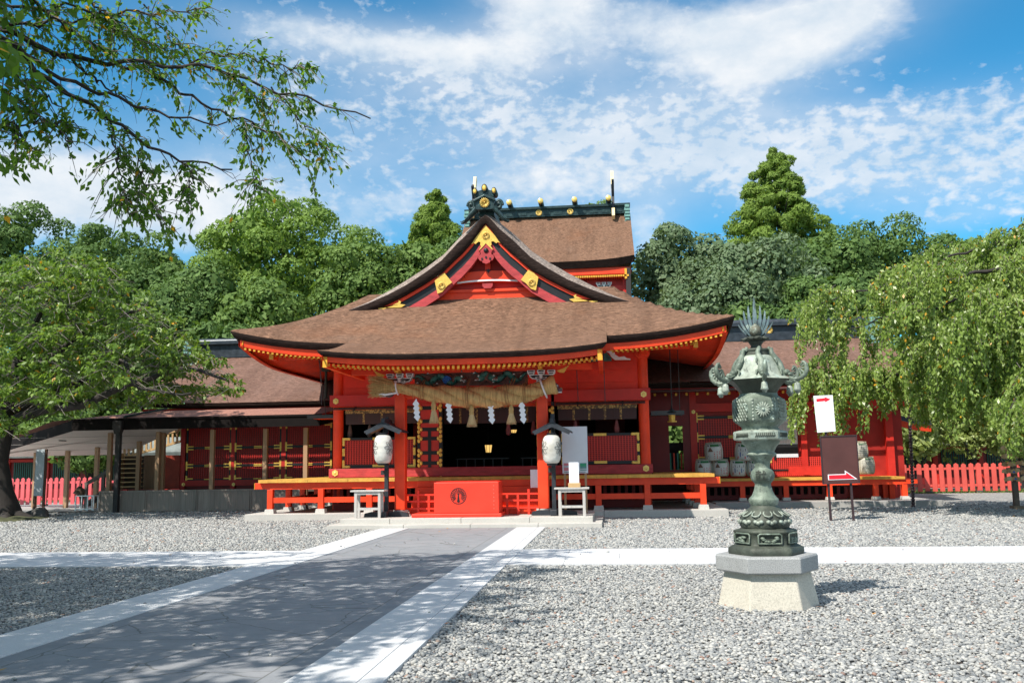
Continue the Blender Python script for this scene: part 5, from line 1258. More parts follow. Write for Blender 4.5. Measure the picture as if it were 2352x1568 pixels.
def r_all(rr):
    x, z, R_ = rp(rr.uniform(0, len(cl)-1.01)); th = rr.uniform(PI*.9, 2.1*PI); return (x, RYP-abs(R_*math.sin(th*.5))*.9, z+R_*.98*math.cos(th))
hairs('loose_straw', 500, r_all, lambda rr: (lambda a: (a[0]+rr.normal(0, .05), a[1]-.03, a[2]+rr.normal(-.02, .035))), STRAW, rope, .004, 4)
b = MB(); b.tube([(2.08, RYP, 3.69), (2.2, RYP, 3.73), (2.34, RYP, 3.77), (2.40, RYP, 3.785)], [.20, .22, .265, .26], 20, bump=lambda i, j: 1+.03*(j % 2)); b.build('flared_end', STRAW, rope)
def ringpt(x, z, R_, tilt, n=22): return [(x+tilt*math.sin(2*PI*i/n)*R_, RYP+math.cos(2*PI*i/n)*R_, z+math.sin(2*PI*i/n)*R_) for i in range(n+1)]
b = MB(); b.tube(ringpt(-2.02, 3.79, .165, -.15), .022, 6, flat=2.0); b.tube(ringpt(2.06, 3.68, .235, -.35), .026, 6, flat=2.0); b.tube([(-2.02, RYP-.1, 3.64), (-2.3, RYP-.12, 3.60), (-2.55, RYP-.1, 3.63)], .03, 6); b.build('white_binding', paint('white_binding', (.75, .74, .76), .7), rope)
b = MB()
for x, lean in ((-1.33, .0), (-1.25, .02), (-.05, .0), (0.0, .02), (1.02, -.12), (1.10, -.12), (1.52, -.03), (1.57, -.03)):
    q = [c for c in cl]; z_, R_ = min(((abs(c[0]-x), c[1], c[2]) for c in cl))[1:]
    b.tube(ringpt(x, z_, R_*1.12, lean), .012, 5); b.tube([(x-lean, RYP-.05, z_+R_), (x-lean*1.3+.03, RYP+.2, 4.0)], .012, 5)
for i in range(2, 26):
    x = -2.0+i*.155; z_, R_ = min(((abs(c[0]-x), c[1], c[2]) for c in cl))[1:]; b.tube(ringpt(x, z_, R_*1.04, rnd.uniform(-.1, .1)), .005, 4)
b.build('binding_cord', STRAWD, rope)
for i, (px, y0_, y1_, nm) in enumerate(((996, 921, 971, 'straw tassel nearest the frayed end of the thick rope'), (1083, 931, 979, 'straw tassel in the middle under the thick rope'), (1174, 931, 973, 'straw tassel nearest the right end of the thick rope'))):
    a, c = at(px, y0_, RYP-.05), at(px, y1_, RYP-.05); h_ = a.z-c.z
    t = thing('straw_tassel', nm, 'tassel', a, 'straw tassels hanging from the rope')
    MB().lathe([(.02, .06), (.05, -.02), (.075, -h_*.22), (.06, -h_*.34), (.075, -h_*.40), (.06, -h_*.44)], a, 14).build('tassel_knot', STRAWD if False else STRAW, t)
    def root(rr, a=a, h_=h_): th = rr.uniform(0, 2*PI); q = .05*math.sqrt(rr.random()); return (a.x+q*math.cos(th), a.y+q*math.sin(th), a.z-h_*.38)
    def tip(rr, a=a, h_=h_):
        def f(p):
            k_ = rr.uniform(2.2, 2.9); return (a.x+(p[0]-a.x)*k_*1.1, a.y+(p[1]-a.y)*k_, a.z-h_*rr.uniform(.93, 1.04))
        return f
    MB().lathe([(.05, -h_*.36), (.12, -h_*.92), (0.0, -h_*.9)], a, 14).build('tassel_core', STRAWL, t)
    hairs('tassel_fringe', 260, root, tip, STRAWL, t, .005, 20+i)
sh_names = ['white zigzag paper streamer beside the left porch pillar', 'white zigzag paper streamer between the left and middle tassels', 'white zigzag paper streamer between the middle and right tassels', 'white zigzag paper streamer beside the right porch pillar']
for i, (px, y0_, y1_) in enumerate(((956, 916, 966), (1031, 919, 971), (1127, 921, 973), (1199, 920, 972))):
    a, c = at(px, y0_, RYP-.12), at(px, y1_, RYP-.12); H_ = a.z-c.z; b = MB(); w_ = .105; x0, z0 = a.x, a.z
    b.add([(x0-.012, a.y, z0), (x0+.018, a.y, z0), (x0+.018, a.y, z0-.11), (x0-.012, a.y, z0-.11)], [(0, 1, 2, 3)])
    for j in range(4):
        zt = z0-H_*(.10+.20*j); xo = x0+.012*j+(.0 if j % 2 else .0); y = a.y-.006*j
        b.add([(xo-.075+.06, y, zt+.05), (xo+.085, y-.01, zt-.07), (xo+.01, y-.01, zt-.20), (xo-.10, y, zt-.08)], [(0, 1, 2, 3)])
    o = b.build('paper_streamer', PAPER); sm_ = o.modifiers.new('thickness', 'SOLIDIFY'); sm_.thickness = .004
    tag(o, sh_names[i], 'paper streamer', 'paper streamers on the rope')

# ------------------------------------------------------------------ offertory box
ob = thing('offertory_box', 'bright red wooden offertory box with a round black emblem at the foot of the stair', 'offertory box', (0, 25.3, .262))
x0, x1 = -.88, .86
MB().box(x0, x1, 25.12, 26.0, .36, 1.18).build('box_body', VERM_BOX, ob, bevel=.015)
b = MB(); b.box(x0-.60, x1+.07, 25.06, 26.05, .262, .36); b.build('box_plinth', VERM_BOX, ob, bevel=.02)
b = MB()
for i in range(8): b.box(x0+.06, x1-.06, 25.2+.1*i, 25.25+.1*i, 1.181, 1.20)
b.build('top_slats', VERM_BOX, ob)
b = MB()
for i in range(7): b.ball((x1-.13, 25.118, .48+.1*i), .010, .006, .010, 6)
b.build('nail_heads', paint('nail_grey', (.4, .25, .22), .4), ob)
c = (-.22, .82); R_ = .215; y = 25.112; b = MB()
ring_ = [(math.cos(2*PI*i/40), math.sin(2*PI*i/40)) for i in range(40)]
V = [(c[0]+R_*k_*x, y, c[1]+R_*k_*z) for k_ in (1.0, .91) for x, z in ring_]; b.add(V, [(i, (i+1) % 40, (i+1) % 40+40, i+40) for i in range(40)])
for q in range(17):
    a = PI*(-.22+1.44*q/16); dx_, dz_ = math.cos(a), math.sin(a); pts = [(.34, .012), (.60, .05), (.78, .062), (.86, .035), (.87, 0)]
    L = [(c[0]+R_*(r*dx_-w_*dz_), y, c[1]+R_*(r*dz_+w_*dx_)) for r, w_ in pts]+[(c[0]+R_*(r*dx_+w_*dz_), y, c[1]+R_*(r*dz_-w_*dx_)) for r, w_ in pts[::-1]]
    b.add(L, [tuple(range(len(L)))])
tr = [(-.07, -.05), (-.05, .08), (-.12, .10), (-.10, .17), (0, .22), (.10, .17), (.12, .10), (.05, .08), (.07, -.05), (.10, -.35), (.16, -.62), (.0, -.70), (-.16, -.62), (-.10, -.35)]
b.add([(c[0]+R_*x*1.15, y, c[1]+R_*z*1.25+.015) for x, z in tr], [tuple(range(len(tr)))])
b.build('round_emblem', BLACK, ob)

# ------------------------------------------------------------------ paper lanterns on posts
def lampmat():
    m, kk = newmat('lantern_paper'); o = kk.n('ShaderNodeTexCoord').outputs['Object']
    sp = kk.n('ShaderNodeSeparateXYZ', {0: o}); w_ = kk.m('SINE', kk.m('MULTIPLY', sp.outputs[2], 190.0))
    n = kk.noise(o, 3.0, 5, .65)
    c = kk.ramp(n, [(.3, (.42, .41, .36)), (.6, (.66, .66, .62))]); c = kk.mix(kk.m('MULTIPLY', kk.m('MULTIPLY', kk.m('SUBTRACT', w_, .2), .8, clamp=True), .5), c, (.25, .24, .2))
    finish(kk, c, .75, w_, .5, .006); return m
LAMP = lampmat()
def lantern_post(px, side, label):
    Y = 25.74; base = at(px+2, 1100, Y); X = base.x
    t = thing('lantern_post', label, 'lantern post', (X, Y, .262), 'paper lanterns on posts')
    p = MB().box(X-.055, X+.055, Y-.05, Y+.06, .262, 2.98).build('post', CHAR, t, bevel=.008)
    b = MB(); b.prism([(X-.62, .262), (X-.60, .36), (X-.42, .40), (X+.42, .40), (X+.60, .36), (X+.62, .262)], Y-.07, Y+.07); b.box(X-.09, X+.09, Y-.42, Y+.42, .262, .42); b.build('foot', CHAR, t, bevel=.02)
    MB().box(X-.14, X+.06, Y-.09, Y-.05, 1.40, 1.52).build('switch_box', BLKW, t)
    zr2 = at(px-2, 970, Y).z; hw = .50; dz = .245
    b = MB()
    for sx in (-1, 1):
        for th, off in ((.05, 0), (.03, .045)):
            e = [(X, Y-.42, zr2+off*.5), (X, Y+.42, zr2+off*.5), (X+sx*(hw+.02-off*2), Y+.45, zr2-dz+off*.6), (X+sx*(hw+.02-off*2), Y-.45, zr2-dz+off*.6)]
            V = [(a, c, d) for a, c, d in e]+[(a, c, d-th) for a, c, d in e]
            b.add(V, [(0, 1, 2, 3) if sx > 0 else (3, 2, 1, 0), (4, 7, 6, 5) if sx > 0 else (5, 6, 7, 4), (0, 3, 7, 4), (2, 1, 5, 6), (3, 2, 6, 7)])
    b.box(X-.05, X+.05, Y-.45, Y+.45, zr2-.02, zr2+.09)
    for sx in (-1, 1):
        b.add([(X, Y-.44, zr2-.04), (X+sx*hw, Y-.46, zr2-dz-.02), (X+sx*(hw-.04), Y-.46, zr2-dz-.10), (X, Y-.44, zr2-.14)], [(0, 1, 2, 3)])
    b.build('lantern_roof', CHAR, t)
    zt, zb = at(px, 1000, Y).z, at(px, 1064, Y).z; h_ = zt-zb; LX = X-.02; LY = Y-.32
    prof_ = [(.13, 0), (.19, .04*h_), (.235, .16*h_), (.258, .38*h_), (.262, .58*h_), (.255, .74*h_), (.23, .88*h_), (.185, .97*h_), (.13, h_)]
    pl_ = MB().lathe([(r*.98, z) for r, z in prof_], (LX, LY, zb), 32).build('paper_lantern', LAMP, t)
    MB().lathe([(.14, -.05), (.14, .012)], (LX, LY, zb), 24).build('lantern_rim', BLACK, pl_); MB().lathe([(.13, h_-.01), (.13, h_+.06)], (LX, LY, zb), 24).build('lantern_rim', BLACK, pl_)
    MB().tube([(LX, LY, zt+.05), (LX, LY, zr2-.06)], .008, 6).build('hook', STEELB, t)
    b = MB()
    for ang in (-1.05, 1.05):
        for q in range(8):
            a0 = 2*PI*q/8; loop = []
            for i in range(9):
                f = i/8; r = .185*(.16+.84*math.sin(PI*f)**.6 if 0 < f < 1 else .16); aa = a0+(f-.5)*2*PI/8*1.0
                u_, v_ = r*math.cos(aa)*.95, r*math.sin(aa)*1.15
                th = ang-PI/2+u_/.26; loop.append((LX+.262*math.cos(th), LY+.262*math.sin(th), zb+h_*.55+v_))
            b.tube(loop, .0045, 4)
    b.build('flower_drawing', BLACK, pl_)
    return t
lantern_post(886, -1, 'white paper lantern under a small dark roof, in front of the left porch pillar')
lantern_post(1270, 1, 'white paper lantern under a small dark roof, beside the tall pale board')

# ------------------------------------------------------------------ tables, boards, notices
def table(x0, x1, Y, z0, h, label):
    t = thing('side_table', label, 'table', ((x0+x1)/2, Y, z0), 'small bleached tables on the porch step')
    MB().box(x0, x1, Y-.22, Y+.22, z0+h-.045, z0+h).build('tabletop', PALEW, t, bevel=.006)
    for x in (x0+.14, x1-.14):
        for y in (Y-.16, Y+.16): MB().box(x-.035, x+.035, y-.03, y+.03, z0, z0+h-.046).build('leg', PALEW, t)
    b = MB()
    for y in (Y-.16, Y+.16): b.box(x0+.175, x1-.175, y-.02, y+.02, z0+.21, z0+.27); b.box(x0+.105, x1-.105, y-.02, y+.02, z0+h-.12, z0+h-.046)
    b.build('stretcher', PALEW, t); return t
table(-3.17, -2.24, 25.35, .262, .74, 'small bleached wooden table left of the porch steps, empty')
table(2.33, 3.25, 25.35, .262, .74, 'small bleached wooden table right of the porch, carrying a leaflet holder')
lh = thing('leaflet_holder', 'white leaflet holder in a tan wooden base on the right table', 'leaflet holder', (2.83, 25.35, 1.0))
MB().box(2.70, 3.02, 25.22, 25.45, 1.003, 1.12).build('wooden_base', TANW2, lh, bevel=.005)
b = MB(); b.add([(2.73, 25.30, 1.12), (2.99, 25.30, 1.12), (2.98, 25.38, 1.66), (2.72, 25.38, 1.66), (2.73, 25.34, 1.12), (2.99, 25.34, 1.12), (2.98, 25.42, 1.66), (2.72, 25.42, 1.66)], [(0, 1, 2, 3), (5, 4, 7, 6), (3, 2, 6, 7), (1, 5, 6, 2), (0, 3, 7, 4)]); b.build('holder_panel', SIGNW, lh)
bd = thing('notice_board', 'tall pale blue-grey board with two small pictures, right of the right paper lantern', 'notice board', (2.85, 26.6, .262))
MB().box(2.49, 3.20, 26.58, 26.62, 1.36, 2.655).build('board_panel', SIGNW, bd)
for x in (2.55, 3.13): MB().box(x-.03, x+.03, 26.622, 26.68, .262, 2.3).build('leg', TANW, bd)
b = MB(); b.box(2.53, 2.72, 26.572, 26.58, 1.43, 1.64, 0); b.box(2.98, 3.16, 26.572, 26.58, 1.43, 1.64, 1); b.box(2.98, 3.16, 26.57, 26.572, 1.55, 1.62, 2); b.box(2.53, 2.72, 26.57, 26.572, 1.52, 1.57, 3); b.box(2.98, 3.16, 26.57, 26.572, 1.45, 1.49, 3)
b.build('picture', [paint('photo_pink', (.55, .18, .22), .4), paint('photo_teal', (.10, .26, .24), .4), paint('photo_green', (.03, .30, .14), .4), SIGNG], bd)
tb_ = MB()
for i in range(22):
    if i % 11 != 10: tb_.box(2.53+.029*i, 2.53+.029*i+.018, 26.572, 26.58, 1.382, 1.402)
tb_.build('caption_line', BLACK, bd)
a, c = at(1218, 1078, 26.6), at(1237, 1119, 26.6)
tag(MB().box(a.x, c.x+.06, 26.58, 26.6, c.z, a.z).build('notice_sheet', PAPER), 'blank white notice sheet on the left side of the right porch pillar', 'notice')

def arrow(pts, y, mat, name, parent, m2=None, grow=0):
    return MB().prism(pts, y-.004, y, 0).build(name, mat, parent)
# white arrow sign and brown arrow board
Y = 25.75; ws = thing('arrow_sign', 'leaning white sign with a red right-pointing arrow above the brown board', 'sign', (at(1905, 1200, Y).x, Y, .03))
tl, tr_, bl, br_ = at(1868, 909, Y), at(1912, 907, Y), at(1877, 993, Y), at(1919, 990, Y)
def lerp2(u_, v_, y): t_ = tl*(1-u_)+tr_*u_; b_ = bl*(1-u_)+br_*u_; p_ = t_*(1-v_)+b_*v_; return (p_.x, p_.z)
MB().prism([lerp2(0, 0, Y), lerp2(1, 0, Y), lerp2(1, 1, Y), lerp2(0, 1, Y)], Y-.02, Y).build('sign_panel', PAPER, ws)
MB().prism([lerp2(u_, v_, Y) for u_, v_ in ((.13, .085), (.58, .07), (.58, .045), (.87, .11), (.58, .185), (.58, .15), (.13, .165))], Y-.026, Y-.02).build('arrow', ARROW, ws)
pb_ = at(1911, 1200, Y); pt_ = at(1890, 940, Y); MB().beam((pb_.x-.02, Y+.05, .03), (pt_.x+.05, Y+.05, pt_.z), .06, .05).build('post', PURP, ws)
Y = 25.6; bs = thing('direction_board', 'brown board on two posts with a white-edged red arrow at its foot', 'sign board', (at(1936, 1200, Y).x, Y, .03))
tl, tr_, bl, br_ = at(1882, 1001, Y), at(1967, 998, Y), at(1889, 1112, Y), at(1975, 1109, Y)
MB().prism([lerp2(0, 0, Y), lerp2(1, 0, Y), lerp2(1, 1, Y), lerp2(0, 1, Y)], Y-.02, Y).build('board_panel', BROWNS, bs)
b = MB()
for q in ((0, 0, 1, .02), (0, .98, 1, 1), (0, .02, .025, .98), (.975, .02, 1, .98)): b.prism([lerp2(q[0], q[1], Y), lerp2(q[2], q[1], Y), lerp2(q[2], q[3], Y), lerp2(q[0], q[3], Y)], Y-.04, Y+.01)
b.build('board_frame', PURP, bs)
AR = [(.17, .815), (.64, .815), (.64, .765), (.90, .90), (.17, .90)]
MB().prism([lerp2(*p_, Y) for p_ in [(.155, .80), (.615, .80), (.615, .725), (.94, .915), (.155, .915)]], Y-.024, Y-.02).build('arrow_edge', PAPER, bs)
MB().prism([lerp2(*p_, Y) for p_ in [(.18, .815), (.645, .815), (.645, .765), (.875, .90), (.18, .90)]], Y-.030, Y-.024).build('arrow', ARROW, bs)
for px, tp in ((1910, 1896), (1962, 1948)):
    pb_ = at(px, 1201, Y); pt_ = at(tp, 1020, Y); MB().beam((pb_.x, Y+.04, .02), (pt_.x, Y+.04, pt_.z), .07, .05).build('leg', PURP, bs)
# white signboard on the left
Y = 31.2; lb_ = thing('tall_signboard', 'tall narrow pale board on two brown posts near the left edge', 'sign board', (at(88, 1190, Y).x, Y, .1))
tl, tr_, bl, br_ = at(85, 1032, Y), at(104, 1031, Y), at(78, 1138, Y), at(98, 1139, Y)
MB().prism([lerp2(0, 0, Y), lerp2(1, 0, Y), lerp2(1, 1, Y), lerp2(0, 1, Y)], Y-.03, Y).build('board_panel', SIGNG, lb_)
for u_ in (.02, 1.06):
    a = lerp2(u_, 0, Y); c = lerp2(u_, 1.52, Y); MB().beam((c[0], Y+.04, .1), (a[0], Y+.04, a[1]), .075, .07).build('leg', wood('sign_post_brown', (.13, .06, .035), .65), lb_)
MB().box(lb_.location.x-.75, lb_.location.x+.75, Y-.12, Y+.2, .09, .15).build('base_beam', BLKW, lb_)
b = MB(); p_ = at(87, 1190, 30.3); b.lathe([(.40, -.1), (.44, .10), (.34, .28), (.18, .36), (0, .38)], (p_.x, 30.3, .05), 16, sq=.7); b.v = [(x+.05*math.sin(9*z+3*y), y+.06*math.cos(7*x), z+.03*math.sin(11*x)) for x, y, z in b.v]
tag(b.build('boulder', ROCK), 'dark grey boulder lying at the foot of the pale board', 'rock')

# ------------------------------------------------------------------ stone pedestal and bronze lantern
PX, PY = at(1763, 1330, 11.1).x, 11.1
ped = thing('stone_pedestal', 'hexagonal pale stone pedestal under the bronze lantern', 'pedestal', (PX, PY, 0))
HP = PI/6        # flats face the viewer
MB().lathe([(.575, -.05), (.562, .0), (.475, .395)], (PX, PY, .0), 6, sm=False, ph=0, hexa=0).build('pedestal_shaft', PLINTH, ped, bevel=.015)
MB().lathe([(.558, .396), (.568, .41), (.568, .555), (.553, .575)], (PX, PY, .0), 6, sm=False, ph=0, hexa=0).build('pedestal_cap', GRANSP, ped, bevel=.01)
def bronze(name, col, light, wamt=.06):
    m, kk = newmat(name); o = kk.n('ShaderNodeTexCoord').outputs['Object']
    n = kk.noise(o, 3.2, 7, .65); n2 = kk.noise(kk.mapped(o, (3, 3, .9)), 6, 6, .7); n3 = kk.noise(o, 45, 3)
    c = kk.ramp(n, [(.28, tuple(x*.45 for x in col)), (.52, col), (.72, light)])
    c = kk.mix(kk.m('MULTIPLY', kk.m('SUBTRACT', n2, .54), 7, clamp=True), c, (.045, .06, .05)); c = kk.mix(kk.m('MULTIPLY', kk.m('SUBTRACT', kk.noise(o, 9, 7, .7), .64-wamt), 10, clamp=True), c, (.34, .42, .37))
    n5 = kk.noise(o, 16, 5, .7)
    c = kk.mix(kk.m('MULTIPLY', kk.m('SUBTRACT', n5, .5), 3.0, clamp=True), c, tuple(x*.4 for x in col))
    finish(kk, c, .62, kk.m('ADD', n3, n5), .45, .008, .1); return m
BRZ = bronze('green_bronze', (.145, .185, .145), (.32, .37, .31)); BRZL = bronze('pale_bronze', (.30, .345, .29), (.46, .50, .43), .1); BRZD = bronze('dark_bronze', (.055, .065, .05), (.11, .13, .10), -.05); BRZF = bronze('blue_bronze', (.13, .20, .22), (.23, .31, .33))
bl_ = thing('bronze_lantern', 'tall green bronze lantern with flame finial on the stone pedestal', 'lantern', (PX, PY, .576))
K = .00247; Z0 = .576
def zq(y): return (1228-y)*K
c0 = (PX, PY, Z0)
MB().lathe([(r*K*.95, zq(y), h) for r, y, h in ((176, 1228, .9), (180, 1218, .9), (178, 1200, .9), (162, 1191, .9), (150, 1186, .9), (146, 1180, .95), (145, 1135, .95), (152, 1130, .95), (150, 1122, .9), (120, 1114, .6), (108, 1109, .2))], c0, 60, ph=PI/6+0).build('base_tier', BRZD, bl_)
for q in range(6):
    b = MB(); a = q*PI/3-PI/2; n_ = Vector((math.cos(a), math.sin(a), 0)); s_ = Vector((-n_.y, n_.x, 0)); c = Vector(c0)+n_*(145*K*.95*.902)+Vector((0, 0, zq(1157)))
    hw_, hh_ = .125, .046
    fr2 = [(-hw_, -hh_), (-hw_, hh_), (-hw_*.85, hh_*1.25), (hw_*.85, hh_*1.25), (hw_, hh_), (hw_, -hh_)]
    b.tube([c+n_*.012+s_*x+Vector((0, 0, z)) for x, z in fr2]+[c+n_*.012+s_*fr2[0][0]+Vector((0, 0, fr2[0][1]))], .010, 6)
    for i in range(9): x, z = rnd.uniform(-.09, .09), rnd.uniform(-.03, .03); b.ball(c+n_*.004+s_*x+Vector((0, 0, z)), .028, .028, .016, 6)
    b.build('relief_panel', BRZ, bl_)
MB().lathe([(r*K, zq(y)) for r, y in ((108, 1110), (112, 1100), (113, 1080), (109, 1064), (96, 1052), (90, 1042), (76, 1028), (62, 1020), (60, 1012))], c0, 48).build('lotus_base', BRZD, bl_)
b = MB()
for q in range(12):
    a = q*PI/6; pts = []
    for i in range(9): f = i/8*2*PI; rr_ = (86-22*math.cos(f))*K; zz_ = zq(1045-14*math.cos(f)); aa = a+.20*math.sin(f); pts.append((PX+rr_*1.09*math.cos(aa), PY+rr_*1.09*math.sin(aa), Z0+zz_))
    b.tube(pts, .009, 5)
    for i in range(3): b.ball((PX+112*K*math.cos(a+.12*i), PY+112*K*math.sin(a+.12*i), Z0+zq(1082+5*(i % 2))), .030, .030, .024, 6)
b.build('lotus_relief', BRZL, bl_)
MB().lathe([(r*K, zq(y)) for r, y in ((58, 1014), (64, 1004), (68, 988), (66, 982), (50, 965), (42, 945), (37, 925), (36, 914), (40, 908), (50, 897), (55, 880), (52, 862), (44, 850), (36, 845), (34, 838), (38, 815), (52, 795), (68, 781), (66, 775), (58, 770), (62, 760), (70, 745), (84, 730), (88, 716))], c0, 40).build('stem', BRZ, bl_)
MB().lathe([(r*K, zq(y), 1.0) for r, y in ((106, 717), (122, 712), (124, 706), (124, 680), (120, 674), (96, 669))], c0, 60, sm=False, ph=PI/6).build('hexagonal_tray', BRZL, bl_)
for q in range(6):
    b = MB(); a = q*PI/3-PI/2; n_ = Vector((math.cos(a), math.sin(a), 0)); s_ = Vector((-n_.y, n_.x, 0)); c = Vector(c0)+n_*(124*K*.866+.002)+Vector((0, 0, zq(693)))
    for i in range(10):
        x = -.10+.022*i; b.tube([c+s_*x+Vector((0, 0, -.022)), c+s_*(x+.02)+n_*.004+Vector((0, 0, .0)), c+s_*(x+.012)+Vector((0, 0, .022))], .006, 5)
    b.build('tray_relief', BRZD, bl_)
body_ = MB().lathe([(r*K*1.04, zq(y), h) for r, y, h in ((84, 672, .3), (80, 656, .4), (92, 645, .6), (110, 632, .85), (117, 620, .95), (119, 600, 1), (119, 560, 1), (118, 540, .95), (112, 527, .85), (98, 518, .6), (86, 510, .3), (84, 500, .2))], c0, 72, ph=PI/6).build('firebox', BRZ, bl_)
for q in range(6):
    b = MB(); a = q*PI/3-PI/2; n_ = Vector((math.cos(a), math.sin(a), 0)); s_ = Vector((-n_.y, n_.x, 0)); c = Vector(c0)+n_*(119*K*1.04*.876)+Vector((0, 0, zq(578)))
    if q % 2 == 0:
        for k_ in range(16):
            f = 2*PI*k_/16; d1 = s_*math.cos(f)+Vector((0, 0, math.sin(f))); b.tube([c+n_*.012+d1*.018, c+n_*.022+d1*.055, c+n_*.012+d1*.085], [.005, .013, .006], 6)
        b.ball(c+n_*.02, .02, .02, .02, 8)
        for i in range(3):
            for j in range(7):
                x, z = -.11+.22*i/2, -.11+.037*j
                if abs(x) > .09 : b.ball(c+s_*x+Vector((0, 0, z))-n_*.012, .017, .017, .017, 6)
    else:
        for i in range(5):
            for j in range(7):
                x = -.09+.045*i+(.022 if j % 2 else 0); z = -.105+.035*j
                b.tube([c+s_*(x-.016)+Vector((0, 0, z+.016)), c+s_*(x+.016)+n_*.008+Vector((0, 0, z-.016))], .0075, 5)
    b.build('firebox_relief', BRZL, body_)
MB().lathe([(r*K, zq(y), h) for r, y, h in ((84, 502, .2), (92, 490, .4), (112, 468, .7), (134, 448, .95), (152, 440, 1), (156, 436, 1), (150, 430, 1))], c0, 72, ph=0).build('roof_underside', BRZD, bl_)
rf2 = MB().lathe([(r*K, zq(y), h) for r, y, h in ((158, 437, 1), (150, 430, 1), (128, 418, .9), (112, 398, .7), (100, 376, .5), (90, 352, .3), (82, 336, .15), (72, 326, .1), (62, 322, 0))], c0, 72, ph=0).build('roof', BRZL, bl_)
MB().lathe([(r*K, zq(y)) for r, y in ((60, 324), (62, 316), (58, 310), (58, 302), (62, 298), (60, 292), (40, 289), (26, 284), (24, 274), (30, 264), (34, 258), (30, 250), (20, 246))], c0, 32).build('neck', BRZD, bl_)
b = MB()
for q in range(8):
    a = q*PI/4+.1; pts = [(PX+r*K*math.cos(a), PY+r*K*math.sin(a), Z0+zq(y)) for r, y in ((22, 252), (34, 246), (48, 242), (62, 246), (70, 240))]; b.tube(pts, [.03, .05, .055, .035, .006], 8, flat=.45)
b.build('lotus_petals', BRZD, bl_)
MB().lathe([(r*K, zq(y)) for r, y in ((8, 238), (18, 230), (27, 215), (29, 200), (24, 186), (12, 176), (5, 168), (0, 162))], c0, 24).build('jewel', bronze('olive_bronze', (.13, .13, .095), (.22, .22, .17)), bl_)
fm = MB()
def flame(x0, z0, x1, z1, w_, bend):
    pts = []; n = 9
    for i in range(n+1):
        f = i/n; x = x0+(x1-x0)*f+bend*math.sin(PI*f); z = z0+(z1-z0)*f; pts.append((x, z, w_*(.55+.9*math.sin(PI*min(1, f*1.15))**1.0*(1-f)**.6) if f < 1 else .002))
    L = [(PX+x-ww, z) for x, z, ww in pts]+[(PX+x+ww, z) for x, z, ww in pts[::-1]]
    fm.prism(L, PY-.012, PY+.012)
for x0, y0_, x1, y1_, w_, be in ((0, 225, 0, 45, 12, 0), (-10, 215, -28, 84, 9, -6), (10, 215, 26, 84, 9, 6), (-18, 222, -50, 108, 9, -8), (18, 222, 48, 108, 9, 8), (-24, 228, -70, 140, 8, -8), (24, 228, 66, 134, 8, 8), (-26, 234, -78, 172, 7, -6), (26, 234, 84, 160, 7, 6), (-10, 238, -40, 215, 9, -8), (10, 238, 40, 215, 9, 8)):
    flame(x0*K, Z0+zq(y0_), x1*K, Z0+zq(y1_), w_*K*.66, be*K)
fm.build('flame_finial', BRZF, bl_, bevel=.003)
for q in range(6):          # a dragon down each roof edge, a curl and a bell at each corner
    a = -PI/2+q*PI/3; n_ = Vector((math.cos(a), math.sin(a), 0)); C = Vector(c0)
    def pt(r, y, s=0): return C+n_*(r*K)+Vector((-n_.y, n_.x, 0))*(s*K)+Vector((0, 0, zq(y)))
    b = MB(); b.tube([pt(58, 300, 6), pt(72, 296, 0), pt(74, 312, -6), pt(84, 330, -4), pt(96, 352, 5), pt(108, 372, 6), pt(118, 392, -3), pt(126, 408, -2), pt(128, 425)], [.016, .024, .026, .032, .036, .036, .032, .028, .024], 8, bump=lambda i, j: 1+.1*((i+j) % 2))
    b.ball(pt(60, 293, 4), .024, .024, .03, 8)
    for s in (-1, 1):
        b.tube([pt(88, 340, s*4), pt(96, 342, s*20), pt(102, 360, s*18)], [.016, .012, .008], 6); b.tube([pt(118, 392, s*4), pt(120, 400, s*22), pt(126, 418, s*24)], [.018, .014, .010], 6)
    b.ball(pt(140, 408), .040, .040, .036, 8); b.ball(pt(152, 418), .028, .028, .022, 8)
    b.build('roof_dragon', BRZ, bl_)
    b = MB(); cur = [pt(150, 430), pt(170, 440), pt(190, 442), pt(210, 436), pt(226, 420), pt(233, 398), pt(231, 378), pt(222, 366), pt(212, 362)]
    b.tube(cur, [.016, .018, .022, .026, .028, .026, .022, .017, .008], 8)
    for i in range(6): f = 1.5+i; p_ = cur[2+i]; d = (pt(196, 405)-p_).normalized(); b.tube([p_, p_+d*.05+Vector((0, 0, .02)), p_+d*.085+Vector((0, 0, .03))], [.014, .013, .004], 6)
    b.tube([pt(150, 434), pt(178, 452), pt(200, 450)], [.014, .016, .010], 6); b.tube([pt(140, 420, 10), pt(165, 430, 12), pt(180, 424, 4)], [.012, .012, .006], 6)
    b.build('corner_curl', BRZ, bl_)
    bq = pt(186, 452); MB().lathe([(.004, .0), (.012, -.012), (.030, -.022), (.036, -.05), (.038, -.08), (.046, -.10), (.030, -.11), (.022, -.135), (.0, -.14)], bq, 12).build('bell', BRZL, bl_)
txt = bpy.data.curves.new('carved_mark', 'FONT'); txt.body = '\u732e'; txt.size = .13; txt.extrude = .01; txt.align_x = 'CENTER'; txt.align_y = 'CENTER'
to = bpy.data.objects.new('carved_mark', txt); COL.objects.link(to)
bpy.context.view_layer.update()
tm = bpy.data.meshes.new_from_object(to.evaluated_get(bpy.context.evaluated_depsgraph_get())); COL.objects.unlink(to); bpy.data.objects.remove(to)
if len(tm.vertices):
    ang = -PI/2-.30
    for v in tm.vertices:
        th = ang+v.co.x/(55*K); rr_ = 55*K*math.sqrt(max(.1, 1-(v.co.y/.16)**2))+.003+v.co.z*.5; v.co = Vector((PX+rr_*math.cos(th), PY+rr_*math.sin(th), Z0+zq(880)+v.co.y))
    tm.materials.clear(); tm.materials.append(BRZD); o = bpy.data.objects.new('carved_mark', tm); COL.objects.link(o); adopt(o, bl_)

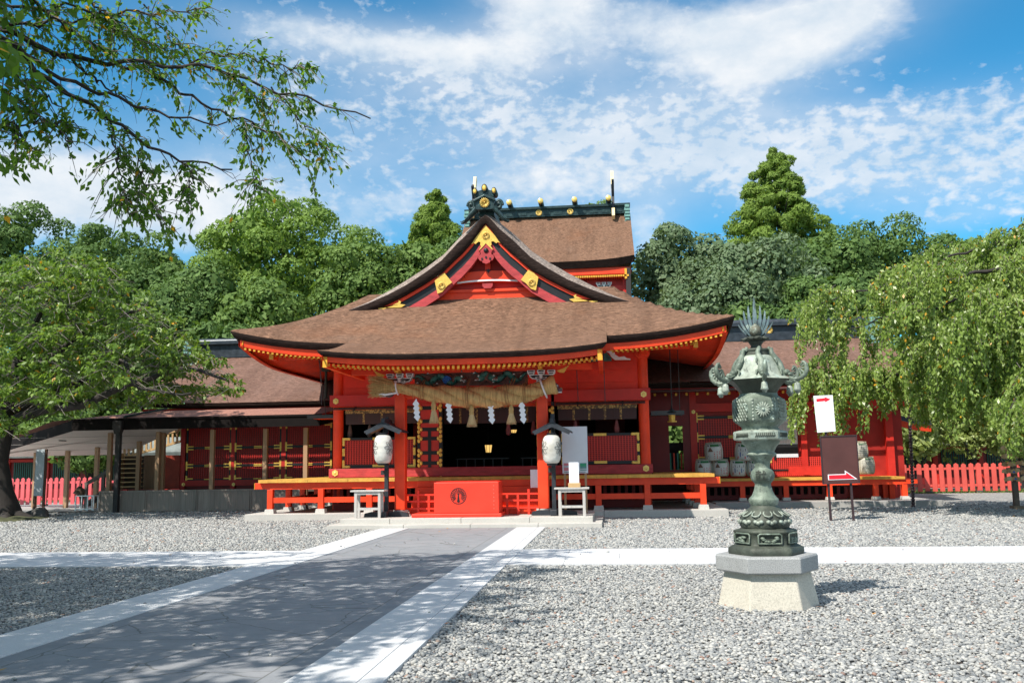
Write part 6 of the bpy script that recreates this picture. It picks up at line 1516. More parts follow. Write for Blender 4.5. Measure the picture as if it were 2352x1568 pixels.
# ------------------------------------------------------------------ straw-wrapped sake barrels
BARW = paint('barrel_white', (.55, .56, .54), .75, .08, 6); BARS = wood('barrel_straw', (.36, .33, .24), .85, (3, 3, 30), .35)
def barrel(px, py, wpx, Y, label, style, tilt=0.0, back=False):
    c = at(px, py, Y); R_ = wpx/2/FPX*Y*1.0; h_ = R_*1.92
    t = thing('sake_barrel', label, 'sake barrel', (c.x, Y, c.z), 'straw-wrapped sake barrels on the right veranda')
    prof_ = [(.70, 0), (.84, .03), (.92, .10), (.98, .28), (1.0, .5), (.98, .72), (.91, .90), (.82, .97), (.66, 1.0)]
    def R3(v): x, y, z = v; x -= c.x; z -= c.z+h_*.0; return (c.x+x*math.cos(tilt)-z*math.sin(tilt), y, c.z+x*math.sin(tilt)+z*math.cos(tilt))
    def fin(b, n, m): b.v = [R3(v) for v in b.v]; return b.build(n, m, t)
    fin(MB().lathe([(r*R_, z*h_) for r, z in prof_], c, 28), 'barrel_body', BARW if not back else paint('barrel_back', (.47, .46, .40), .8, .1, 6))
    b = MB()
    for z in (.03, .97): b.lathe([(R_*.80, z*h_-.02), (R_*.86, z*h_), (R_*.80, z*h_+.02)], c, 28, cap=False)
    for a in (-2.5, -.65, .4, 2.0, 3.4):
        b.tube([(c.x+R_*1.01*r*math.cos(a), c.y+R_*1.01*r*math.sin(a), c.z+z*h_) for r, z in prof_], .016, 5)
    for i in range(7): a = i*2*PI/7; b.tube([(c.x+R_*.9*math.cos(a), c.y+R_*.9*math.sin(a), c.z+h_*1.0), (c.x, c.y, c.z+h_*1.05)], .02, 5)
    fin(b, 'straw_rope', BARS)
    def patch(b, a0, a1, z0, z1, m, tri=False):
        V = []; n = 5
        for i in range(n+1):
            f = i/n; a = a0+(a1-a0)*f; zt = z0+(z1-z0)*((1-abs(2*f-1)) if tri else 1)
            for z in (z0, zt): rr_ = R_*1.012; V.append((c.x+rr_*math.cos(a), c.y+rr_*math.sin(a), c.z+z*h_))
        b.add(V, [(2*i, 2*i+2, 2*i+3, 2*i+1) for i in range(n)], m)
    b = MB(); f0 = -PI/2
    if back:
        for i in range(6): patch(b, f0-.7, f0+.9, .2+.12*i, .215+.12*i, 3)
        patch(b, f0-.3, f0+.8, .87, .93, 0)
    else:
        patch(b, f0-.45, f0+.55, .80, .93, 0)
        if style == 0:
            patch(b, f0-.75, f0-.15, .52, .80, 1, True)
            for i in range(3):
                for j in range(4): patch(b, f0-.1+.30*i+.03*(j % 2), f0+.02+.30*i, .14+.11*j, .14+.11*j+(.06 if (i+j) % 3 else .03), 2)
            for j in range(5): patch(b, f0+.72, f0+.80, .15+.1*j, .21+.1*j, 2)
            patch(b, f0-.8, f0-.7, .25, .30, 3)
        else:
            for i in range(7): a = f0-.8+.26*i; patch(b, a, a+.10, .12+.1*(i % 3), .26+.12*((i*2) % 3), 4 if i % 3 else 2); patch(b, a+.05, a+.12, .55, .60+.1*(i % 2), 3)
        for i in range(2): patch(b, f0-.75+1.35*i, f0-.55+1.35*i, .82, .92, 3)
    fin(b, 'printed_mark', [paint('print_green', (.03, .14, .05), .7), paint('print_brown', (.16, .09, .06), .7), paint('print_red', (.50, .05, .07), .7), paint('print_grey', (.13, .13, .14), .7), paint('print_blue', (.03, .10, .32), .7)])
VYB = 32.75
barrel(1617, 1093, 38, VYB, 'white sake barrel with a brown mountain, lower row, far left', 0)
barrel(1656, 1093, 38, VYB, 'white sake barrel with a brown mountain, lower row, second from left', 0)
barrel(1641, 1058, 41, VYB, 'white sake barrel tilted on top of the two leftmost barrels', 0, .05)
barrel(1696, 1093, 37, VYB, 'white sake barrel with blue prints, lower row, left of the bronze stem', 1)
barrel(1734, 1093, 37, VYB+.1, 'white sake barrel half hidden behind the bronze lantern stem, lower row', 1)
barrel(1708, 1058, 40, VYB+.1, 'white sake barrel on top of the blue printed ones, beside the bronze lantern', 1, -.05)
barrel(1990, 1088, 38, VYB, 'greenish straw sake barrel right of the brown board, lower one', 0, 0, True)
barrel(1976, 1052, 36, VYB, 'greenish straw sake barrel right of the brown board, upper one under the leaves', 0, .04, True)

# ------------------------------------------------------------------ rain chain, plaque rack, small shrine, fences
ch = MB(); p1 = at(2098, 1163, 31.0); p0 = at(2088, 930, 31.0); n = 34
for i in range(n):
    f = i/(n-1); p_ = p0*(1-f)+p1*f; ch.lathe([(.03, .06), (.065, .035), (.05, -.02), (.02, -.05)], p_, 10)
for i in range(20): f = i/19; p_ = Vector((p0.x, p0.y, p0.z+1.9*f)); ch.lathe([(.03, .06), (.065, .035), (.05, -.02), (.02, -.05)], p_, 10)
tag(ch.build('rain_chain', PURP), 'dark cup rain chain hanging to the ground right of the brown board', 'rain chain')
er = thing('plaque_rack', 'wooden rack crowded with prayer plaques at the right edge', 'plaque rack', (at(2335, 1165, 29.6).x, 29.6, .08)); X = er.location.x
for q in (X, X+2.29): MB().box(q-.07, q+.07, 29.52, 29.66, .08, 2.2).build('post', wood('rack_post', (.16, .12, .095), .8), er)
b = MB(); b.box(X-.35, X+2.7, 29.35, 29.85, 2.16, 2.26); b.box(X-.2, X+2.5, 29.56, 29.62, 1.7, 1.76); b.box(X-.2, X+2.5, 29.56, 29.62, 1.25, 1.31); b.box(X-.14, X+.14, 29.44, 29.74, .06, .2); b.build('rack_frame', wood('rack_wood', (.27, .19, .13), .75), er)
def plaque(x, y, z, tl_, m): 
    q = MB(); P_ = [(-.085, -.055), (.085, -.055), (.085, .035), (0, .075), (-.085, .035)]
    q.prism([(x+a*math.cos(tl_)-c*math.sin(tl_), z+a*math.sin(tl_)+c*math.cos(tl_)) for a, c in P_], y, y+.012)
    o = q.build('prayer_plaque', m, er)
    return o
pm = [wood('plaque_a', (.58, .36, .18), .6, (2, 20, 20), .25), wood('plaque_b', (.68, .48, .28), .6, (2, 20, 20), .2), wood('plaque_c', (.46, .25, .12), .6, (2, 20, 20), .25)]
for r_ in range(5):
    for i in range(15):
        x = X-.30+.115*i+rnd.uniform(-.03, .03); z = .98+.22*r_+rnd.uniform(-.03, .03); y = 29.42-.012*(i % 3)-rnd.uniform(0, .05)
        o = plaque(x, y, z, rnd.uniform(-.25, .25), pm[(i*7+r_) % 3])
        if r_ < 2 and i % 3 == 2:
            MB().prism([(x-.05, z-.04), (x+.05, z-.04), (x, z+.03)], y-.004, y).build('painted_peak', BLUEP, o)
ss = thing('small_shrine', 'small red shrine with a curved verdigris roof behind the picket fence', 'small shrine', (at(2025, 1100, 38.5).x, 38.5, .15)); X = ss.location.x; Y = 38.5
b = MB(); b.box(X-1.0, X+.50, Y, Y+1.6, .3, 2.85); b.build('wall', VERM, ss)
b = MB(); b.box(X+.35, X+.55, Y-.06, Y, .3, 2.9); b.box(X-1.0, X+.55, Y-.08, Y-.06, 2.55, 2.72); b.build('wall_frame', VERM, ss)
b = MB(); pr_ = [(-2.2, 4.55), (-1.2, 4.2), (-.2, 3.75), (.7, 3.35), (1.5, 3.12), (2.1, 3.05)]
V = [(X-.4+x, Y-1.0, z) for x, z in pr_]+[(X-.4+x, Y+2.4, z) for x, z in pr_]+[(X-.4+x, Y-1.0, z-.18) for x, z in pr_]; n = len(pr_)
b.add(V, [(i, i+1, i+1+n, i+n) for i in range(n-1)], 0, True); b.add(V, [(i, i+2*n, i+1+2*n, i+1) for i in range(n-1)], 1)
V = [(X-.4-2.2*2+ -x, Y-1.0, z) for x, z in pr_]+[(X-.4-4.4-x, Y+2.4, z) for x, z in pr_]; b.add(V, [(i, i+n, i+1+n, i+1) for i in range(n-1)], 0, True)
V = [(X-.4+x, Y-.95, z-.18) for x, z in pr_]+[(X-.4+x, Y-.9, z-.42) for x, z in pr_]; b.add(V, [(i, i+n, i+1+n, i+1) for i in range(n-1)], 2)
b.build('roof', [paint('verdigris_sheet', (.28, .40, .40), .5, .2, 3), CHAR, VERM], ss)
MB().box(X-1.6, X+.95, Y-.7, Y+.1, 2.9, 3.0).build('porch_board', paint('grey_board', (.3, .28, .27), .7), ss)
b = MB(); b.tube([(X-1.0, Y-.12, 2.62), (X-.3, Y-.14, 2.56), (X+.5, Y-.12, 2.62)], .035, 7); b.build('rope', STRAW, ss)
b = MB()
for q in (-.75, -.28, .2):
    for j in range(3): b.add([(X+q-.05+.02*j, Y-.16, 2.58-.12*j), (X+q+.05+.02*j, Y-.16, 2.54-.12*j), (X+q+.03+.02*j, Y-.16, 2.42-.12*j), (X+q-.07+.02*j, Y-.16, 2.46-.12*j)], [(0, 1, 2, 3)])
b.build('paper_streamer', PAPER, ss); MB().prism([(X-.55, 2.3), (X-.1, 2.36), (X+.0, 2.58), (X-.55, 2.58)], Y-.02, Y-.01).box(X-.45, X-.1, Y-.02, Y-.012, 1.75, 2.0).build('gold_fitting', GOLD, ss)

FENP = paint('pink_red_fence_paint', (.60, .085, .065), .55, .15, 1.5, .2, worn=(.66, .32, .26), wamt=.0)
FENL = paint('pink_fence_paint', (.66, .11, .125), .55, .12, 1.5, .2, worn=(.70, .36, .36), wamt=.0)
def pickets(x0, x1, Y, z0, h, sp, label, mat, light=None):
    t = thing('picket_fence', label, 'fence', ((x0+x1)/2, Y, z0)); n = int((x1-x0)/sp)
    for i in range(min(n, 100)):
        x = x0+sp*(i+.5); w_ = sp*.32; hh = h+rnd.uniform(-.012, .012); b = MB(); b.prism([(x-w_, z0+.08), (x+w_, z0+.08), (x+w_, z0+hh-.06), (x, z0+hh), (x-w_, z0+hh-.06)], Y-.025+rnd.uniform(0, .006), Y)
        b.build('picket', mat, t)
    b = MB(); b.box(x0, x1, Y+.005, Y+.06, z0+h*.78, z0+h*.86); b.box(x0, x1, Y+.005, Y+.06, z0+h*.22, z0+h*.30); b.build('rail', mat, t)
    x = x0+.6
    while x < x1: q = MB().box(x-.06, x+.06, Y+.065, Y+.17, z0-.05, z0+h*.92).build('post', mat, t); MB().box(x-.12, x+.12, Y-.06, Y+.2, z0-.05, z0+.10).build('stone_foot', ROCK, q); x += 2.05
    return t
a, c = at(-30, 1120, 39.3), at(262, 1120, 39.3); zt = at(100, 1096, 39.3).z
pickets(a.x, c.x, 39.3, .15, zt-.15, .258, 'pink-red picket fence behind the shelter on the left', FENL)
a, c = at(1985, 1100, 42.3), at(2345, 1100, 42.3); zt = at(2200, 1063, 42.3).z
pickets(a.x, c.x, 42.3, .15, zt-.15, .305, 'pink-red picket fence right of the buildings, before the shrubs', FENP)
# roofed corridor walls with green lattice in the shade behind the fences
GRNB = paint('green_lattice_bars', (.015, .085, .06), .5)
for nm, x0, x1, Y, zt in (('red and green latticed corridor wall deep in shade behind the left fence', -50, -13, 47.5, 2.6), ('red and green latticed corridor wall deep in shade behind the right fence', 13.5, 34, 50.0, 2.5)):
    t = thing('corridor_wall', nm, 'wall', ((x0+x1)/2, Y, .15)); b = MB(); b.box(x0, x1, Y, Y+.1, .15, zt); b.build('wall', DARKRED, t)
    b = MB(); g = MB(); x = x0
    while x < x1:
        b.box(x-.11, x+.11, Y-.12, Y, .15, zt)
        for i in range(13): xx = x+.35+.115*i; g.box(xx-.035, xx+.035, Y-.05, Y-.01, zt-1.45, zt-.45)
        x += 2.2
    b.box(x0, x1, Y-.10, Y-.005, zt-.42, zt-.28); b.build('post', RED, t); g.build('lattice_bars', GRNB, t)
    b = MB(); b.add([(x0, Y-1.1, zt-.05), (x1, Y-1.1, zt-.05), (x1, Y+.1, zt+.75), (x0, Y+.1, zt+.75), (x1, Y+1.3, zt-.05), (x0, Y+1.3, zt-.05), (x0, Y-1.05, zt-.22), (x1, Y-1.05, zt-.22)], [(0, 1, 2, 3), (3, 2, 4, 5), (6, 7, 1, 0)]); b.build('roof', paint('corridor_roof', (.16, .18, .17), .6, .3, 2), t)
# ------------------------------------------------------------------ trees
def unit(a): return a/np.maximum(np.linalg.norm(a, axis=-1, keepdims=True), 1e-9)
def leaves(P, N, D, ln, wd, fold=.15):
    """P centres, N normals, D long axes, ln length, wd half width -> (n,4,3) pointed leaves"""
    N = unit(N); D = unit(D-N*np.sum(D*N, 1, keepdims=True)*.6); W = unit(np.cross(N, D)); ln = np.asarray(ln)[:, None]; wd = np.asarray(wd)[:, None]
    return np.stack([P-D*ln*.5, P+W*wd+N*wd*fold-D*ln*.05, P+D*ln*.5, P-W*wd+N*wd*fold-D*ln*.05], 1)
def puff_leaves(C, R, nper, ln, wd, rng, sq=.75, up=.45):
    n = len(C)*nper; idx = np.repeat(np.arange(len(C)), nper)
    d = unit(rng.normal(size=(n, 3))+np.array([0, 0, up])); r = R[idx]*(rng.uniform(.60, 1.0, n)**.3)*(1+.07*rng.normal(size=n))
    P = C[idx]+d*r[:, None]*np.array([1, 1, sq])
    N = d+rng.normal(0, .27, (n, 3)); D = rng.normal(0, 1, (n, 3))+np.array([0, 0, -.5])
    s = rng.uniform(.5, 1.35, n); return leaves(P, N, D, ln*s, wd*s)
def trunk(b, base, top, r0_, n=8, limbs=0, spread=3.0, rng=None, h0=.35):
    base = Vector(base); top = Vector(top); pts = []
    for i in range(n): f = i/(n-1); p = base*(1-f)+top*f; pts.append(p+Vector((.25*math.sin(i*1.7+base.x), .2*math.cos(i*1.3+base.y), 0))*(f*(1-f)*4)*r0_*2)
    b.tube(pts, [r0_*(1.35 if i == 0 else 1-.75*i/(n-1)) for i in range(n)], 9)
    for q in range(limbs):
        f = h0+(1-h0)*q/max(1, limbs); p = base*(1-f)+top*f; a = q*2.4+base.x; L = spread*(1.1-.6*f); e = p+Vector((L*math.cos(a), L*math.sin(a), L*.7)); m_ = (p+e)/2+Vector((0, 0, -.1*L))
        b.tube([p, m_, e], [r0_*.45*(1.1-f*.6), r0_*.3*(1.1-f*.6), r0_*.08], 6)
def forest_tree(label, px, top, bottom, wpx, Y, mat, seed, name='broadleaf_tree', group='forest trees behind the shrine', pr=1.15, lw=(.28, .086), cone=0.0, dens=1.0, trunk_show=True, yr=.75, nper=430):
    rng = np.random.default_rng(seed); c = at(px, (top+bottom)/2, Y); T = at(px, top, Y); Bm = at(px, bottom, Y)
    hz = (T.z-Bm.z)/2; hw = wpx/2/FPX*Y; t = thing(name, label, 'tree', (c.x, Y, .15), group)
    area = 4*PI*((hw*hz)**.8*1.0); npf = int(max(26, dens*area/(PI*pr*pr)*.80)); C, R = [], []
    if cone:                     # whorls of drooping clumps, narrow at the tip
        for L in range(17):
            t_ = .012+.988*L/16; r = .45+.72*t_; rad = max(0, hw*t_**cone-r*.8); n_ = max(1, int(2*PI*rad/(1.05*r)))
            for q in range(n_):
                a = 2*PI*q/n_+L*1.3+rng.normal(0, .25); k_ = rng.uniform(.50, 1.18); rr_ = r*rng.uniform(.55, 1.15)
                if rng.random() < .20: continue
                C.append((c.x+rad*k_*math.cos(a), Y+rad*k_*.85*math.sin(a), T.z-r*.9-2*hz*t_*.93+rng.normal(0, .45)-.15*rad*k_)); R.append(rr_)
            if L == 0:
                for q in range(5): C.append((c.x+.1*q*(-1)**q, Y, T.z-.35-.55*q)); R.append(.34+.11*q)
            if rad > 1.2: C.append((c.x+rng.normal(0, .4), Y, T.z-r-2*hz*t_*.93)); R.append(rad*.55)
    else:
        for i in range(npf):
            z = 1-2*(i+.5)/npf; a = i*2.39996+seed; q = math.sqrt(1-z*z); k_ = .74+.27*rng.random()
            x, y, zz = q*math.cos(a)*k_, q*math.sin(a)*k_*yr, z*k_
            if y > .55 and rng.random() < .6: continue
            r = pr*(.8+.6*rng.random())
            C.append((c.x+x*hw*(1-.25*pr/hw)+rng.normal(0, .25), Y+y*hw+rng.normal(0, .25), c.z+zz*(hz-.5*pr)+rng.normal(0, .25))); R.append(r)
    Ci, Ri = [], []
    for i in range(int(npf*.8) if not cone else 0):      # inner mass
        d = rng.normal(size=3); d /= np.linalg.norm(d); k_ = .70*rng.random()**.4
        Ci.append((c.x+d[0]*hw*k_, Y+d[1]*hw*k_*yr, c.z+d[2]*hz*k_)); Ri.append(pr*1.5)
    C, R = np.array(C), np.array(R)
    V = puff_leaves(C, R, nper, lw[0], lw[1], rng)
    if Ci: V = np.concatenate([V, puff_leaves(np.array(Ci), np.array(Ri), 170, lw[0]*1.9, lw[1]*1.9, rng)])
    quads('crown', V, mat, t)
    b = MB(); trunk(b, (c.x, Y, .1), (c.x+.3, Y, c.z+hz*.55), max(.22, hw*.06), limbs=9, spread=hw*.7, h0=.25); b.build('trunk', BARK, t)
    return t
FT = [
 ('dark evergreen tree at the far left edge of the forest, topmost there', 40, 455, 860, 330, 74, LF_DARK, 1),
 ('dark green tree left of centre on the sloping left treeline, under the hanging branch', 235, 500, 860, 290, 72, LF_DARK, 2),
 ('thin-topped olive tree between the dark left trees and the big round bright tree', 355, 535, 860, 150, 76, LF_MID, 3),
 ('big round bright yellow-green tree left of the gabled hall', 640, 443, 800, 440, 70, LF_CAMPHOR, 4),
 ('mid-green tree between the big round bright tree and the hall roof', 835, 545, 800, 250, 66, LF_MID, 5),
 ('mid-green tree just left of the gable slope, below the pointed light tree', 955, 560, 780, 200, 68, LF_MID, 6),
 ('dark low tree in the shade below the left treeline', 400, 640, 860, 220, 62, LF_DARK, 7),
 ('dark low tree in the shade behind the left end of the main eave', 610, 640, 860, 240, 63, LF_MID, 8),
 ('grey-green round tree directly right of the rear sanctuary', 1575, 515, 790, 260, 66, LF_BLUE, 10),
 ('grey-green broad tree behind the flame finial of the bronze lantern', 1740, 535, 800, 260, 64, LF_BLUE, 11),
 ('dark green tree right of the tall pointed tree', 1905, 525, 800, 240, 70, LF_DARK, 12),
 ('dark green tree on the right treeline above the weeping tree', 2045, 505, 800, 260, 73, LF_DARK, 13),
 ('olive tree at the right end of the treeline, partly behind the weeping tree', 2190, 535, 800, 200, 74, LF_MID, 14),
 ('dark shaded tree filling the gap low behind the left cherry tree', 110, 690, 1010, 320, 57, LF_DARK, 16),
 ('mid-green tree low behind the shelter roof and cherry branches', 290, 760, 1010, 240, 55, LF_MID, 17),
 ('shaded tree behind the right corridor wall under the weeping branches', 2170, 720, 1020, 300, 57, LF_DARK, 18),
 ('dark leafy tree low in shade left of the rear sanctuary', 1040, 560, 760, 150, 75, LF_DARK, 19),
 ('dark leafy tree in the gap below the dark left treeline', 330, 600, 860, 240, 66, LF_DARK, 23),
 ('dark leafy tree in the gap left of the big round bright tree', 470, 600, 860, 180, 64, LF_DARK, 24),
 ('dark leafy tree low behind the finial between the grey-green trees', 1650, 620, 820, 300, 61, LF_BLUE, 25),
 ('dark leafy tree low between the tall pointed tree and the weeping tree', 1900, 640, 820, 260, 61, LF_DARK, 26),
 ('deep shaded tree behind the weeping tree at the right edge', 2340, 600, 900, 260, 66, LF_MID, 15),
]
for l_, px, tp, bt, wp, Y, mt, sd in FT: forest_tree(l_, px, tp, bt, wp, Y, mt, sd, pr=1.3 if sd == 4 else 1.2, nper=640 if sd == 4 else 470)
forest_tree('tall pointed light-green tree towering over the right treeline', 1783, 338, 660, 345, 86, LF_LIGHT, 20, 'pointed_tree', pr=1.75, lw=(.46, .062), cone=.66, dens=1.9, nper=230)
forest_tree('pointed light-green tree between the round bright tree and the ridge ornament', 1003, 436, 660, 200, 82, LF_LIGHT, 21, 'pointed_tree', pr=1.5, lw=(.42, .06), cone=.5, dens=1.9, nper=230)
forest_tree('small tree top peeping over the sanctuary ridge', 1374, 458, 700, 70, 100, LF_MID, 22, pr=1.0, dens=.8)
for i, (px, tp, wp, Y, lb) in enumerate(((480, 735, 130, 58, 'dark bush showing over the left wing ridge beside the cherry tree'), (560, 740, 120, 57, 'dark bush just left of the main eave tip'), (1730, 690, 130, 58, 'dark bush right of the main eave tip, behind the finial'), (1830, 700, 130, 57, 'dark bush over the right wing ridge, before the weeping tree'), (2130, 930, 230, 54, 'shaded bush behind the right corridor wall, left part'), (2300, 920, 220, 54, 'shaded bush behind the right corridor wall, right part'), (120, 930, 300, 52, 'shaded bush behind the left corridor wall'), (420, 905, 260, 50, 'shaded bush behind the shelter roof'), (1552, 960, 150, 47, 'dark bush seen through the passage window'))):
    forest_tree(lb, px, tp, tp+170, wp, Y, LF_DARK if i < 4 else LF_MID, 40+i, 'bush', 'bushes behind the buildings', pr=.8, lw=(.26, .08), nper=110)
for i, (px, tp, bt, wp, Y, lb) in enumerate(((2090, 905, 1062, 150, 45.2, 'pale sunlit shrub behind the right picket fence, left one'), (2225, 850, 1060, 190, 46.0, 'tall pale sunlit shrub behind the right picket fence, middle one'), (2330, 915, 1060, 140, 45.2, 'pale sunlit shrub behind the right picket fence beside the plaque rack'), (200, 1000, 1075, 150, 45.4, 'shrub with dull leaves behind the left picket fence'))):
    forest_tree(lb, px, tp, bt, wp, Y, LF_SHRUB if i < 3 else LF_MID, 60+i, 'shrub', 'shrubs behind the picket fences', pr=.5, lw=(.20, .055), nper=90)

# a leafy spray hanging from a twig
def spray(P0, dirv, L, n, rng, ln, wd, droop=.6):
    f = rng.uniform(.12, 1, n); P = np.array(P0)+np.array(dirv)*(f*L)[:, None]+np.array([0, 0, -1])*(droop*L*f**2)[:, None]+rng.normal(0, .04*L+.02, (n, 3))
    D = rng.normal(0, .55, (n, 3))+np.array([0, 0, -1.0])+np.array(dirv)*.6; N = rng.normal(0, .6, (n, 3))+np.array([0, -.25, .75]); s = rng.uniform(.65, 1.2, n)
    return leaves(P+unit(D)*(ln*s*.45)[:, None], N, D, ln*s, wd*s)
def polyline(pts, n):
    pts = [Vector(p) for p in pts]; seg = [(pts[i+1]-pts[i]).length for i in range(len(pts)-1)]; tot = sum(seg); out = []
    for k_ in range(n):
        d = tot*k_/(n-1); i = 0
        while i < len(seg)-1 and d > seg[i]: d -= seg[i]; i += 1
        out.append(pts[i].lerp(pts[i+1], min(1, d/seg[i])))
    return out, tot

# overhanging cherry branches, upper left; the trunk stands out of the picture on the left
rng = np.random.default_rng(5); Zs = .3662
ov = thing('overhanging_cherry_tree', 'cherry tree whose leafy branches hang into the sky at the upper left', 'tree', (-13.5, 6.5, 0))
BR = [([(-300, -60), (0, 250), (100, 290), (230, 400), (400, 500), (600, 570), (800, 640), (1000, 710), (1200, 760), (1420, 770)], 10.4, 12.2, .085, .10),
 ([(-300, 40), (90, 280), (200, 420), (300, 510), (450, 590), (600, 680), (750, 790), (900, 890), (1000, 950), (1150, 1010), (1330, 1040), (1450, 1050)], 10.2, 11.6, .09, .35),
 ([(-300, 0), (50, 210), (300, 310), (500, 370), (700, 400), (950, 400), (1200, 410), (1350, 430), (1500, 490), (1700, 560), (1900, 610), (2100, 680), (2320, 730)], 10.8, 13.2, .09, .55),
 ([(300, 320), (450, 380), (600, 500), (750, 600), (820, 640)], 11.2, 11.9, .05, .1),
 ([(700, 400), (900, 430), (1000, 490), (1150, 590), (1300, 660), (1450, 730), (1600, 780), (1750, 850), (1850, 940), (1950, 1020)], 11.9, 12.7, .05, .8),
 ([(-250, -80), (0, 30), (300, 60), (500, 40), (650, 100), (850, 80), (1050, 75), (1200, 80), (1310, 20)], 11.0, 12.6, .05, 1.0),
 ([(-200, 120), (0, 150), (250, 150), (450, 130), (600, 110), (750, 180), (900, 270), (1050, 300)], 11.0, 12.4, .05, 1.3),
 ([(1180, 400), (1280, 350), (1400, 340), (1550, 350), (1700, 400), (1850, 430), (2000, 420)], 12.4, 13.1, .025, 1.2),
 ([(690, 780), (720, 900), (740, 1020), (760, 1150), (800, 1280), (850, 1400)], 10.9, 10.6, .022, 1.35),
 ([(880, 890), (880, 1000), (900, 1150), (950, 1300), (1000, 1400)], 11.0, 10.8, .02, 1.35),
 ([(1150, 1010), (1200, 1080), (1200, 1150), (1180, 1280)], 11.4, 11.2, .016, 1.2),
 ([(1540, 760), (1550, 950), (1600, 1080), (1640, 1200)], 12.4, 12.2, .016, 1.1),
 ([(-200, 820), (0, 800), (200, 770), (370, 760), (520, 800)], 10.2, 10.8, .03, .9),
 ([(100, 790), (130, 860), (200, 950)], 10.3, 10.2, .014, 1.1), ([(340, 760), (430, 880), (440, 960)], 10.6, 10.5, .014, .5),
 ([(1700, 560), (1800, 650), (1900, 780), (2000, 900), (2070, 980)], 12.8, 12.6, .02, 1.0),
 ([(-200, 330), (0, 420), (150, 500), (300, 600), (400, 700)], 9.9, 10.6, .04, 1.2), ([(-200, 520), (0, 560), (120, 640), (240, 720)], 9.9, 10.3, .03, 1.3),
 ([(900, 20), (1000, 150), (1080, 260), (1130, 380)], 12.2, 12.6, .02, 1.0), ([(500, -60), (620, 60), (760, 140), (880, 260)], 11.6, 12.0, .03, 1.2),
 ([(1450, 430), (1500, 520), (1600, 600), (1650, 660)], 12.6, 12.5, .014, .7), ([(100, -80), (250, 40), (420, 180), (560, 260), (700, 330)], 10.6, 11.5, .04, 1.2)]
b = MB(); tw = MB(); LV = []
for pts, Ya, Yb, r_, dn in BR:
    P3 = [at(x*Zs, y*Zs, Ya+(Yb-Ya)*i/(len(pts)-1)) for i, (x, y) in enumerate(pts)]
    pl_, tot = polyline(P3, 26)
    pl_ = [p+Vector((0, .06*math.sin(i*1.1), .035*math.sin(i*1.9+Ya*7))) for i, p in enumerate(pl_)]
    b.tube(pl_, [r_*.44*(1-.85*i/25)+.004 for i in range(26)], 7)
    nt = int(tot*12.5*dn)+5
    for q in range(nt):
        k_ = rng.uniform(.05, .90 if r_ > .06 else 1.0); i = min(24, int(k_*25)); p = pl_[i]; a = rng.uniform(0, 2*PI); tdir = (pl_[i+1]-pl_[i]).normalized()
        d = (tdir*rng.uniform(.2, .9)+Vector((math.cos(a)*.6, math.sin(a)*.6, rng.uniform(-.6, .45)))).normalized(); L = rng.uniform(.22, .66)
        tw.tube([p, p+d*L*.5+Vector((0, 0, -.06*L)), p+d*L+Vector((0, 0, -.35*L))], [.008, .006, .0025], 4)
        LV.append(spray(p, d, L, int(rng.integers(9, 18)), rng, .106, .026, .35))
    for q in range(int(tot*2.0)):     # bare twigs
        i = int(rng.integers(6, 25)); p = pl_[i]; d = (((pl_[i]-pl_[i-1]).normalized())*.7+Vector((rng.normal(0, .3), rng.normal(0, .4), rng.normal(-.1, .5)))).normalized(); L = rng.uniform(.15, .42)
        tw.tube([p, p+d*L*.6+Vector((rng.normal(0, .03), 0, rng.normal(0, .04))), p+d*L+Vector((0, 0, rng.uniform(-.15, .12)))], [.006, .004, .002], 4)
# the rest of its crown, overhead and to the left of the picture
hub = Vector((-13.5, 6.5, 4.0))
b.tube([(-13.6, 6.5, -.1), (-13.4, 6.5, 1.2), (-13.5, 6.5, 2.6), hub], [.55, .42, .38, .34], 12)
offs = []
for q in range(26):
    a = rng.uniform(-1.9, 1.9); L = rng.uniform(4, 11.5); e = hub+Vector((L*math.cos(a), L*math.sin(a)*.8-1.0, rng.uniform(1.6, 5.5)))
    ln_ = [hub.lerp(e, f)+Vector((0, 0, .7*math.sin(PI*f))) for f in [i/9 for i in range(10)]]
    if max(1 if ((p-CAM).dot(fw) > .3 and abs((p-CAM).dot(rt)/(p-CAM).dot(fw)*FPX) < 1190 and abs((p-CAM).dot(up)/(p-CAM).dot(fw)*FPX) < 800) else 0 for p in ln_): continue
    b.tube(ln_, [.14*(1-.85*i/9)+.006 for i in range(10)], 7); offs.append(ln_)
ncl = 11000; cx_ = rng.uniform(-15, -1.4, ncl); cy_ = rng.uniform(-3.5, 12.5, ncl); cz_ = rng.uniform(5.2, 9.0, ncl)
for x, y, z in zip(cx_, cy_, cz_):
    v = Vector((x, y, z))-CAM; w_ = v.dot(fw)
    if w_ > .2 and abs(v.dot(rt)/w_*FPX) < 1260 and abs(v.dot(up)/w_*FPX) < 860: continue
    g = math.sin(x*1.15+y*.5)+math.sin(y*1.3-x*.4)+.8*math.sin(x*2.3+1)*math.sin(y*2.6)
    if g < -.95: continue
    if ((x+8.5)/8.5)**2+((y-5)/8.0)**2 > 1: continue
    a = rng.uniform(0, 2*PI); d = Vector((math.cos(a), math.sin(a), -.1)); LV.append(spray((x, y, z), d, .7, 22, rng, .15, .042, .3)); tw.tube([(x, y, z), Vector((x, y, z))+d*.7], [.008, .003], 4)
b.build('trunk', BARK, ov); tw.build('twigs', BARKT, ov); quads('crown', np.concatenate(LV), LF_OVER, ov)

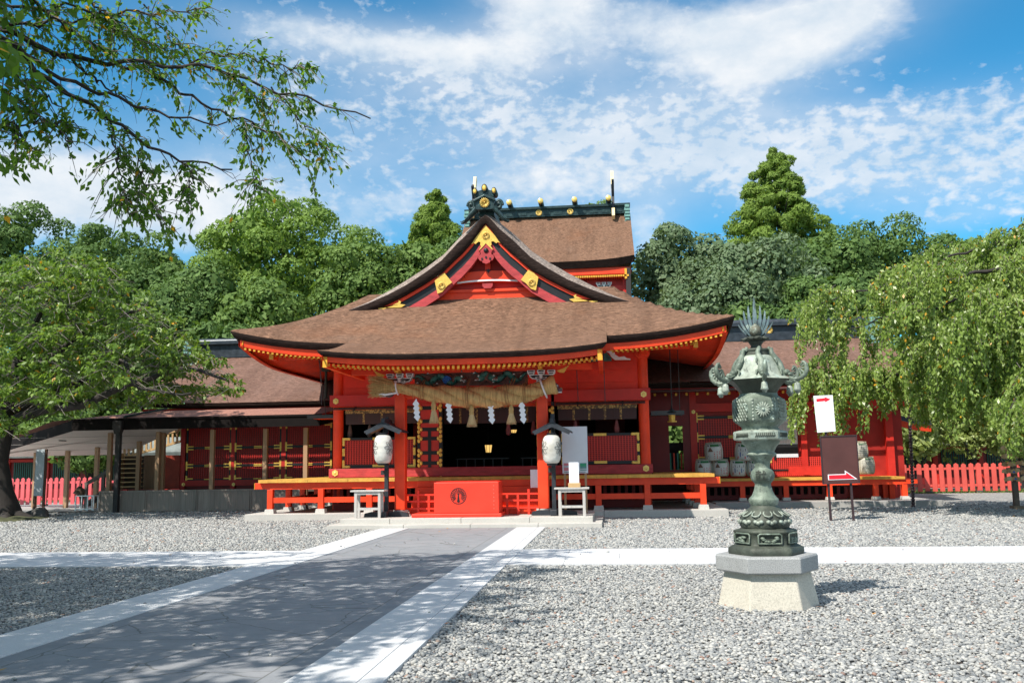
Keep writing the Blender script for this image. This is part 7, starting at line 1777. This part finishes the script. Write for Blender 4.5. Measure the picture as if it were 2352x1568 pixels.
# cherry tree at the left edge
rng = np.random.default_rng(9); YC = 29.6
ct = thing('cherry_tree', 'leafy cherry tree with a dark leaning trunk standing at the left edge', 'tree', (at(12, 1188, YC).x, YC, .08))
b = MB(); tr_ = [at(x, y, YC) for x, y in ((14, 1196), (4, 1130), (-4, 1060), (8, 980), (20, 900), (40, 830), (70, 760))]; b.tube(tr_, [.52, .36, .33, .33, .28, .2, .1], 12, bump=lambda i, j: 1+.10*math.sin(j*2.1+i))
root_b = at(12, 1190, YC)
for q in range(6): a = q*1.05; b.tube([(root_b.x, YC, .25), (root_b.x+.7*math.cos(a), YC+.6*math.sin(a), .12), (root_b.x+1.2*math.cos(a), YC+1.1*math.sin(a), .0)], [.30, .18, .06], 7)
limbs = [([(8, 985), (80, 940), (160, 935), (250, 905), (330, 870), (400, 850), (470, 850), (520, 870)], 28.4, .19), ([(20, 900), (100, 830), (180, 770), (270, 730), (340, 700)], 29.0, .15), ([(30, 850), (80, 740), (130, 660), (160, 600)], 30.4, .13), ([(10, 960), (120, 900), (230, 860), (320, 800), (400, 770)], 30.2, .15), ([(15, 930), (-60, 840), (-80, 700)], 28.8, .14), ([(200, 850), (290, 830), (300, 880), (380, 905), (440, 900)], 27.6, .08), ([(60, 800), (170, 700), (230, 640)], 27.8, .09)]
tw = MB(); LV = []
for pts, Y, r_ in limbs:
    P3 = [at(x, y, YC+(Y-YC)*min(1, i/2)) for i, (x, y) in enumerate(pts)]; pl_, tot = polyline(P3, 20); b.tube([p+Vector((0, 0, .06*math.sin(i*1.3))) for i, p in enumerate(pl_)], [r_*(1-.85*i/19)+.012 for i in range(20)], 8)
    for q in range(int(tot*5)):
        i = int(rng.integers(4, 19)); p = pl_[i]; a = rng.uniform(0, 2*PI); d = Vector((math.cos(a), math.sin(a), rng.uniform(-.2, .5))); L = rng.uniform(.4, 1.3); tw.tube([p, p+d*L*.6+Vector((0, 0, .1)), p+d*L], [.014, .009, .004], 4)
poly = [(-140, 640), (-40, 600), (60, 585), (150, 572), (230, 600), (290, 640), (340, 690), (400, 745), (450, 790), (500, 825), (528, 880), (535, 900), (470, 900), (400, 905), (340, 925), (280, 930), (220, 925), (140, 940), (60, 950), (0, 1000), (-140, 1000)]
def inside(x, y, pg):
    r_ = False; j = len(pg)-1
    for i in range(len(pg)):
        if (pg[i][1] > y) != (pg[j][1] > y) and x < (pg[j][0]-pg[i][0])*(y-pg[i][1])/(pg[j][1]-pg[i][1])+pg[i][0]: r_ = not r_
        j = i
    return r_
cnt = 0
while cnt < 1300:
    x, y = rng.uniform(-140, 540), rng.uniform(570, 1000)
    if not inside(x, y, poly): continue
    g = math.sin(x*.035+y*.03)+math.sin(x*.05-y*.045+1.3)+.6*math.sin(y*.09+x*.02)
    if g < -.45 and rng.random() < .88: continue
    if y > 850 and x > 330 and rng.random() < .4: continue
    Y = YC+rng.uniform(-3.0, 3.2)*(1 if x < 350 else .55); p = at(x, y, Y); a = rng.uniform(0, 2*PI); d = Vector((math.cos(a), math.sin(a)*.8, rng.uniform(-.05, .35))).normalized(); L = rng.uniform(.35, .75)
    tw.tube([p-d*.5-Vector((0, 0, .25)), p, p+d*L+Vector((0, 0, -.12))], [.010, .008, .003], 4); LV.append(spray(p, d, L*1.25, int(rng.integers(22, 44)), rng, .185, .047, .3)); cnt += 1
b.build('trunk', BARK, ct); tw.build('twigs', BARKT, ct); quads('crown', np.concatenate(LV), LF_CHERRY, ct)
MB().lathe([(1.6, -.05), (1.4, .05), (.7, .14), (.2, .16)], (root_b.x-.1, YC, .08), 18).build('mossy_root_mound', paint('moss_soil', (.07, .075, .035), .9, .5, 4, .4), ct)

# weeping cherry on the right
rng = np.random.default_rng(13); YW = 28.0
wt = thing('weeping_cherry_tree', 'weeping cherry tree with long hanging leafy strands on the right, a few leaves yellow', 'tree', (17.2, YW+.5, .1))
b = MB(); b.tube([(17.3, YW+.5, -.05), (17.0, YW+.5, 1.4), (16.6, YW+.4, 2.8), (16.2, YW+.2, 4.2), (15.6, YW, 5.6)], [.5, .36, .32, .28, .2], 12, bump=lambda i, j: 1+.1*math.sin(2*j+i))
LB = [([(2440, 600), (2330, 545), (2250, 570), (2150, 600), (2080, 635)], 28.6, .12), ([(2440, 640), (2300, 615), (2180, 640), (2080, 650), (1980, 665), (1900, 690), (1868, 705)], 27.6, .12), ([(2440, 700), (2320, 680), (2200, 690), (2100, 720), (2010, 735), (1950, 760)], 26.8, .10), ([(2440, 860), (2320, 850), (2230, 870), (2170, 880), (2090, 865), (2010, 860), (1950, 850), (1880, 850)], 27.8, .20), ([(2440, 760), (2350, 720), (2260, 730), (2190, 760), (2130, 800)], 26.0, .10), ([(2440, 560), (2360, 515), (2300, 535)], 29.4, .12), ([(2460, 900), (2370, 890), (2330, 920), (2300, 950)], 24.8, .07), ([(2250, 860), (2150, 850), (2060, 815), (2000, 825)], 29.2, .08)]
tw = MB(); LV = []
def strand(p, L, dens, d0):
    n = max(4, int(L/.22)); pts = []; q = Vector(p); v = Vector(d0)
    for i in range(n+1): pts.append(q.copy()); v = v*.62+Vector((rng.normal(0, .03), rng.normal(0, .03), -.38)); v.normalize(); q = q+v*(L/n)
    tw.tube(pts, [.008*(1-.7*i/n) for i in range(n+1)], 3)
    m_ = max(6, int(L*dens)); f = rng.uniform(0, n-.01, m_); i0 = f.astype(int); fr_ = (f-i0)[:, None]; A_ = np.array([tuple(x) for x in pts]); P = A_[i0]*(1-fr_)+A_[i0+1]*fr_+rng.normal(0, .05, (m_, 3))
    D = rng.normal(0, .42, (m_, 3))+np.array([0, 0, -1.0]); N = rng.normal(0, .6, (m_, 3))+np.array([-.15, -.55, .45]); s = rng.uniform(.65, 1.2, m_); LV.append(leaves(P+unit(D)*.05, N, D, .128*s, .0315*s))
def endy(x):       # how low the strands hang
    for (a, ya), (c, yc) in zip(((1820, 1010), (1860, 1030), (1900, 1000), (1960, 1020), (2010, 930), (2060, 1000), (2110, 930), (2150, 1000), (2200, 985), (2240, 960), (2290, 1010), (2360, 1060), (2460, 1080))[:-1], ((1860, 1030), (1900, 1000), (1960, 1020), (2010, 930), (2060, 1000), (2110, 930), (2150, 1000), (2200, 985), (2240, 960), (2290, 1010), (2360, 1060), (2460, 1080), (2600, 1080))):
        if a <= x < c: return ya+(yc-ya)*(x-a)/(c-a)
    return 1000
for li, (pts, Y, r_) in enumerate(LB):
    P3 = [at(x, y, YW+(Y-YW)*min(1, .3+i/3)) for i, (x, y) in enumerate(pts)]; pl_, tot = polyline(P3, 24); b.tube([p+Vector((0, .1*math.sin(i*.8), .05*math.sin(i*1.7))) for i, p in enumerate(pl_)], [r_*.55*(1-.9*i/23)+.008 for i in range(24)], 8)
    ns = int(tot*27); bun = None
    for q in range(ns):
        if q % 9 == 0: k_ = rng.uniform(.02, 1)**.9; i = min(22, int(k_*23)); bun = pl_[i].lerp(pl_[i+1], rng.random())+Vector((rng.normal(0, .2), rng.normal(0, .8), rng.normal(.05, .15)))
        p = bun+Vector((rng.normal(0, .17), rng.normal(0, .17), rng.normal(.0, .10)))
        v = p-CAM; w_ = v.dot(fw); px = 1176+v.dot(rt)/w_*FPX; py = 784-v.dot(up)/w_*FPX
        far = endy(px) if li in (3, 6, 7) else (py+rng.uniform(70, 190) if px < 2120 else py+rng.uniform(80, 330))
        if 1962 < px < 2055 and li != 3 and rng.random() < .9: continue
        if li == 3 and 1985 < px < 2050 and py < 870 and rng.random() < .4: continue
        L = max(.4, (far-py)/FPX*p.y)*rng.uniform(.45, 1.02)
        strand(p, min(L, 3.2), 74, (rng.normal(-.25, .5), rng.normal(-.15, .5), .35))
b.build('trunk', BARK, wt); tw.build('twigs', BARKT, wt); quads('crown', np.concatenate(LV), LF_WEEP, wt)
# grass at the foot of the right fence
ng = 9000; gx = rng.uniform(9, 28, ng); gy = rng.uniform(42.0, 45.0, ng); hh = rng.uniform(.04, .12, ng); GV = np.zeros((ng, 3, 3)); an = rng.uniform(0, PI, ng)
GV[:, 0] = np.stack([gx-.02*np.cos(an), gy-.02*np.sin(an), np.full(ng, .15)], 1); GV[:, 1] = np.stack([gx+.02*np.cos(an), gy+.02*np.sin(an), np.full(ng, .15)], 1); GV[:, 2] = np.stack([gx+rng.normal(0, .03, ng), gy+rng.normal(0, .03, ng), .15+hh], 1)
tag(quads('grass', GV, leafmat('grass_blade', [(.08, .12, .03), (.16, .20, .06)], .2), per=3), kind='stuff')
